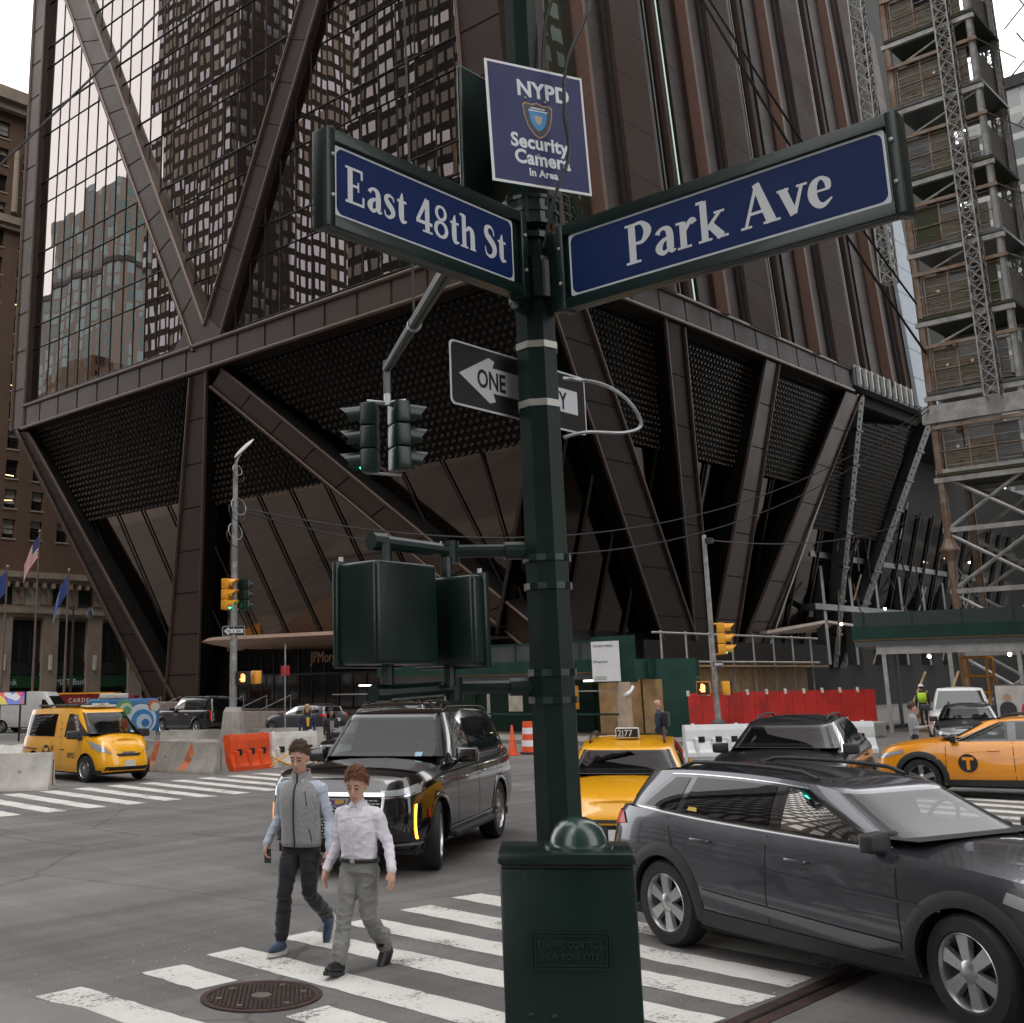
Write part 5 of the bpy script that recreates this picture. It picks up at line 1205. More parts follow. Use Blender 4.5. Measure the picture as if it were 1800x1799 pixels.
    def open_at(s, x, y, v):
        """openings: ('front', yb, yt, v0, v1) or ('side', xb0, xb1, xt0, xt1, v0, v1)"""
        for o in s.openings:
            if o[0] == 'front':
                _, yb, yt, v0, v1 = o; yl = yb+(yt-yb)*(v-v0)/(v1-v0); r_, f_ = s.gends(v)
                if v0+.05 < v < v1-.04 and abs(y) < yl-.05 and x > (r_+f_)/2 + (f_-r_)/2*.6: return True
            else:
                _, b0, b1, t0, t1, v0, v1 = o; q = (v-v0)/(v1-v0)
                if v0+.05 < v < v1-.05 and abs(y) > s.gw(v)*.75 and b0+(t0-b0)*q+.035 < x < b1+(t1-b1)*q-.035: return True
        return False
    def interior(s, xs, drv=.36, head=False):
        f = s.gb[1]; r = s.gb[0]; rows = []
        for i in range(9):
            x = r+.25+(f-.02-r-.25)*i/8; rows.append([V(x, (s.gwb-.05)*q, smk(s.shoulder,x/s.L)+smk(s.crown,x/s.L)*1.05+.012) for q in (-1,-.5,0,.5,1)])
        MB().grid(rows).build('interior_lining', M['seat'], s.t)
        zb = smk(s.shoulder, 0)
        MB().bbox(f-.62,-s.gwb+.12,zb-.02,f-.30,s.gwb-.12,zb+.10,.04).build('dashboard', M['seat'], s.t, smooth=40)
        for x in xs:
            for y in (drv,-drv):
                MB().bbox(x-.10,y-.23,zb-.2,x+.02,y+.23,zb+.22,.05).build('seat', M['seat'], s.t, smooth=40); MB().bbox(x-.11,y-.12,zb+.25,x-.01,y+.12,zb+.40,.04).build('headrest', M['seat'], s.t, smooth=40)
        MB().tube([(f-.70+.06*sin(a*pi/8),drv+.18*cos(a*pi/8),zb+.08+.17*sin(a*pi/8)) for a in range(16)], .016, 6, closed=True).build('steering_wheel', M['black'], s.t)
        MB().bbox(s.gt[1]-.02,-.12,s.gz(0,1)-.17,s.gt[1]+.02,.12,s.gz(0,1)-.10,.015).build('rear_view_mirror', M['black'], s.t)
        if head:
            MB().ball((xs[0]+.06,drv,zb+.26),.10,.085,.125,12,8).build('driver_head', M['skin2d'], s.t, smooth=60); MB().ball((xs[0]+.03,drv,zb-.02),.16,.24,.2,12,8).build('driver_torso', M['seat'], s.t, smooth=60)
    # ---- conformal overlays
    def side_pane(s, name, mt, xb0, xb1, xt0, xt1, v0, v1, sd, off=.004, n=8, parent=None):
        rows = []
        for i in range(n+1):
            p = i/n; row = []
            for j in range(n+1):
                q = j/n; v = v0+(v1-v0)*q; x = (xb0+(xb1-xb0)*p)*(1-q)+(xt0+(xt1-xt0)*p)*q
                row.append(V(x, sd*(s.g_y(x,v)+off), s.gz(x,v)))
            rows.append(row)
        mb = MB().grid(rows if sd < 0 else rows[::-1]); return mb.build(name, mt, parent or s.t, smooth=60)
    def end_pane(s, name, mt, yb, yt, v0, v1, front=True, off=.005, n=14, parent=None):
        rows = []
        for i in range(n+1):
            p = -1+2*i/n; row = []
            for j in range(9):
                q = j/8; v = v0+(v1-v0)*q; y = p*(yb+(yt-yb)*q); x = s.g_x(y,v,front)
                row.append(V(x+(off if front else -off), y, s.gz(x,v)+.003))
            rows.append(row)
        mb = MB().grid(rows[::-1] if front else rows); return mb.build(name, mt, parent or s.t, smooth=60)
    def windshield(s, yb, yt, v0, v1):
        o = s.end_pane('windshield', M['wglass'], yb, yt, v0, v1)
        for (p0, p1, q0, q1) in ((-1,1,0,.075),(-1,1,.95,1),(-1,-.92,0,1),(.92,1,0,1)):
            rows = []
            for i in range(15):
                p = p0+(p1-p0)*i/14; row = []
                for j in range(9):
                    q = q0+(q1-q0)*j/8; v = v0+(v1-v0)*q; y = p*(yb+(yt-yb)*q); x = s.g_x(y,v,True); row.append(V(x+.003,y,s.gz(x,v)+.001))
                rows.append(row)
            MB().grid(rows[::-1]).build('windshield_border', M['black'], o, smooth=60)
        yq = yb*.55; rows = []
        for i in range(3):
            row = []
            for j in range(3):
                y = yq+.05*i; v = v0+.12+.05*j; x = s.g_x(y,v,True); row.append(V(x+.008,y,s.gz(x,v)+.004))
            rows.append(row)
        MB().grid(rows).build('inspection_sticker', M['stick'], o)
    def side_patch(s, name, mt, pts, sd, off=.004, n=6, parent=None):      # pts: 4 corners (x, t): bl, br, tr, tl
        rows = []
        for i in range(n+1):
            p = i/n; row = []
            for j in range(n+1):
                q = j/n; x = (pts[0][0]*(1-p)+pts[1][0]*p)*(1-q)+(pts[3][0]*(1-p)+pts[2][0]*p)*q; t = (pts[0][1]*(1-p)+pts[1][1]*p)*(1-q)+(pts[3][1]*(1-p)+pts[2][1]*p)*q
                row.append(V(x, sd*(s.low_y(x,t)+off), s.zt(x,t)))
            rows.append(row)
        return MB().grid(rows if sd < 0 else rows[::-1]).build(name, mt, parent or s.t, smooth=60)
    def end_patch(s, name, mt, pts, front=True, off=.006, n=10, parent=None, thick=0):   # pts: 4 corners (y,t)
        rows = []
        for i in range(n+1):
            p = i/n; row = []
            for j in range(n+1):
                q = j/n; y = (pts[0][0]*(1-p)+pts[1][0]*p)*(1-q)+(pts[3][0]*(1-p)+pts[2][0]*p)*q; t = (pts[0][1]*(1-p)+pts[1][1]*p)*(1-q)+(pts[3][1]*(1-p)+pts[2][1]*p)*q
                x = s.low_x(y,t,front); row.append(V(x+(off if front else -off), y*(1+off*.3), s.zt(x,t)))
            rows.append(row)
        return MB().grid(rows[::-1] if front else rows).build(name, mt, parent or s.t, smooth=60)
    # ---- wheels
    def wheels(s, rim='five', steer=0, face=None):
        R = s.rw; w = s.tw
        key = ('wheel', R, w, rim)
        if key not in WC:
            ty = MB().lathe([(R*.66,-w/2+.01),(R*.70,-w/2),(R*.93,-w/2+.004),(R*.985,-w/2+.035),(R,-w/2+.06),(R,w/2-.06),(R*.985,w/2-.035),(R*.93,w/2-.004),(R*.70,w/2),(R*.66,w/2-.01)], (0,0,0), (0,1,0), 40, cap=False).mesh('tyre', 35); ty.materials.append(M['rubber'])
            rm = MB(); rm.lathe([(R*.68,w/2-.012),(R*.655,w/2-.004),(R*.63,w/2-.02),(R*.60,w/2-.06),(R*.60,-w/2+.02)], (0,0,0), (0,1,0), 36, cap=False)
            ns, wd0, wd1 = {'five':(6,.085,.17), 'multi':(11,.045,.035), 'taxi':(5,.10,.15), 'blade':(7,.06,.05)}[rim]
            for k in range(ns):
                a = 2*pi*k/ns; rot = Matrix.Rotation(a, 4, 'Y'); h0, h1 = R*.14, R*.64
                yo = w/2-.02
                p = [V(-wd0*R*1.2,yo-.035,h0),V(wd0*R*1.2,yo-.035,h0),V(wd1*R,yo-.05,h1),V(-wd1*R,yo-.05,h1),V(-wd0*R,yo,h0),V(wd0*R,yo,h0),V(wd1*R*.8,yo-.006,h1),V(-wd1*R*.8,yo-.006,h1)]
                rm.hexa([rot @ q for q in p])
            rm.lathe([(R*.2,w/2-.05),(R*.2,w/2-.02),(R*.13,w/2-.008),(0,w/2-.006)], (0,0,0), (0,1,0), 20, cap=False)
            rme = rm.mesh('rim', 30); rme.materials.append(M['alloy'])
            dk = MB().lathe([(0,w/2-.085),(R*.6,w/2-.085)], (0,0,0), (0,1,0), 24, cap=False).mesh('brake_disc'); dk.materials.append(M['alloyd'])
            WC[key] = (ty, rme, dk)
        ty, rme, dk = WC[key]
        for wx in (s.wf, s.wb):
            for sd in (1,-1):
                e = bpy.data.objects.new('wheel', ty); COL.objects.link(e); e.parent = s.t
                e.location = (wx, sd*(s.W/2-w/2-s.winset), R); e.rotation_euler = (0, random.uniform(0,1), (0 if sd > 0 else pi)+(steer if wx == s.wf else 0)); e.rotation_mode = 'ZYX' if False else 'XYZ'
                for nm, me_ in (('rim', rme), ('brake_disc', dk)):
                    c = bpy.data.objects.new(nm, me_); COL.objects.link(c); c.parent = e
                # dark liner
                rows = []
                for q in range(21):
                    a = radians(-8+196*q/20); z1 = R+(s.arch+.005)*sin(a)
                    rows.append([V(wx+(s.arch+.005)*cos(a), sd*(s.W/2-.03), z1), V(wx+(s.arch+.005)*cos(a), sd*(s.W/2-.36), z1), V(wx, sd*(s.W/2-.36), R+.05)])
                MB().grid(rows).build('wheel_liner', M['cardark'], s.t)
    def arch_trim(s, mt, w=.07, out=.012, a0=-12, a1=192):
        for wx in (s.wf, s.wb):
            for sd in (1,-1):
                rows = []
                for i in range(25):
                    a = radians(a0+(a1-a0)*i/24); row = []
                    for r, o in ((s.arch-.02,-.03),(s.arch-.02,out),(s.arch+w*.5,out*1.2),(s.arch+w,out*.3)):
                        x = wx+r*cos(a); z = s.rw+r*sin(a)
                        t = min(1,max(0,(z-s.zt(x,0))/max(.01,s.zt(x,1)-s.zt(x,0)))); row.append(V(x, sd*(s.low_y(x,t)+o), max(z,s.zt(x,0)-.02)))
                    rows.append(row)
                MB().grid(rows if sd > 0 else rows[::-1]).build('arch_trim', mt, s.t, smooth=50)
    def underside(s):
        z = lerpk(s.sill,0)+.02
        MB().box(-s.L/2+.25,-s.W/2+.12,z-.06,s.L/2-.3,s.W/2-.12,z+.05).build('underbody', M['cardark'], s.t)
    def mirrors(s, mt, x, v=.12, size=1.0, stalk=None):
        for sd in (1,-1):
            y = s.g_y(x,v); z = s.gz(x,v); k = size
            mb = MB(); bm = bmesh.new(); bmesh.ops.create_cube(bm, size=1)
            for q in bm.verts: q.co = V(q.co.x*.12*k*(1.0 if q.co.y*sd > 0 else 1.2), q.co.y*.24*k, q.co.z*.17*k*(.85 if q.co.y*sd > 0 else 1))
            bmesh.ops.bevel(bm, geom=bm.edges[:], offset=.035*k, segments=3, profile=.6, affect='EDGES'); mb.bm(bm, Matrix.Translation((x+.02, sd*(y+.17*k), z+.03)))
            o = mb.build('mirror', mt, s.t, smooth=45)
            MB().tube([(x+.03,sd*(y-.02),z-.05),(x+.02,sd*(y+.09),z-.03)], .03*k, 8).build('mirror_stalk', stalk or M['plastic'], s.t)
            MB().box(x-.045*k,sd*(y+.17*k)-.1*k,z-.04*k,x-.038*k,sd*(y+.17*k)+.1*k,z+.1*k).build('mirror_glass', M['chrome'], o)
    def handle(s, x, t, mt, sd):
        y = s.low_y(x,t); z = s.zt(x,t)
        MB().tube(catmull([(x-.11,sd*(y-.005),z),(x-.09,sd*(y+.03),z+.003),(x+.09,sd*(y+.03),z+.003),(x+.11,sd*(y-.005),z)],4), .012, 6).build('door_handle', mt, s.t, smooth=60)
    def seams(s, xs, t0=.12, t1=.98, w=.006):
        for x in xs:
            for sd in (1,-1):
                a, b = (x if isinstance(x, tuple) else (x,x)); s.side_patch('door_seam', M['cardark'], [(a-w,t0),(a+w,t0),(b+w,t1),(b-w,t1)], sd, .0025, 8)
    def rails(s, mt, x0, x1, y, h_=.05, r=.018):
        for sd in (1,-1):
            pts = []
            for i in range(11):
                x = x0+(x1-x0)*i/10; e = min(i,10-i)/10; pts.append(V(x, sd*y, s.gz(x,1)+s.rc*.55+(h_ if e > .05 else .0)))
            MB().tube(pts, r, 8).build('roof_rail', mt, s.t, smooth=60)
    def plate_front(s, mt, t=.3, front=True, txt=None):
        x = s.low_x(0,t,front); z = s.zt(x,t); d = 1 if front else -1
        o = MB().box(x+(.012 if front else -.024),-.15,z-.075,x+(.024 if front else -.012),.15,z+.075).build('number_plate', mt, s.t)
        if txt: text_obj('plate_lettering', txt, .085, M['black'], s.t, frame((x+.026,-.125,z-.03), (0,1,0), (0,0,1)), ext=.001, sx=.9)
WC = {}
def base_spec(**k):
    d = dict(NU=180, NT=20, nf=5.2, nr=9, ng=8, winset=.015, rc=.05, tw=.235)
    d.update(k); return d
SUV = lambda **k: base_spec(L=4.6, W=1.86, wf=1.40, wb=-1.38, rw=.36, arch=.415,
    sill=[(-.5,.42),(-.40,.30),(-.2,.24),(.2,.24),(.42,.28),(.5,.34)],
    shoulder=[(-.5,1.12),(-.42,1.13),(-.2,1.08),(.1,1.04),(.22,1.03),(.34,.98),(.44,.90),(.5,.80)],
    wprof=[(0,.93),(.15,.975),(.4,1.0),(.7,.985),(.9,.955),(1,.915)],
    fprof=[(0,-.10),(.15,-.02),(.35,0),(.6,-.02),(.8,-.05),(1,-.16)], rprof=[(0,.10),(.2,.02),(.4,0),(.7,.05),(.9,.10),(1,.14)],
    crown=[(-.5,.01),(-.3,.03),(.1,.05),(.25,.075),(.4,.06),(.5,.02)],
    gb=(-2.12,1.05), gt=(-1.96,.29), gwb=.80, gwt=.60, roof=[(-.5,1.38),(-.38,1.445),(-.25,1.475),(-.07,1.46),(.065,1.405),(.25,1.30)], **k)
def dress(c, glassf='cglass', glassr='privacy', chrome=False):
    pass
def make_rav(name, label, loc, heading, paint, rim='five', taxi=False, wb=2.69, black_trim=True, steer=0, cat='suv'):
    c = Car(name, label, cat, loc, heading, SUV(paint=paint)); s = c
    ext = (wb-2.69)/2; s.L += 2*ext; s.wf += ext; s.wb -= ext; s.gb = (s.gb[0]-ext, s.gb[1]+ext*.7); s.gt = (s.gt[0]-ext, s.gt[1]+ext*.3)
    f = s.gb[1]
    s.openings = (('front',.735,.565,.03,.93), ('side',-.16,f-.36,-.16,-.04+ext*.3,.12,.86))
    c.lower(); c.upper(); c.underside(); c.wheels(rim, steer); c.arch_trim(M['plastic'], .085, .016); c.interior((.0,-1.0))
    for sd in (1,-1):
        # dark glass band: frames then panes
        c.side_pane('window_frame', M['blackgloss'], -1.82-ext, -.15, -1.50-ext, -.15, .06, .90, sd, .003, 12)
        for fr_ in ((-.17,f-.34,-.17,f-.40,.06,.17),(-.17,-.02+ext*.3,-.17,-.02+ext*.3,.81,.90),(-.20,-.11,-.20,-.11,.06,.90),(f-.44,f-.34,-.10+ext*.3,-.02+ext*.3,.1,.9)): c.side_pane('window_frame', M['blackgloss'], *fr_, sd, .003, 8)
        c.side_pane('window_frame', M['blackgloss'], f-.38, f-.12, -.04+ext*.3, .02+ext*.3, .06, .88, sd, .003, 8)
        c.side_pane('window', M['privacy'], -1.74-ext, -1.30-ext, -1.42-ext, -1.22-ext, .12, .84, sd, .008, 10)
        c.side_pane('window', M['privacy'], -1.22-ext, -.30, -1.14-ext, -.30, .12, .86, sd, .008, 10)
        c.side_pane('window', M['sglass'], -.16, f-.36, -.16, -.04+ext*.3, .12, .86, sd, .008, 12)
        c.side_pane('window', M['cglass'], f-.33, f-.16, -.01+ext*.3, .01+ext*.3, .12, .70, sd, .008, 6)
        c.side_pane('window_trim', M['chrome'] if not taxi else M['blackgloss'], -1.85-ext, f-.08, -1.85-ext, f-.08, .035, .06, sd, .008, 14)
        c.side_pane('window_trim', M['chrome'] if not taxi else M['blackgloss'], -1.50-ext, .0+ext*.3, -1.48-ext, -.02+ext*.3, .905, .925, sd, .007, 14)
        c.side_patch('sill_cladding', M['plastic'], [(s.wb+.44,.0),(s.wf-.44,.0),(s.wf-.44,.13),(s.wb+.44,.16)], sd, .012, 8)
        c.handle(-.98, .82, paint, sd); c.handle(.10, .80, paint, sd)
        c.side_patch('handle_recess', M['cardark'], [(-1.07,.80),(-.89,.80),(-.89,.835),(-1.07,.835)], sd, .002, 4); c.side_patch('handle_recess', M['cardark'], [(.01,.78),(.19,.78),(.19,.815),(.01,.815)], sd, .002, 4)
        c.side_patch('headlight', M['lamp'], [(s.L/2-.62,.80),(s.L/2-.16,.70),(s.L/2-.14,.82),(s.L/2-.60,.90)], sd, .006, 8)
        c.side_patch('tail_light', M['tail'], [(-s.L/2+.12,.76),(-s.L/2+.40,.82),(-s.L/2+.33,.93),(-s.L/2+.12,.95)], sd, .012, 8)
        c.side_patch('body_crease', paint, [(s.wb+.30,.66),(s.wf-.15,.60),(s.wf-.15,.625),(s.wb+.30,.70)], sd, .014, 10); c.side_patch('lower_crease', paint, [(s.wb+.5,.26),(s.wf-.5,.20),(s.wf-.5,.27),(s.wb+.5,.36)], sd, .016, 10)
    c.seams([(-.24,-.24),(f-.10,f-.13),(-1.08-ext,-1.32-ext)])
    c.windshield(.735,.565,.03,.93); c.end_pane('rear_window', M['privacy'], .66, .52, .25, .85, False)
    for sd in (1,-1): c.end_patch('headlight', M['lamp'], [(sd*.50,.74),(sd*.80,.72),(sd*.80,.86),(sd*.46,.84)], True, .008); c.end_patch('tail_light', M['tail'], [(sd*.55,.80),(sd*.80,.76),(sd*.80,.93),(sd*.6,.93)], False, .01)
    c.end_patch('grille', M['blackgloss'], [(-.62,.18),(.62,.18),(.48,.62),(-.48,.62)], True, .008); c.end_patch('grille_bar', M['plastic'], [(-.45,.66),(.45,.66),(.42,.74),(-.42,.74)], True, .01)
    for k in range(4): c.end_patch('grille_slat', M['plastic'], [(-.58+.02*k,.24+.09*k),(.58-.02*k,.24+.09*k),(.58-.02*k,.27+.09*k),(-.58+.02*k,.27+.09*k)], True, .016)
    c.end_patch('bumper_cladding', M['plastic'], [(-.85,.0),(.85,.0),(.80,.13),(-.80,.13)], True, .012); c.end_patch('bumper_cladding', M['plastic'], [(-.86,.0),(.86,.0),(.86,.30),(-.86,.30)], False, .012)
    c.plate_front(M['plate_w'], .36); c.plate_front(M['plate_w'], .55, False)
    c.mirrors(M['plastic'] if not taxi else M['black'], f-.30, .12, .9); c.rails(M['black'], -1.5-ext, .0, .50, .035 if not taxi else .06)
    for y0 in (.15,-.38): MB().tube([(c.g_x(y0,.03)+.05,y0,c.gz(c.g_x(y0,.03),.03)+.03),(c.g_x(y0+.4,.08)+.02,y0+.42,c.gz(c.g_x(y0+.4,.08),.08)+.02)], .008, 5).build('wiper', M['black'], s.t)
    return c
# near grey suv turning across the crosswalk
h_ = V(-.325,-.946,0).normalized(); lf = V(-h_.y,h_.x,0); rear = V(9.55,5.80,0); wbase = 2.92
ctr = rear + h_*(wbase/2) + lf*.80
RAV = make_rav('suv_car', 'dark grey suv driving over the crosswalk right behind the control box', ctr, h_, M['grey_paint'], wb=wbase, steer=radians(-6))
c = RAV
c.side_pane('sticker', M['plate'], -1.26,-1.14,-1.25,-1.15,.16,.24,-1,.012,3)
c.end_pane('windshield_sticker', mat('sticker_blue',(.08,.3,.5),.5,var=0), .05,.05,.1,.2,True,.012,4) if False else None
MB().box(.92,-.52,1.13,.93,-.40,1.22, Matrix.Rotation(0,4,'Z')).build('windshield_sticker', M['signwhite'], c.t) if False else None
# taxis
TX = make_rav('taxi_car', 'yellow taxi suv with a roof number squeezed between the pole and the grey suv', (14.05,9.15), (-.87,-.50), M['taxi'], taxi=True, cat='taxi')
def roof_sign(c, x, txt, z=None):
    zz_ = c.gz(x,1)+c.rc
    MB().bbox(x-.10,-.16,zz_-.005,x+.10,.16,zz_+.14,.02).build('roof_light', M['white_d'], c.t, smooth=40)
    MB().box(x+.101,-.145,zz_+.015,x+.104,.145,zz_+.125).build('roof_light_face', M['black'], c.t)
    text_obj('roof_lettering', txt, .125, M['signwhite'], c.t, frame((x+.106,-.135,zz_+.025), (0,1,0), (0,0,1)), ext=.001, sx=.95)
    for y in (-.5,.5): MB().tube([(x-.6,y,zz_-.03),(x-.6,y*.9,zz_+.03),(x-.55,-y*.0,zz_+.03)], .012, 5).build('roof_bar', M['black'], c.t)
roof_sign(TX, -.25, '2J77')
TR = make_rav('taxi_car', 'amber yellow taxi suv crossing the far lanes with its nose towards the signal pole', (25.1,7.75), (-.17,.985), M['taxi2'], taxi=True, rim='taxi', cat='taxi')
def logo(c, x, t, sd, r=.17):
    y = c.low_y(x,t); z = c.zt(x,t); Mx = frame((x,sd*(y+.012),z), (-sd,0,0), (0,0,1))
    plate('door_logo', [(r*cos(2*pi*i/24),r*sin(2*pi*i/24)) for i in range(24)], M['black'], c.t, Mx, 0, .002)
    text_obj('door_letter', 'T', r*1.75, c.paint, c.t, Mx @ Matrix.Translation((-r*.52,-r*.62,.0026)), bold=r*.09, ext=.0004)
logo(TR, .55, .52, 1); 
MB().box(TR.wf-.6,0,0,TR.wf-.6,0,0) if False else None
text_obj('door_lettering', 'NYC', .09, M['black'], TR.t, frame((.95,TR.low_y(.95,.55)+.014,TR.zt(.95,.55)), (-1,0,0), (0,0,1)), ext=.001) if False else None
# dark suv behind
DK = make_rav('suv_car', 'dusty navy suv in front of the red fence and white barriers', (18.7,9.0), (-.96,-.28), M['navy_paint'], cat='suv'); DK.t.scale = (1.1,1.1,1.1)
# ---- big black luxury suv
BIG = lambda **k: base_spec(L=5.45, W=2.06, wf=1.72, wb=-1.52, rw=.42, arch=.475, nf=8.5, nr=12, ng=10,
    sill=[(-.5,.46),(-.40,.36),(-.2,.30),(.2,.30),(.42,.32),(.5,.36)],
    shoulder=[(-.5,1.27),(-.3,1.27),(0,1.26),(.17,1.25),(.28,1.25),(.40,1.22),(.46,1.18),(.5,1.10)],
    wprof=[(0,.93),(.12,.97),(.4,1.0),(.75,.99),(.93,.96),(1,.925)],
    fprof=[(0,-.12),(.12,-.03),(.3,0),(.6,-.01),(.85,-.03),(1,-.09)], rprof=[(0,.06),(.2,.0),(.5,.02),(1,.06)],
    crown=[(-.5,.01),(-.3,.02),(.1,.04),(.2,.075),(.4,.06),(.5,.025)],
    gb=(-2.66,1.18), gt=(-2.38,.50), gwb=.915, gwt=.70, roof=[(-.5,1.84),(-.3,1.88),(-.1,1.90),(.05,1.89),(.12,1.86),(.3,1.75)], rc=.035, tw=.27, **k)
def make_big(name, label, loc, heading, paint, steer=0, full=True, rim='multi'):
    c = Car(name, label, 'suv', loc, heading, BIG(paint=paint)); s = c
    s.openings = (('front',.87,.68,.03,.94), ('side',-.20,.62,-.20,.36,.10,.84))
    c.lower(); c.upper(); c.underside(); c.wheels(rim, steer); c.arch_trim(M['blackgloss'], .05, .01); c.interior((.0,-1.1), .42)
    for sd in (1,-1):
        c.side_pane('window_frame', M['blackgloss'], -2.45, -.18, -2.28, -.18, .05, .88, sd, .003, 14)
        for fr_ in ((-.2,.84,-.2,.80,.05,.15),(-.2,.42,-.2,.40,.79,.88),(-.24,-.15,-.24,-.15,.05,.88),(.55,.84,.32,.42,.1,.88)): c.side_pane('window_frame', M['blackgloss'], *fr_, sd, .003, 8)
        for (b0,b1,t0,t1,g) in ((-2.38,-1.45,-2.22,-1.42,'privacy'),(-1.36,-.32,-1.34,-.32,'privacy'),(-.20,.62,-.20,.36,'sglass')): c.side_pane('window', M[g], b0,b1,t0,t1,.10,.84,sd,.008,10)
        c.side_pane('window', M['cglass'], .66,.80,.40,.42,.10,.55,sd,.008,5)
        c.side_pane('window_trim', M['chrome'], -2.48, .92, -2.48, .92, .02, .045, sd, .008, 14)
        c.side_patch('chrome_strip', M['chrome'], [(s.wb+.5,.15),(s.wf-.5,.15),(s.wf-.5,.18),(s.wb+.5,.18)], sd, .01, 8)
        c.handle(-.62,.78,M['chrome'],sd); c.handle(.40,.78,M['chrome'],sd)
        MB().bbox(s.wb+.55,sd*.86-.11,.33,s.wf-.55,sd*.98+.11 if sd > 0 else sd*.86+.11,.40,.02).build('running_board', M['plastic'], s.t) if sd > 0 else MB().bbox(s.wb+.55,-1.09,.33,s.wf-.55,-.75,.40,.02).build('running_board', M['plastic'], s.t)
        c.side_patch('headlight', M['lamp'], [(s.L/2-.34,.76),(s.L/2-.10,.76),(s.L/2-.10,.86),(s.L/2-.36,.86)], sd, .006, 6)
        # front corner: slim horizontal lamp, vertical light blade and chrome foot
        c.end_patch('headlight', M['lamp'], [(sd*.56,.80),(sd*.97,.80),(sd*.97,.885),(sd*.55,.88)], True, .008); c.end_patch('headlight_trim', M['chrome'], [(sd*.56,.765),(sd*.97,.77),(sd*.97,.79),(sd*.56,.785)], True, .010)
        c.end_patch('lamp_recess', M['blackgloss'], [(sd*.66,.10),(sd*.98,.10),(sd*.98,.74),(sd*.60,.74)], True, .006)
        c.end_patch('light_blade', M['amberon'], [(sd*.925,.14),(sd*.94,.14),(sd*.95,.62),(sd*.935,.62)], True, .016); c.end_patch('chrome_foot', M['chrome'], [(sd*.60,.03),(sd*.96,.06),(sd*.96,.10),(sd*.60,.06)], True, .02)
        c.side_patch('marker_lamp', M['tail'], [(s.wf+.46,.40),(s.wf+.52,.40),(s.wf+.52,.52),(s.wf+.46,.52)], sd, .01, 3)
        c.end_patch('tail_light', M['tail'], [(sd*.86,.4),(sd*.94,.4),(sd*.92,1.0),(sd*.85,1.0)], False, .01)
    c.seams([(-.26,-.26),(.86,.86),(-1.40,-1.40)], .2)
    c.windshield(.87,.68,.03,.94); c.end_pane('rear_window', M['privacy'], .8, .66, .12, .85, False)
    c.end_patch('grille', M['cardark'], [(-.50,.17),(.50,.17),(.57,.79),(-.57,.79)], True, .006); c.end_patch('grille_trim', M['chrome'], [(-.60,.80),(.60,.80),(.60,.855),(-.60,.855)], True, .014); c.end_patch('grille_trim', M['chrome'], [(-.53,.145),(.53,.145),(.54,.17),(-.54,.17)], True, .012)
    for sd in (1,-1): c.end_patch('grille_trim', M['chrome'], [(sd*.50,.17),(sd*.535,.17),(sd*.61,.80),(sd*.575,.80)], True, .014)
    if full:
        mb = MB()
        for k in range(12):
            for j in range(-9,10):
                t = .21+.048*k; hw = .50+.07*(t-.17)/.62; y = (j+(.5 if k % 2 else 0))*.058
                if abs(y) > hw-.03: continue
                x = c.low_x(y,t); z = c.zt(x,t); mb.box(x+.008,y-.021,z-.007,x+.02,y+.021,z+.007)
        tag(mb.build('grille_studs', M['alloy'], s.t), kind='stuff')
        z = c.zt(c.low_x(0,.70),.70); x = c.low_x(0,.70)+.025
        cr = [(-.16,.055),(.16,.055),(.13,-.015),(0,-.062),(-.13,-.015)]
        Mc = frame((x,0,z), (0,1,0), (0,0,1)); plate('crest', cr, M['chrome'], s.t, Mc, 0, .012); plate('crest_field', [(a*.8,b*.74) for a, b in cr], shmat('crest_field',(.12,.05,.16)), s.t, Mc, .0122, .014)
        plate('crest_field', [(-.03,.036),(.1,.036),(.085,0),(-.02,-.02)], shmat('crest_gold',(.5,.3,.05)), s.t, Mc, .0142, .0155)
    c.plate_front(M['plate'], .10)
    c.mirrors(M['black_paint'], .62, .10, 1.25, M['black_paint']); c.rails(M['blackgloss'], -2.2, .3, .64, .05, .02)
    for y0 in (.1,-.55): MB().tube([(c.g_x(y0,.02)+.04,y0,c.gz(c.g_x(y0,.02),.02)+.02),(c.g_x(y0+.5,.04)+.03,y0+.55,c.gz(c.g_x(y0+.5,.04),.04)+.015)], .01, 5).build('wiper', M['black'], s.t)
    MB().prism([V(-2.0,-.01,1.93),V(-1.75,-.01,1.93),V(-1.95,-.01,2.0)], (0,.02,0)).build('aerial_fin', M['black_paint'], s.t)
    return c
M['amberon'] = mat('amber_blade', (1,.32,.02), .4, emit=4, var=0, rvar=0)
hc = V(-.902,-.432,0).normalized(); lc = V(-hc.y,hc.x,0); fw_ = V(11.49,10.46,0)
CAD = make_big('luxury_suv', 'glossy black luxury suv with studded grille and amber light blade behind the two walkers', fw_ - hc*1.72 - lc*.90, hc, M['black_paint'], steer=radians(12))
CAD2 = make_big('luxury_suv', 'second black suv whose roof shows just behind the amber-lit one', (18.6,17.9), (-.88,-.47), M['black_paint'], full=False)
SUBU = make_big('luxury_suv', 'long black suv parked side-on at the tower kerb behind the lamp post', (39.0,52.6), (.03,1), M['black_paint'], full=False)
RR = make_rav('suv_car', 'matt grey suv parked at the tower kerb behind the two women', (39.8,44.6), (.02,1), M['rover_paint'], wb=2.95, rim='blade')
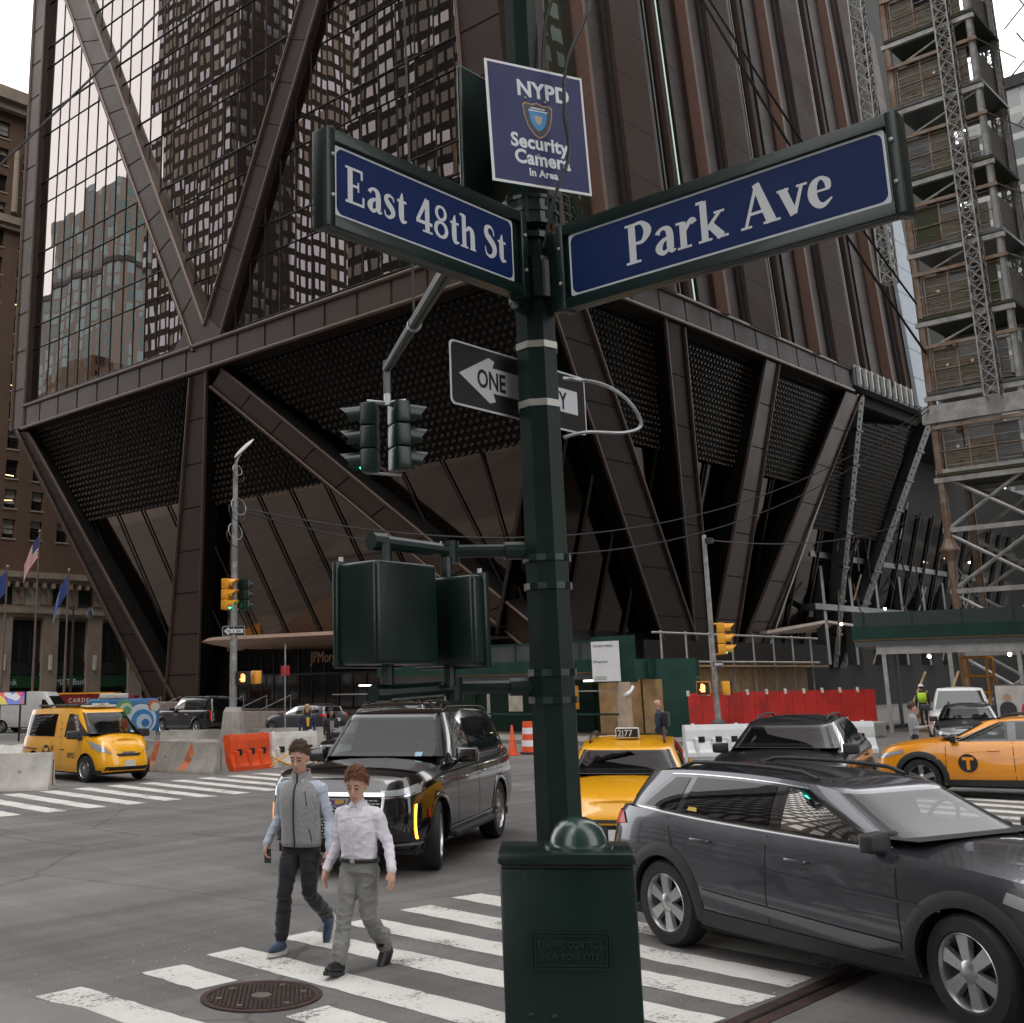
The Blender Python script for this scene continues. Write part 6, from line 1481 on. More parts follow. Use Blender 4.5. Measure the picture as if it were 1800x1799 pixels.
# ---- small yellow taxi van
VANS = base_spec(paint=M['taxi'], L=4.74, W=1.75, wf=1.52, wb=-1.42, rw=.335, arch=.40, nf=4.0, nr=10, ng=8, rc=.04, tw=.2,
    sill=[(-.5,.36),(-.3,.24),(.2,.24),(.42,.24),(.5,.28)],
    shoulder=[(-.5,1.08),(-.2,1.08),(.1,1.08),(.2,1.10),(.30,1.14),(.40,1.08),(.46,.98),(.5,.86)],
    wprof=[(0,.94),(.15,.98),(.4,1.0),(.7,.995),(1,.955)], fprof=[(0,-.08),(.15,0),(.35,0),(.6,-.05),(.85,-.12),(1,-.28)], rprof=[(0,.04),(.2,0),(1,.04)],
    crown=[(-.5,.01),(.1,.03),(.25,.06),(.4,.10),(.5,.03)], gb=(-2.34,1.78), gt=(-2.24,.92), gwb=.825, gwt=.67, roof=[(-.5,1.80),(-.3,1.84),(0,1.85),(.16,1.82),(.25,1.76),(.4,1.6)])
c = Car('taxi_van', 'yellow taxi van with roof panels and round T logo between the concrete barriers', 'taxi', (17.75,28.85), (-.07,-.998), VANS); VAN = c
c.openings = (('front',.77,.62,.03,.92), ('side',.30,1.18,.34,.80,.06,.84))
c.lower(); c.upper(); c.underside(); c.wheels('multi', radians(4)); c.interior((.55,-.5))
for sd in (1,-1):
    c.side_pane('window', M['sglass'], .30,1.18,.34,.80,.06,.84,sd,.006,12); c.side_pane('window_trim', M['black'], 1.16,1.62,.80,.88,.04,.70,sd,.005,8)
    c.side_pane('window', M['privacy'], -2.0,-.28,-1.98,-.30,.06,.82,sd,.006,12)
    c.side_patch('slide_rail', M['cardark'], [(-2.1,.62),(-1.2,.62),(-1.2,.655),(-2.1,.655)], sd, .006, 6); c.side_patch('mirror_base', M['plastic'], [(1.1,.9),(1.3,.9),(1.3,1),(1.1,1)], sd, .01, 3)
    c.handle(.30,.66,M['black'],sd); c.side_patch('pull_handle', M['black'], [(-.30,.62),(-.24,.62),(-.24,.78),(-.30,.78)], sd, .01, 3)
    c.end_patch('headlight', M['lamp'], [(sd*.46,.66),(sd*.78,.70),(sd*.80,.90),(sd*.58,.82)], True, .008); c.side_patch('headlight', M['lamp'], [(1.72,.74),(2.05,.62),(2.06,.80),(1.74,.88)], sd, .006, 6)
    c.end_patch('tail_light', M['tail'], [(sd*.70,.4),(sd*.79,.4),(sd*.79,.9),(sd*.70,.9)], False, .01)
    logo(c, -.62, .50, sd, .24)
    text_obj('door_lettering', 'NYC', .20, M['black'], c.t, frame((.62 if sd < 0 else .95, sd*(c.low_y(.62,.45)+.012), c.zt(.62,.42)), (-sd,0,0), (0,0,1)), ext=.001, bold=.004)
    for i, ch in enumerate('4P61'): text_obj('door_lettering', ch, .14, M['black'], c.t, frame((.10,sd*(c.g_y(.1,.3-.1*i)+.03) if i < 3 else sd*(c.low_y(.1,.95)+.012), 1.42-.17*i), (-sd,0,0), (0,0,1)), ext=.001)
c.seams([(.22,.22),(1.30,1.32),(-.36,-.36)], .1)
c.windshield(.77,.62,.03,.92); c.end_pane('rear_window', M['privacy'], .7, .6, .1, .8, False)
c.end_patch('grille', M['black'], [(-.30,.60),(.30,.60),(.36,.70),(-.36,.70)], True, .008); c.end_patch('lower_grille', M['black'], [(-.62,.06),(.62,.06),(.60,.20),(-.60,.20)], True, .008); c.end_patch('badge', M['chrome'], [(-.16,.70),(.16,.70),(.2,.76),(-.2,.76)], True, .01)
for k in range(3): c.end_patch('grille_slat', M['plastic'], [(-.6,.08+.04*k),(.6,.08+.04*k),(.6,.095+.04*k),(-.6,.095+.04*k)], True, .014)
c.plate_front(M['plate_w'], .34); c.mirrors(M['plastic'], 1.20, .06, 1.35)
for (x0,x1) in ((-2.0,-1.2),(-1.1,-.3),(-.2,.35)): MB().bbox(x0,-.5,1.90,x1,.5,1.95,.012).build('solar_panel', M['alloyd'], c.t)
MB().bbox(.42,-.45,1.88,.78,.45,1.93,.02).build('roof_light', M['white_d'], c.t); MB().box(.60,-.2,1.931,.79,.2,1.98).build('roof_light_face', M['white'], c.t); text_obj('roof_lettering', 'TAXI', .1, M['black'], c.t, frame((.792,-.15,1.935),(0,1,0),(0,0,1)), ext=.001)
# ---- plain far vehicles
WVAN = base_spec(paint=M['white_paint'], L=5.6, W=2.0, wf=1.85, wb=-1.75, rw=.35, arch=.42, nf=4, nr=9, ng=8, rc=.04, NU=110, NT=12,
    sill=[(-.5,.36),(.5,.3)], shoulder=[(-.5,1.3),(.2,1.3),(.32,1.22),(.42,1.1),(.5,.9)], wprof=[(0,.95),(.4,1),(1,.97)], fprof=[(0,-.05),(.3,0),(1,-.3)], rprof=[(0,.02),(1,.02)],
    crown=[(-.5,.01),(.3,.05),(.5,.03)], gb=(-2.75,1.9), gt=(-2.7,1.0), gwb=.96, gwt=.82, roof=[(-.5,2.35),(0,2.4),(.2,2.35),(.4,2.2)])
c = Car('delivery_van', 'white delivery van waiting near the flagpoles', 'van', (37.2,66.3), (.55,-.84), WVAN); c.lower(); c.upper(); c.underside(); c.wheels('taxi')
c.end_pane('windshield', M['cglass'], .8,.7,.05,.8); c.end_pane('rear_window', M['cglass'], .8,.7,.2,.75,False)
for sd in (1,-1): c.side_pane('window', M['cglass'], .8,1.5,.8,1.0,.06,.6,sd,.006); c.end_patch('tail_light', M['tail'], [(sd*.8,.5),(sd*.9,.5),(sd*.9,.95),(sd*.8,.95)], False, .01)
c.mirrors(M['plastic'], 1.5, .1, 1.3)
PICK = SUV(paint=M['white_paint']); PICK.update(L=5.6, W=2.0, wf=1.75, wb=-1.7, rw=.4, arch=.46, gb=(-.6,1.3), gt=(-.45,.65), gwb=.85, gwt=.68, roof=[(-.5,1.9),(.3,1.9)], shoulder=[(-.5,1.25),(.2,1.22),(.45,1.18),(.5,1.08)], sill=[(-.5,.45),(.5,.42)], NU=120, NT=12)
c = Car('pickup_truck', 'white pickup truck parked beside the timber stair', 'pickup', (41.5,14.0), (-.95,-.3), PICK); c.lower(); c.upper(); c.underside(); c.wheels('taxi')
c.end_pane('windshield', M['cglass'], .76,.62,.04,.9); c.end_patch('grille', M['alloyd'], [(-.6,.45),(.6,.45),(.6,.85),(-.6,.85)], True, .01)
for sd in (1,-1): c.side_pane('window', M['cglass'], -.45,.9,-.35,.5,.1,.85,sd,.006); c.end_patch('headlight', M['lamp'], [(sd*.65,.55),(sd*.92,.55),(sd*.92,.85),(sd*.65,.85)], True, .01)
c.mirrors(M['plastic'], 1.0, .1, 1.3)
c = make_rav('sedan_car', 'dark car half hidden between the white pickup and the amber taxi', (36.9,12.3), (-.95,-.3), M['navy_paint'], cat='car')
# ================================================================= people
import numpy as np
M['skin'] = mat('skin', (.50,.29,.21), .55, var=.12, scale=18)
M['skin2'] = mat('skin_b', (.36,.2,.135), .55, var=.12, scale=18)
def cloth(name, col, var=.12, bump=.25, bs=22, sheen=.2): return mat(name, col, .85, var=var, scale=9, bump=bump, bscale=bs, sheen=sheen)
M['shirt_blue'] = cloth('shirt_pale_blue', (.42,.47,.56)); M['shirt_white'] = cloth('shirt_white', (.66,.64,.70))
M['fleece'] = mat('grey_fleece', (.26,.26,.265), .95, var=.3, scale=60, bump=.5, bscale=90, sheen=.4)
M['navy_trouser'] = cloth('trouser_navy', (.006,.0065,.0105)); M['grey_trouser'] = cloth('trouser_grey', (.19,.19,.18)); M['black_cloth'] = cloth('black_cloth', (.01,.01,.013))
M['shoe_blue'] = cloth('shoe_blue', (.03,.055,.10)); M['shoe_black'] = mat('shoe_black', (.012,.012,.014), .45, var=.2); M['sole'] = mat('sole', (.6,.58,.54), .7)
M['hair_br'] = mat('hair_brown', (.07,.035,.018), .6, var=.5, scale=60, bump=.25, bscale=200); M['hair_rd'] = mat('hair_ginger', (.16,.06,.022), .6, var=.5, scale=60, bump=.3, bscale=160); M['hair_bl'] = mat('hair_blonde', (.4,.26,.12), .6, var=.4, scale=60); M['hair_dk'] = mat('hair_dark', (.01,.008,.007), .5, var=.3, scale=60)
M['grey_cloth'] = cloth('grey_jacket', (.3,.3,.31)); M['hivis'] = cloth('hi_vis', (.5,.75,.05)); M['yellow_cloth'] = cloth('yellow_top', (.75,.42,.03)); M['floral'] = mat('floral', (.05,.05,.06), .8, var=0, col2=(.4,.35,.33), scale=40); M['bluecloth'] = cloth('blue_suit', (.012,.018,.04))
class Body:
    def __init__(s, vox=.008): s.mb = MB(); s.tags = []; s.vox = vox
    def limb(s, pts, radii, mi, n=14, flat=None):      # flat: (fx, fy) scale of section in the two cross axes
        pts = [Vector(p) for p in pts]
        s.mb.tube(pts, list(radii), n); 
        for p, r in ((pts[0], radii[0]), (pts[-1], radii[-1])): s.mb.ball(p, r*.98, n=12, k=8)
        s.tags.append((mi, pts, list(radii)))
    def rings(s, rows, mi, n=24, frm=None):              # rows: (cx,cy,z,rx,ry)
        g = []
        for (cx,cy,z,rx,ry) in rows: g.append([V(cx+rx*sgn(cos(2*pi*j/n))*abs(cos(2*pi*j/n))**.85, cy+ry*sgn(sin(2*pi*j/n))*abs(sin(2*pi*j/n))**.85, z) for j in range(n)])
        vs = [p for r in g for p in r]; k = len(g)
        fs = [(i*n+j, i*n+(j+1)%n, (i+1)*n+(j+1)%n, (i+1)*n+j) for i in range(k-1) for j in range(n)]+[tuple(range(n-1,-1,-1)), tuple((k-1)*n+j for j in range(n))]
        if frm: vs = [frm @ p for p in vs]
        s.mb.add(vs, fs)
        c = [Vector((r[0],r[1],r[2])) for r in rows]; c = [frm @ p for p in c] if frm else c
        s.tags.append((mi, c, [(r[3]+r[4])/2 for r in rows]))
        return [[vs[i*n+j] for j in range(n)] for i in range(k)]
    def ball(s, c, rx, ry, rz, mi, Mx=None): s.mb.ball(c, rx, ry, rz, 16, 12, Mx); s.tags.append((mi, [Vector(c)], [(rx+ry+rz)/3]))
    def finish(s, name, mats, parent, folds=None, smooth_it=3):
        me = s.mb.mesh('tmp'); ob = bpy.data.objects.new('tmp', me); COL.objects.link(ob)
        bm = bmesh.new(); bm.from_mesh(me); bmesh.ops.recalc_face_normals(bm, faces=bm.faces); bm.to_mesh(me); bm.free()
        md = ob.modifiers.new('r', 'REMESH'); md.mode = 'VOXEL'; md.voxel_size = s.vox
        dg = bpy.context.evaluated_depsgraph_get(); dg.update(); me2 = bpy.data.meshes.new_from_object(ob.evaluated_get(dg)); bpy.data.objects.remove(ob)
        bm = bmesh.new(); bm.from_mesh(me2)
        for _ in range(smooth_it): bmesh.ops.smooth_vert(bm, verts=bm.verts, factor=.5, use_axis_x=True, use_axis_y=True, use_axis_z=True)
        bm.to_mesh(me2); bm.free(); me2.name = name
        nv = len(me2.vertices); co = np.zeros(nv*3); me2.vertices.foreach_get('co', co); co = co.reshape(-1,3)
        best = np.full(nv, 1e9); bi = np.zeros(nv, int)
        for mi, pts, rr in s.tags:
            if len(pts) == 1: pts = pts*2; rr = rr*2
            for a, b, ra, rb in zip(pts, pts[1:], rr, rr[1:]):
                a = np.array(a); b = np.array(b); d = b-a; L2 = max(1e-9, d@d); t = np.clip(((co-a)@d)/L2, 0, 1); q = a+t[:,None]*d
                ds = np.linalg.norm(co-q, axis=1)-(ra+(rb-ra)*t); w = ds < best; best[w] = ds[w]; bi[w] = mi
        if folds:
            no = np.zeros(nv*3); me2.vertices.foreach_get('normal', no); no = no.reshape(-1,3)
            for i in range(nv):
                amp = folds.get(int(bi[i]), 0)
                if amp:
                    p = Vector(co[i]); q = V(p.x*7+p.z*4,p.y*7-p.z*5,p.z*15); rg = max(0, 1-abs(noise.noise(q*.75+V(1.7,0,4)))*3.2); rg2 = max(0, 1-abs(noise.noise(V(p.x*12-p.z*9,p.y*12+p.z*7,p.z*17)))*3.5); v = .5*noise.noise(V(p.x*8,p.y*8,p.z*9)+V(3.1,1,2))+.75*rg*rg+.4*rg2*rg2-.2
                    co[i] += no[i]*amp*v
            me2.vertices.foreach_set('co', co.ravel())
        mi_f = np.zeros(len(me2.polygons), int)
        for p in me2.polygons: mi_f[p.index] = np.bincount([bi[v] for v in p.vertices]).argmax()
        me2.materials.clear()
        for m_ in mats: me2.materials.append(m_)
        me2.polygons.foreach_set('material_index', mi_f); me2.polygons.foreach_set('use_smooth', [True]*len(me2.polygons))
        me2.update(); o = bpy.data.objects.new(name, me2); COL.objects.link(o); o.parent = parent; return o
def hand(B, wrist, d, palm_n, mi, thumb, curl=.5, spread=.0):
    """wrist, d = pointing direction, palm_n = palm normal, thumb = side direction"""
    d = Vector(d).normalized(); sd = Vector(thumb); sd = (sd-d*sd.dot(d)).normalized(); pn = d.cross(sd); 
    if pn.dot(Vector(palm_n)) < 0: pn = -pn
    w = Vector(wrist)
    B.limb([w, w+d*.05, w+d*.085], [.026,.033,.03], mi)
    B.limb([w+d*.05+sd*.02, w+d*.08+sd*.022], [.02,.018], mi); B.limb([w+d*.05-sd*.02, w+d*.08-sd*.022], [.02,.017], mi)
    for k, ln in enumerate((.075,.085,.08,.062)):
        b = w+d*.085+sd*(.03-.02*k); c1 = b+(d*cos(curl*.5)+pn*sin(curl*.5)+sd*spread*(1.5-k))*ln*.5; c2 = c1+(d*cos(curl*1.5)+pn*sin(curl*1.5))*ln*.5
        B.limb([b, c1, c2], [.0105,.0098,.0085], mi, 8)
    tb = w+d*.03+sd*.03; t1 = tb+(sd*.6+d*.75+pn*.25).normalized()*.035; B.limb([tb, t1, t1+(d*.9+pn*.35+sd*.1).normalized()*.032], [.014,.012,.0095], mi, 8)
def rotm(yaw, pitch, roll=0): return (Matrix.Rotation(yaw,3,'Z') @ Matrix.Rotation(pitch,3,'Y') @ Matrix.Rotation(roll,3,'X'))
def head_parts(B, c, R, mi, k=1.0):
    c = Vector(c)
    def P(x,y,z): return c+R @ V(x*k,y*k,z*k)
    B.ball(P(-.008,0,.03), .098*k,.078*k,.108*k, mi, R); B.ball(P(.025,0,-.045), .068*k,.058*k,.082*k, mi, R); B.ball(P(.05,0,-.085), .036*k,.034*k,.03*k, mi, R)
    B.limb([P(.085,0,.02), P(.105,0,-.018), P(.108,0,-.03)], [.011*k,.015*k,.016*k], mi, 10)                 # nose
    for sd in (1,-1):
        B.ball(P(-.008,sd*.078,-.005), .018*k,.010*k,.03*k, mi, R); B.ball(P(.062,sd*.036,-.02), .022*k,.022*k,.02*k, mi, R); B.ball(P(.082,sd*.032,.035), .014*k,.024*k,.008*k, mi, R)
    B.ball(P(.088,0,-.058), .012*k,.024*k,.006*k, mi, R); B.ball(P(.085,0,-.069), .012*k,.02*k,.007*k, mi, R)
def face_details(parent, c, R, k=1.0, brow=None, lips=True):
    c = Vector(c); Mx = Matrix.Translation(c) @ R.to_4x4() @ Matrix.Scale(k,4)
    for sd in (1,-1):
        o = MB().ball((.083,sd*.033,.012),.012,.017,.0085,10,6).build('eye', M['eyew'], parent); o.matrix_local = Mx
        o2 = MB().ball((.0925,sd*.033,.010),.005,.0075,.0075,8,6).build('iris', M['hair_dk'], o)
        o = MB().tube([(.094,sd*.014,.036),(.097,sd*.03,.042),(.086,sd*.05,.036)], [.003,.0045,.003], 6).build('eyebrow', brow or M['hair_br'], parent); o.matrix_local = Mx
        o = MB().tube([(.096,sd*.018,.02),(.098,sd*.033,.0235),(.089,sd*.047,.018)], .004, 6).build('eyelid', M['skin'], parent); o.matrix_local = Mx
    if lips:
        o = MB().tube([(.088,.024,-.062),(.1015,0,-.0615),(.088,-.024,-.062)], [.002,.0045,.002], 6).build('lips', M['lips'], parent); o.matrix_local = Mx
M['eyew'] = mat('eye_white', (.26,.2,.17), .3, var=0); M['lips'] = mat('lips', (.36,.13,.11), .5, var=.1)
def hair_cap(parent, c, R, mt, k=1.0, seed=1, amp=.012, fringe=.03, length=0, vol=1.0, strands=0):
    c = Vector(c); rows = []; N, K = 48, 26
    for i in range(K+1):
        th = pi*i/K*.62; row = []
        for j in range(N+1):
            ph = 2*pi*j/N; front = cos(ph)
            lim = .565 - .235*max(0,front)**.8 + .16*max(0,-front) + .05*noise.noise(V(cos(ph)*5,sin(ph)*5,seed)) + .03*noise.noise(V(cos(ph)*14,sin(ph)*14,seed+5))
            t = pi*i/K*lim
            x = .103*sin(t)*cos(ph)-.011; y = .082*sin(t)*sin(ph); z = .113*cos(t)+.03; edge = min(1,(K-i)/7)
            d = V(x,y,z-.02).normalized(); n_ = noise.noise(d*7+V(seed,0,0))*amp+noise.noise(d*22+V(seed*3,1,0))*amp*.6+noise.noise(V(d.x*40,d.y*40,d.z*12))*amp*.35
            f = (1+.04*vol) ; p = V(x,y,z)*(1+.02*vol*edge)+d*((n_+.004*vol+.014*vol*max(0,cos(t)))*(.25+.75*edge))
            row.append(c+R @ (p*k))
        rows.append(row)
    ins = [[c+R @ ((R.inverted() @ (p-c))*.93) for p in rows[-1]]]
    mb = MB().grid(rows+ins); rs_ = random.Random(seed*17); nst = 520 if strands else 0
    for q in range(nst):                       # short combed locks over the cap
        i = int(K*sqrt(rs_.random())); j = rs_.randrange(N); p = rows[i][j]; pl = (R.inverted() @ (p-c))/k
        nn = V(pl.x,pl.y,pl.z-.02).normalized(); comb = V(.55,.25*rs_.choice((-1,1)),-.5)+V(rs_.gauss(0,.45),rs_.gauss(0,.45),rs_.gauss(0,.3)); tg = (comb-nn*comb.dot(nn)).normalized()
        ln = rs_.uniform(.018,.04)*strands; w = rs_.uniform(.003,.006); sdv = nn.cross(tg); out = rs_.uniform(.15,.5)*strands
        pts = [pl-nn*.004, pl+tg*ln*.5+nn*ln*out*.6, pl+tg*ln+nn*ln*out*.35]
        vs = [c+R @ (x*k) for x in (pts[0]+sdv*w, pts[0]-sdv*w, pts[1]+sdv*w*.9+nn*.001, pts[1]-sdv*w*.9+nn*.001, pts[2], pts[1]+nn*.004)]
        mb.add(vs, [(0,1,3,2),(2,3,4),(0,2,5),(1,5,3),(2,4,5),(5,4,3)])
    o = mb.build('hair', mt, parent, smooth=70); return o
def loft_child(name, rows, mt, parent, smooth=50, closed=True, thick=.006):
    mb = MB(); rows = [list(r)+[r[0]] for r in rows]; mb.grid(rows)
    o = mb.build(name, mt, parent, smooth=smooth); sm_ = o.modifiers.new('s','SOLIDIFY'); sm_.thickness = thick; sm_.offset = 0; return o
def ring_pts(cx, cy, z, rx, ry, n=32, tilt=0): return [V(cx+rx*sgn(cos(2*pi*j/n))*abs(cos(2*pi*j/n))**.88, cy+ry*sgn(sin(2*pi*j/n))*abs(sin(2*pi*j/n))**.88, z+tilt*cos(2*pi*j/n)) for j in range(n)]
def shoe(B, ankle, yaw, pitch, mi, msole, parent, size=1.0, boot=False):
    A = Vector(ankle); R = rotm(yaw, pitch)
    def P(x,y,z): return A+R @ V(x*size,y*size,z*size)
    B.limb([P(-.035,0,-.045), P(.05,0,-.045), P(.13,0,-.058), P(.175,0,-.064)], [.042*size,.044*size,.040*size,.030*size], mi)
    B.limb([P(0,0,.03 if not boot else .08), P(.0,0,-.03)], [.046*size,.044*size], mi)
    out = []
    for i in range(20):
        a = 2*pi*i/20; x = .06+.152*sgn(cos(a))*abs(cos(a))**.8; y = (.049 if x > .03 else .043)*sgn(sin(a))*abs(sin(a))**.8; out.append((x,y))
    o = MB().prism([P(x,y,-.108) for x, y in out], (P(0,0,-.078)-P(0,0,-.108))).build('shoe_sole', msole, parent, smooth=40); fix_normals(o)
# ---------- first walker: grey vest
def walker(name, label, loc, heading, hgt, mats, legs, arms, headR, hair, vest=False, phone=False, beltcol=None, hseed=1, boots=False):
    t = thing(name, label, 'person', loc, atan2(heading[1],heading[0])); k = hgt/1.8; B = Body(.0085)
    SK, SH, TR_, SO = 0, 1, 2, 3
    # trunk
    sh_w = .185
    B.rings([(.0,0,1.0*k,.105,.158),(.005,0,1.08*k,.105,.152),(.012,0,1.2*k,.118,.162),(.012,0,1.32*k,.122,.178),(.004,0,1.42*k,.105,.182),(-.004,0,1.475*k,.078,.135),(-.006,0,1.51*k,.058,.075)], SH)
    B.rings([(0,0,.83*k,.075,.12),(0,0,.90*k,.112,.162),(0,0,.99*k,.108,.160)], TR_)
    B.limb([(-.008,0,1.48*k),(.012,0,1.56*k),(.02,0,1.60*k)], [.058,.054,.053], SK)
    HK = 1.07; hc_ = V(.035,0,1.69*k); head_parts(B, hc_, headR, SK, HK)
    for (hip, knee, ank, yaw, pit) in legs:
        hip, knee, ank = [V(*p)*k for p in (hip,knee,ank)]
        th = hip.lerp(knee,.5)+V(.012,0,0); cf = knee.lerp(ank,.4)+V(-.014,0,0)
        B.limb([hip, th, knee, cf, ank+V(0,0,.045)], [.095,.087,.064,.066,.057], TR_, 16)
        if boots: B.limb([ank+V(0,0,.10), ank+V(0,0,.03)], [.062,.066], TR_, 16)
        shoe(B, ank, yaw, pit, SO, mats[4], t, 1.0, boots)
    for sd, (elb, wr, hd_, cu, sprd) in zip((1,-1), arms):
        s_ = V(-.005,sd*.19,1.425)*k; e_ = V(*elb)*k; w_ = V(*wr)*k
        B.limb([s_-V(0,sd*.04,-.005), s_, s_.lerp(e_,.5), e_, e_.lerp(w_,.45), w_], [.062,.067,.054,.047,.045,.036], SH, 14)
        B.limb([w_.lerp(e_,.06), w_+(w_-e_).normalized()*.012], [.040,.040], SH, 14)
        hand(B, w_+(w_-e_).normalized()*.012, hd_, (0,-sd,0), SK, (.9,-sd*.1,.1) , cu, sprd)
    B.finish('body', mats[:4], t, {1: .010, 2: .012})
    face_details(t, hc_, headR, HK, hair); hair_cap(t, hc_, headR, hair, HK, hseed, .012 if hseed == 1 else .018, vol=.7 if hseed == 1 else .9, strands=.55 if hseed == 1 else .85)
    # collar
    colr = []
    for (z, rx, ry, tl) in ((1.475*k,.072,.082,-.018),(1.515*k,.066,.072,-.014),(1.545*k,.060,.062,-.006)): colr.append(ring_pts(.004,0,z,rx,ry,28,tl))
    loft_child('collar', colr, mats[1], t, thick=.006)
    for sd in (1,-1): o = MB().prism([V(.066,sd*.008,1.52*k),V(.050,sd*.06,1.535*k),V(.085,sd*.062,1.465*k)], (.006,0,.003)).build('collar_wing', mats[1], t); fix_normals(o)
    return t, k
legs1 = [((-.01,.092,.90),(.03,.095,.50),(-.36,.085,.20),0,radians(62)), ((0,-.092,.90),(.17,-.088,.50),(.24,-.085,.115),0,radians(-4))]
arms1 = [((-.06,.265,1.13),(.02,.30,.90),(.25,-.06,-1),.7,.05), ((-.10,-.285,1.15),(.05,-.33,.93),(.3,.05,-1),.9,.03)]
legs2 = [((-.01,.092,.90),(.02,.10,.49),(-.30,.10,.155),0,radians(38)), ((0,-.092,.90),(.15,-.09,.50),(.27,-.085,.125),0,radians(-12))]
arms2 = [((-.04,.30,1.15),(.10,.40,.95),(.35,.15,-.95),.35,.12), ((-.09,-.28,1.14),(.03,-.34,.92),(.35,-.1,-1),.5,.08)]
t1, k1 = walker('person', 'walker in grey fleece vest over pale blue shirt and dark trousers holding a phone', (7.33,8.27,0), (-.93,-.36), 1.735, [M['skin'],M['shirt_blue'],M['navy_trouser'],M['shoe_blue'],M['sole']], legs1, arms1, rotm(radians(6), radians(15)), M['hair_br'], hseed=1)
# vest
rowsv = []
for (cx,z,rx,ry) in ((.0,.905,.128,.176),(.0,.95,.135,.182),(.005,1.05,.132,.176),(.012,1.2,.142,.186),(.012,1.31,.146,.198),(.004,1.40,.130,.196),(-.002,1.455,.105,.160),(.0,1.495,.082,.098),(.004,1.54,.074,.082),(.004,1.575,.072,.078)): rowsv.append(ring_pts(cx,0,z*k1,rx,ry,40,0 if z < 1.47 else -.02))
for r in rowsv:
    for p in r: p += V(*([noise.noise(p*11)*.006]*2), 0)
o = loft_child('vest', rowsv, M['fleece'], t1, 60, thick=.012)
MB().tube([(r[0].x+.010, .0+.004*sin(i*2), r[0].z) for i, r in enumerate(rowsv)], .006, 6).build('vest_zip', M['black_cloth'], t1)
MB().tube([(rowsv[5][3].x+.004,rowsv[5][3].y,rowsv[5][3].z),(rowsv[4][4].x+.012,rowsv[4][4].y,rowsv[4][4].z-.03)], .005, 6).build('chest_pocket', M['black_cloth'], t1)
MB().tube([(rowsv[2][5].x+.006,rowsv[2][5].y,rowsv[2][5].z+.02),(rowsv[1][6].x+.008,rowsv[1][6].y,rowsv[1][6].z)], .005, 6).build('hand_pocket', M['black_cloth'], t1)
ph = thing('mobile_phone', 'dark phone in the vest walker right hand', 'phone', t1.matrix_world.translation)
ph.rotation_euler = t1.rotation_euler; ph.location = t1.location
MB().bbox(.098,-.322,.725,.107,-.255,.850,.004).build('handset', M['blackgloss'], ph)
t2, k2 = walker('person', 'walker in white shirt with belt, grey trousers and black boots', (7.13,7.32,0), (-.95,-.30), 1.535, [M['skin'],M['shirt_white'],M['grey_trouser'],M['shoe_black'],M['shoe_black']], legs2, arms2, rotm(radians(10), radians(15)), M['hair_rd'], hseed=2, boots=True)
loft_child('belt', [ring_pts(0,0,z*k2,.121,.170,36) for z in (.985,1.022)], M['black'], t2, thick=.008)
MB().bbox(.118,-.022,.982*k2,.128,.022,1.024*k2,.003).build('belt_buckle', M['chrome'], t2)
MB().tube([(.115,.0,1.04*k2),(.134,0,1.2*k2),(.138,0,1.32*k2),(.10,0,1.45*k2)], .0045, 6).build('shirt_placket', M['shirt_white'], t2)
for i in range(6): MB().ball((.132+.006*sin(i*.7),0,(1.08+.06*i)*k2),.006,.006,.006,6,4).build('button', M['white'], t2)
# ---------- small background people
def bystander(label, loc, heading, hgt, top, bottom, hair, skin='skin', arms=None, longhair=False, extra=None, helmet=None, legsp=.0):
    t = thing('person', label, 'person', loc, atan2(heading[1],heading[0])); k = hgt/1.75; B = Body(.016)
    B.rings([(0,0,.80*k,.09,.14),(0,0,.93*k,.10,.15)], 2); B.rings([(0,0,.94*k,.10,.15),(0,0,1.0*k,.10,.15),(.01,0,1.2*k,.12,.165),(.01,0,1.35*k,.11,.18),(0,0,1.43*k,.07,.12),(0,0,1.47*k,.05,.06)], 1)
    B.limb([(0,0,1.42*k),(.01,0,1.52*k)], [.05,.05], 0); hc_ = V(.02,0,1.62*k); head_parts(B, hc_, rotm(0,radians(10)), 0, .97)
    for sd in (1,-1):
        st_ = legsp*sd; B.limb([(0,sd*.09,.88*k),(st_*.5,sd*.09,.48*k),(st_,sd*.09,.08*k)], [.09,.065,.05], 2); B.limb([(st_-.04,sd*.09,.045),(st_+.14,sd*.09,.04)], [.045,.035], 3)
        e_, w_ = (arms or [((-.04,.24,1.12),(.05,.25,.88)),((-.04,-.24,1.12),(.05,-.25,.88))])[0 if sd > 0 else 1]
        e_ = V(*e_)*k; w_ = V(*w_)*k; B.limb([V(0,sd*.18,1.38*k), e_, w_], [.06,.048,.038], 1); hand(B, w_, (w_-e_), (0,-sd,0), 0, (.9,-sd*.1,.2), .6)
    B.finish('body', [M[skin], top, bottom, M['shoe_black']], t, None, 2); hair_cap(t, hc_, rotm(0,radians(10)), hair, .99, 3, .01, vol=1.3 if not helmet else .6)
    face_details(t, hc_, rotm(0,radians(10)), .97, hair)
    if longhair:
        g = []
        for i in range(7):
            z = 1.66-.06*i; g.append([V(-.03-.01*i+(.085+.008*i)*cos(a), (.092+.012*i+.006*sin(i*2))*sin(a), z*k) for a in [radians(70+220*j/12) for j in range(13)]])
        o = MB().grid(g).build('long_hair', hair, t, smooth=60); sm_ = o.modifiers.new('s','SOLIDIFY'); sm_.thickness = .03
    if helmet: MB().ball(hc_+V(0,0,.06*k),.135,.115,.10,14,7,half=True).build('helmet', helmet, t, smooth=60); MB().lathe([(.13,.0),(.155,-.005)], hc_+V(0,0,.06*k), (0,0,1), 16, cap=False).build('helmet_brim', helmet, t) if False else None
    return t, k
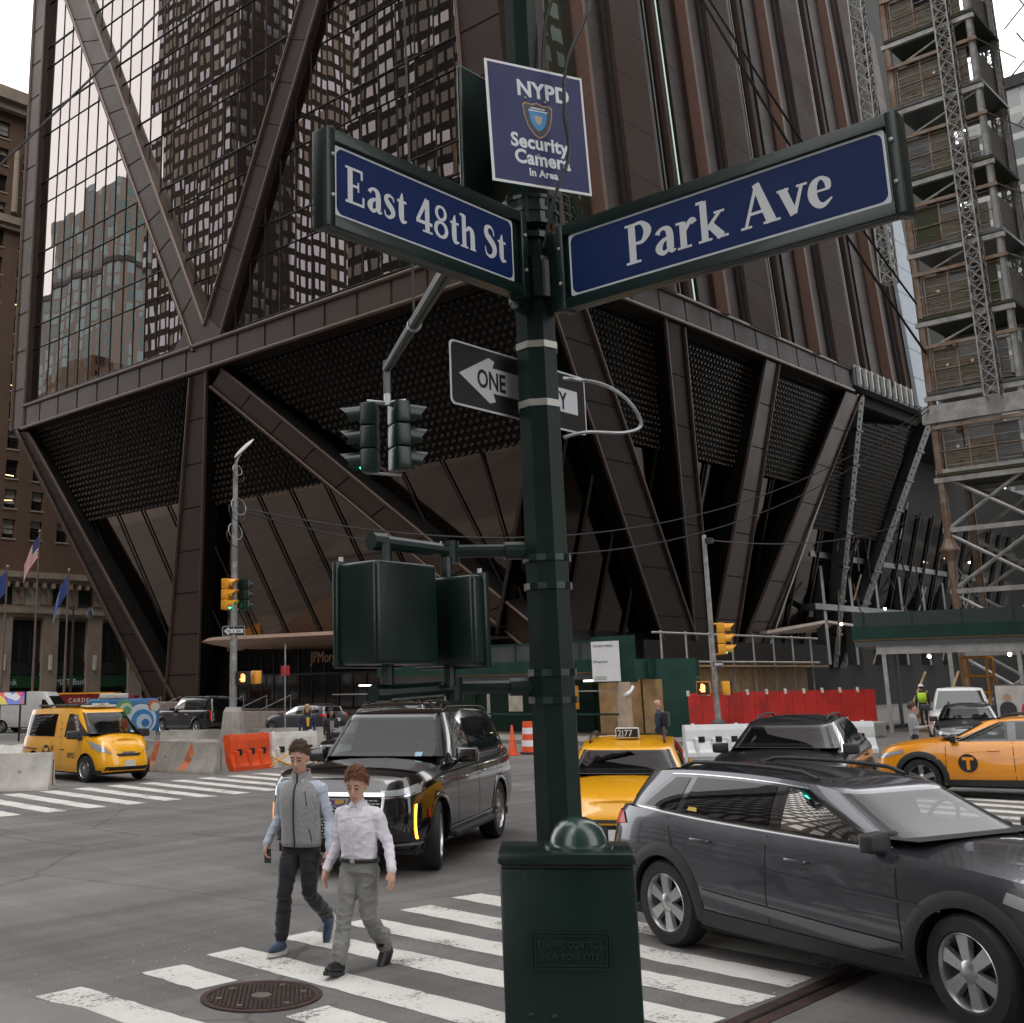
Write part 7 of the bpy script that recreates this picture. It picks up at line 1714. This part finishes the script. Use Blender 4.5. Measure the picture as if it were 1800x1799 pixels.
ph_ar = [((-.02,.22,1.12),(.24,.10,1.14)),((-.02,-.22,1.12),(.24,-.06,1.14))]
w1, kk = bystander('woman with long blonde hair in dark jacket over a yellow top by the median', (26.0,29.05,0), (-.5,-.86), 1.74, M['bluecloth'], M['black_cloth'], M['hair_bl'], longhair=True)
MB().prism([V(.135,-.05,1.36),V(.135,.05,1.36),V(.14,.035,1.08),V(.14,-.035,1.08)], (.006,0,0)).build('yellow_top', M['yellow_cloth'], w1)
w2, kk = bystander('dark-haired woman in a floral blouse and dark cardigan beside the blonde one', (26.55,28.5,0), (-.5,-.86), 1.60, M['black_cloth'], M['black_cloth'], M['hair_dk'], 'skin2', longhair=True)
MB().prism([V(.128,-.07,1.24),V(.128,.07,1.24),V(.132,.06,.86),V(.132,-.06,.86)], (.006,0,0)).build('blouse', M['floral'], w2)
m3, kk = bystander('bald man in a navy suit with a dark backpack in front of the plywood boards', (30.7,18.85,0), (-.25,.97), 1.72, M['bluecloth'], M['black_cloth'], M['skin'], legsp=.15)
MB().bbox(-.30,-.15,1.0,-.10,.15,1.42,.05).build('backpack', M['black_cloth'], m3, smooth=40)
m4, kk = bystander('young man in a light grey jacket looking at a phone beside the amber taxi', (30.0,11.3,0), (.45,-.89), 1.66, M['grey_cloth'], M['black_cloth'], M['hair_br'], arms=ph_ar, legsp=.1)
MB().box(.30,-.03,1.10,.31,.05,1.24).build('phone', M['blackgloss'], m4)
m5, kk = bystander('site worker in hi-vis vest and white helmet on the timber stair', (50.4,18.5,.25), (.9,.3), 1.74, M['black_cloth'], M['black_cloth'], M['hair_dk'], helmet=M['white'], arms=None)
loft_child('hi_vis_vest', [ring_pts(0,0,z,rx,ry,24) for z, rx, ry in ((1.02,.115,.165),(1.2,.135,.18),(1.36,.125,.19),(1.42,.09,.14))], M['hivis'], m5)
m6, kk = bystander('road worker in an orange-yellow vest beyond the taxi van', (30.6,52.2,0), (.5,.8), 1.74, M['yellow_cloth'], M['bluecloth'], M['hair_dk'], helmet=M['signblue'])
# ================================================================= barriers, cones, works clutter, wires
def jersey(label, x, y, rz, L_=3.0, mt=None, stripe=None, h=.86):
    t = thing('concrete_barrier', label, 'barrier', (x,y,0), rz)
    prof = [(-.30,0),(-.30,.08),(-.17,.30),(-.09,h),(.09,h),(.17,.30),(.30,.08),(.30,0)]
    rows = []
    for i in range(13):
        xx = -L_/2+L_*i/12; rows.append([V(xx+(.0), yy+noise.noise(V(xx*1.3+x,yy*4,zz*3))*.012, zz+(noise.noise(V(xx*2+y,zz*5,3))*.01 if zz > .02 else 0)) for yy, zz in prof])
    mb = MB().grid(rows); n = len(prof)
    mb.add(rows[0], [tuple(range(n))]); mb.add(rows[-1], [tuple(range(n-1,-1,-1))]); o = mb.build('block', mt or M['concrete'], t, smooth=35); fix_normals(o)
    for xx in (-L_/2-.01, L_/2+.01): MB().box(xx-.012,-.02,.1,xx+.012,.02,.7).build('end_joint', M['rust'], t)
    for xx in (-.6,.55): MB().lathe([(.05,0),(.05,.02),(.02,.03)], (xx,-.14,.45), (0,-1,.2), 8).build('lifting_eye', M['concrete'], t)
    if stripe:
        for (a, b) in stripe:
            for sd in (1,-1):
                q = [V(a,sd*.303,.08),V(a+b,sd*.303,.08),V(a+b+.12,sd*.173,.30),V(a+.12,sd*.173,.30),V(a+.35,sd*.094,h-.01),V(a+b+.35,sd*.094,h-.01)]
                mb = MB().add([q[0],q[1],q[2],q[3],q[5],q[4]], [(0,1,2,3),(3,2,4,5)]); mb.build('painted_band', mat('faded_orange', (.55,.17,.08), .8, var=.35, scale=6) if 'faded_orange' not in bpy.data.materials else bpy.data.materials['faded_orange'], t)
    return t
pale = mat('pale_concrete', (.45,.43,.4), .8, var=.3, scale=1.4, bump=.3, bscale=16)
jersey('pale scraped concrete barrier at the taxi van rear wheel', 14.3,27.1,radians(-48), 2.6, pale)
jersey('stained concrete barrier with a faded orange band beside the taxi van nose', 20.5,28.2,radians(-86), 3.2, None, [(-1.45,.3),(.1,.32)])
jersey('short pale concrete barrier butted behind the orange-banded one', 21.2,28.6,radians(-70), 1.6, pale)
for i, (x, y, lab) in enumerate(((22.6,35.6,'weathered concrete barrier before the painted tank'),(25.4,33.4,'weathered concrete barrier before the lamp post pedestal'),(28.1,31.2,'weathered concrete barrier before the grey suv at the kerb'))):
    jersey(lab, x, y, radians(-39), 3.4, None, None, .95)
def plastic_barrier(label, x, y, rz, mt, L_=1.8, h=1.0):
    t = thing('plastic_barrier', label, 'barrier', (x,y,0), rz); mb = MB()
    prof = [(-.28,0),(-.28,.12),(-.22,.22),(-.14,.46),(-.15,.55),(-.15,h-.16),(-.12,h),(.12,h),(.15,h-.16),(.15,.55),(.14,.46),(.22,.22),(.28,.12),(.28,0)]; n = len(prof)
    mb.prism([V(-L_/2,yy,zz) for yy, zz in prof], (L_,0,0)); o = mb.build('shell', mt, t); fix_normals(o)
    for xx in (-.5,.05,.55):
        for sd in (1,-1): MB().bbox(xx-.10,sd*.155-.03,.42,xx+.10,sd*.155+.03,.60,.02).build('fork_pocket', M['cardark'], t); MB().bbox(xx-.24,sd*.20-.09,.02,xx-.14,sd*.20+.09,.55,.03).build('rib', mt, t)
    for xx in (-.7,.7): MB().cyl((xx,0,h-.01),(xx,0,h+.04),.05,n=10).build('filler_cap', mt, t)
    return t
plastic_barrier('bright orange water-filled plastic barrier at the end of the crosswalk', 22.3,27.55,radians(10), M['orange'])
plastic_barrier('dirty white plastic barrier next to the bright orange one', 24.0,27.5,radians(-4), M['white_d'], 1.7)
plastic_barrier('orange plastic barrier leaning at the outer end of the pale scraped concrete one', 12.9,27.6,radians(-48), M['orange'], 1.4)
for i, lab in enumerate(('white plastic barrier right at the foot of the slim signal pole','white plastic barrier hidden mostly behind the navy suv','white plastic barrier showing between the navy suv and the amber taxi')): plastic_barrier(lab, 34.0+1.55*i,18.9-1.35*i,radians(-41), M['white'], 2.0, .95)['group'] = 'white plastic barriers before the red fence'
# cone and drum
t = thing('traffic_cone', 'tall orange traffic cone beside the striped drum', 'traffic cone', (31.4,24.9,0)); MB().lathe([(.15,.04),(.03,.95),(.02,.97)], (0,0,0), (0,0,1), 16).build('cone', M['orange'], t, smooth=40); MB().bbox(-.19,-.19,0,.19,.19,.04,.01).build('base', M['orange'], t)
t = thing('traffic_drum', 'orange and white striped channelizing drum beside the cone', 'drum', (32.15,24.75,0))
for i in range(5): MB().lathe([(.30-.018*i,.06+.2*i),(.29-.018*i,.06+.2*(i+1))], (0,0,0), (0,0,1), 20, cap=(i==4)).build('band', M['orange'] if i % 2 == 0 else M['white'], t, smooth=40)
MB().lathe([(.36,0),(.36,.06),(.30,.08)], (0,0,0), (0,0,1), 20).build('base', M['rubber'], t)
# painted tank with swirls (street works), red waste truck, rubble bags
t = thing('painted_tank', 'blue mural-painted tank with white and green swirls behind the concrete barriers', 'tank', (28.4,43.4,0), atan2(-.55,.83))
MB().bbox(-1.5,-.8,.55,1.5,.8,2.0,.2).build('shell', mat('mural_blue', (.03,.13,.30), .5, var=.2, scale=2), t, smooth=40)
def disc(x, z, r, c, k, y=-.805): o = MB().lathe([(r,0),(r*.97,.004+.003*k),(0,.004+.003*k)], (x,y,z), (0,-1,0), 22, cap=False).build('painted_disc', shmat('mural_%d_%d' % (int(x*100),k), c), t)
for (x, z, r, cs) in ((-.85,1.22,.58,((.5,.58,.65),(.04,.18,.42),(.45,.55,.62),(.03,.14,.35))),(.75,1.15,.62,((.5,.58,.65),(.04,.2,.45),(.4,.5,.6),(.03,.14,.35))),(.05,1.62,.34,((.12,.32,.12),(.5,.55,.45),(.1,.3,.14))),(-.05,.9,.34,((.5,.3,.08),(.55,.5,.35),(.5,.28,.06))),(1.25,1.7,.25,((.5,.12,.04),(.5,.5,.45)))):
    for k, c in enumerate(cs): disc(x+.06*k, z-.05*k, r*(1-.24*k), c, k)
for (x, y) in ((-1,-.7),(1,-.7),(-1,.7),(1,.7)): MB().lathe([(.3,-.1),(.32,0),(.3,.1)], (x,y,.32), (0,1,0), 16).build('tyre', M['rubber'], t)
MB().bbox(-1.0,-.6,2.0,.2,.6,2.22,.06).build('lid', M['white_d'], t)
t = thing('waste_truck', 'dark red skip truck lettered CARDELLA in front of the limestone shops', 'truck', (45.6,73,0), atan2(-.75,.66)); t.scale = (.66,.66,.75)
MB().bbox(-4.3,-1.2,1.2,2.2,1.2,3.0,.04).build('skip', mat('dark_red', (.16,.008,.01), .5, var=.3), t); MB().box(-4.35,-1.25,2.95,2.25,1.25,3.08).build('rim', M['yellowpaint'], t)
for i in range(9): MB().box(-4.1+.75*i,-1.26,1.25,-4.0+.75*i,-1.2,2.95).build('rib', bpy.data.materials['dark_red'], t)
MB().bbox(2.5,-1.1,.8,4.3,1.1,2.75,.12).build('cab', bpy.data.materials['dark_red'], t, smooth=40); MB().box(2.8,-1.12,1.8,3.9,-1.10,2.5).build('cab_window', M['cglass'], t); MB().box(-4.2,-.9,.7,4.2,.9,1.2).build('chassis', M['cardark'], t)
text_obj('lettering', 'CARDELLA', .55, M['signwhite'], t, frame((-2.7,-1.27,2.2),(1,0,0),(0,0,1)), ext=.003, sx=1.05, spacing=1.3)
for x in (-3,-1.8,3.2): MB().lathe([(.2,-1.2),(.5,-1.18),(.5,-.9)], (x,0,.5), (0,1,0), 18).build('wheel', M['rubber'], t)
for i, (x, y, r, c) in enumerate(((19.4,36.5,.75,'white_d'),(20.5,37.6,.7,'white_d'),(18.6,38,.7,'greenshed'),(24.4,36.8,.6,'concrete'),(25.6,36,.5,'concrete'),(23.2,38,.65,'concrete'))):
    bm = bmesh.new(); bmesh.ops.create_icosphere(bm, subdivisions=3, radius=1)
    for v in bm.verts: v.co = V(v.co.x*r,v.co.y*r,max(-.05,v.co.z*r*.75))*(1+.25*noise.noise(v.co*2.2+V(i*3,0,0)))
    o = MB().bm(bm, Matrix.Translation((0,0,.05))).build('rubble_bag', M[c], None, smooth=50); o.location = (x,y,0); tag(o, ['lumpy white rubble bag nearest the van tail','lumpy white rubble bag behind its neighbour','green rubble bag behind the van','heap of broken concrete left of the median wall','small heap of broken concrete by the wall','heap of broken concrete behind the wall'][i], 'rubble')
t = thing('advert_box', 'small bright advert box lit on a taxi roof beyond the yellow van', 'advert box', (28.6,53.5,0), atan2(-.72,.69)) 
MB().bbox(-.75,-.12,1.75,.75,.12,2.4,.03).build('case', M['plastic'], t)
def ad_mat(nm, sc, cols):
    mt = bpy.data.materials.new(nm); mt.use_nodes = True; n = mt.node_tree.nodes; L = mt.node_tree.links; p = n['Principled BSDF']; p.inputs['Roughness'].default_value = .4
    tc = n.new('ShaderNodeTexCoord'); vo = n.new('ShaderNodeTexVoronoi'); vo.inputs['Scale'].default_value = sc; r = n.new('ShaderNodeValToRGB'); r.color_ramp.interpolation = 'CONSTANT'
    L.new(tc.outputs['Object'], vo.inputs['Vector']); L.new(vo.outputs['Color'], r.inputs[0]); L.new(r.outputs[0], p.inputs['Base Color'])
    for i, c in enumerate(cols):
        e = r.color_ramp.elements[i] if i < 2 else r.color_ramp.elements.new(i/len(cols)); e.position = i/len(cols); e.color = (*c,1)
    L.new(r.outputs[0], p.inputs['Emission Color']); p.inputs['Emission Strength'].default_value = .25
    return mt
MB().box(-.72,-.126,1.79,.72,-.121,2.36).build('poster', ad_mat('poster_a', 3.2, [(.3,.08,.4),(.55,.12,.1),(.55,.45,.1),(.15,.2,.45),(.5,.5,.55)]), t)
for (x, y) in ((-.5,0),(.5,0)): MB().cyl((x,y,0),(x,y,1.78),.05,n=8).build('leg', M['plastic'], t)
t = thing('advert_board', 'pale poster board with figures in red and dark clothes behind the amber taxi', 'advert board', (33.8,9.3,0), atan2(-.95,.3))
MB().bbox(-1.2,-.1,1.15,1.2,.1,2.05,.02).build('case', M['plastic'], t); MB().box(-1.16,-.106,1.18,1.16,-.101,2.02).build('poster', mat('poster_pale', (.45,.42,.4), .5, var=.3, scale=1.5), t)
for i, (x, c) in enumerate(((-.9,(.03,.03,.04)),(-.4,(.45,.03,.05)),(.15,(.4,.05,.07)),(.7,(.04,.04,.06)))):
    mb = MB(); mb.lathe([(.2,0),(.2,.003),(0,.003)], (x,-.106,1.42), (0,-1,0), 14, cap=False); mb.box(x-.2,-.1085,1.18,x+.2,-.106,1.42); mb.build('poster_figure', shmat('poster_fig%d' % i, c), t); MB().lathe([(.10,0),(.10,.003),(0,.003)], (x,-.106,1.72), (0,-1,0), 12, cap=False).build('poster_head', shmat('poster_skin%d' % i, (.4,.25,.18)), t)
for x in (-.9,.9): MB().cyl((x,0,0),(x,0,1.2),.05,n=8).build('leg', M['plastic'], t)
t = thing('small_sign', 'small red street notice on a thin post by the grey suv', 'sign', (36.4,42.2,.15)); MB().cyl((0,0,0),(0,0,4.2),.04,n=8).build('post', M['polegrey'], t); MB().box(-.03,-.28,2.75,.03,.28,3.2).build('plate', mat('red_sign', (.5,.02,.02), .5, var=.05), t)
t = thing('concrete_column', 'short rough concrete column with a white chain beside the man in navy', 'column', (33.2,21.6,0)); MB().lathe([(.24,0),(.22,1.4),(.2,2.3)], (0,0,0), (0,0,1), 6).build('shaft', mat('tan_concrete', (.4,.3,.22), .8, var=.25, bump=.2), t); MB().tube([(-.28+.5*i/8,-.2,1.9+.25*(i/8)**2) for i in range(9)], .06, 6).build('white_sleeve', M['white'], t)
# hose coil and warning lamp near the median
tag(MB().tube(catmull([(22.9,27.2,.05),(23.3,27.0,.35),(23.8,27.05,.4),(24.2,26.9,.2),(24.5,27.1,.03),(23.7,27.1,.03),(23.1,27.3,.3)],6), .025, 6).build('yellow_hose', M['yellowpaint'], smooth=60), 'loose yellow hose in front of the dirty white barrier', 'hose')
t = thing('warning_lamp', 'amber warning lamp standing on the median wall below the lamp post', 'lamp', (22.9,34.9,.93)); MB().bbox(-.1,-.1,0,.1,.1,.12,.02).build('base', M['yellowpaint'], t); MB().lathe([(.09,.12),(.1,.3),(.05,.42)], (0,0,0), (0,0,1), 12).build('lens', M['orange'], t, smooth=40)
# wires
wire('thin overhead wire slung from the median lamp post towards the hoist, upper one', (25.4,32.2,8.6), (66.4,22,17.2), 3.6, .03)
wire('thin overhead wire slung from the median lamp post towards the hoist, lower one', (25.4,32.2,8.5), (66.4,22,17.0), 4.3, .03)
wire('wire from the slim signal pole top to the hoist leg', (35.9,19.8,7.0), (66.4,22,11.6), .9, .025)
wire('dark wire crossing the sky corner by the brick building', (10.0,29.0,11.2), (20.6,22.6,27.0), .3, .035)
wire('dark cable pair falling past the side facade, upper strand', (40,22.6,36.0), (66.3,22.1,23.0), .6, .06)
wire('dark cable pair falling past the side facade, lower strand', (39.4,22.6,36.2), (66.3,21.9,20.0), .8, .07)
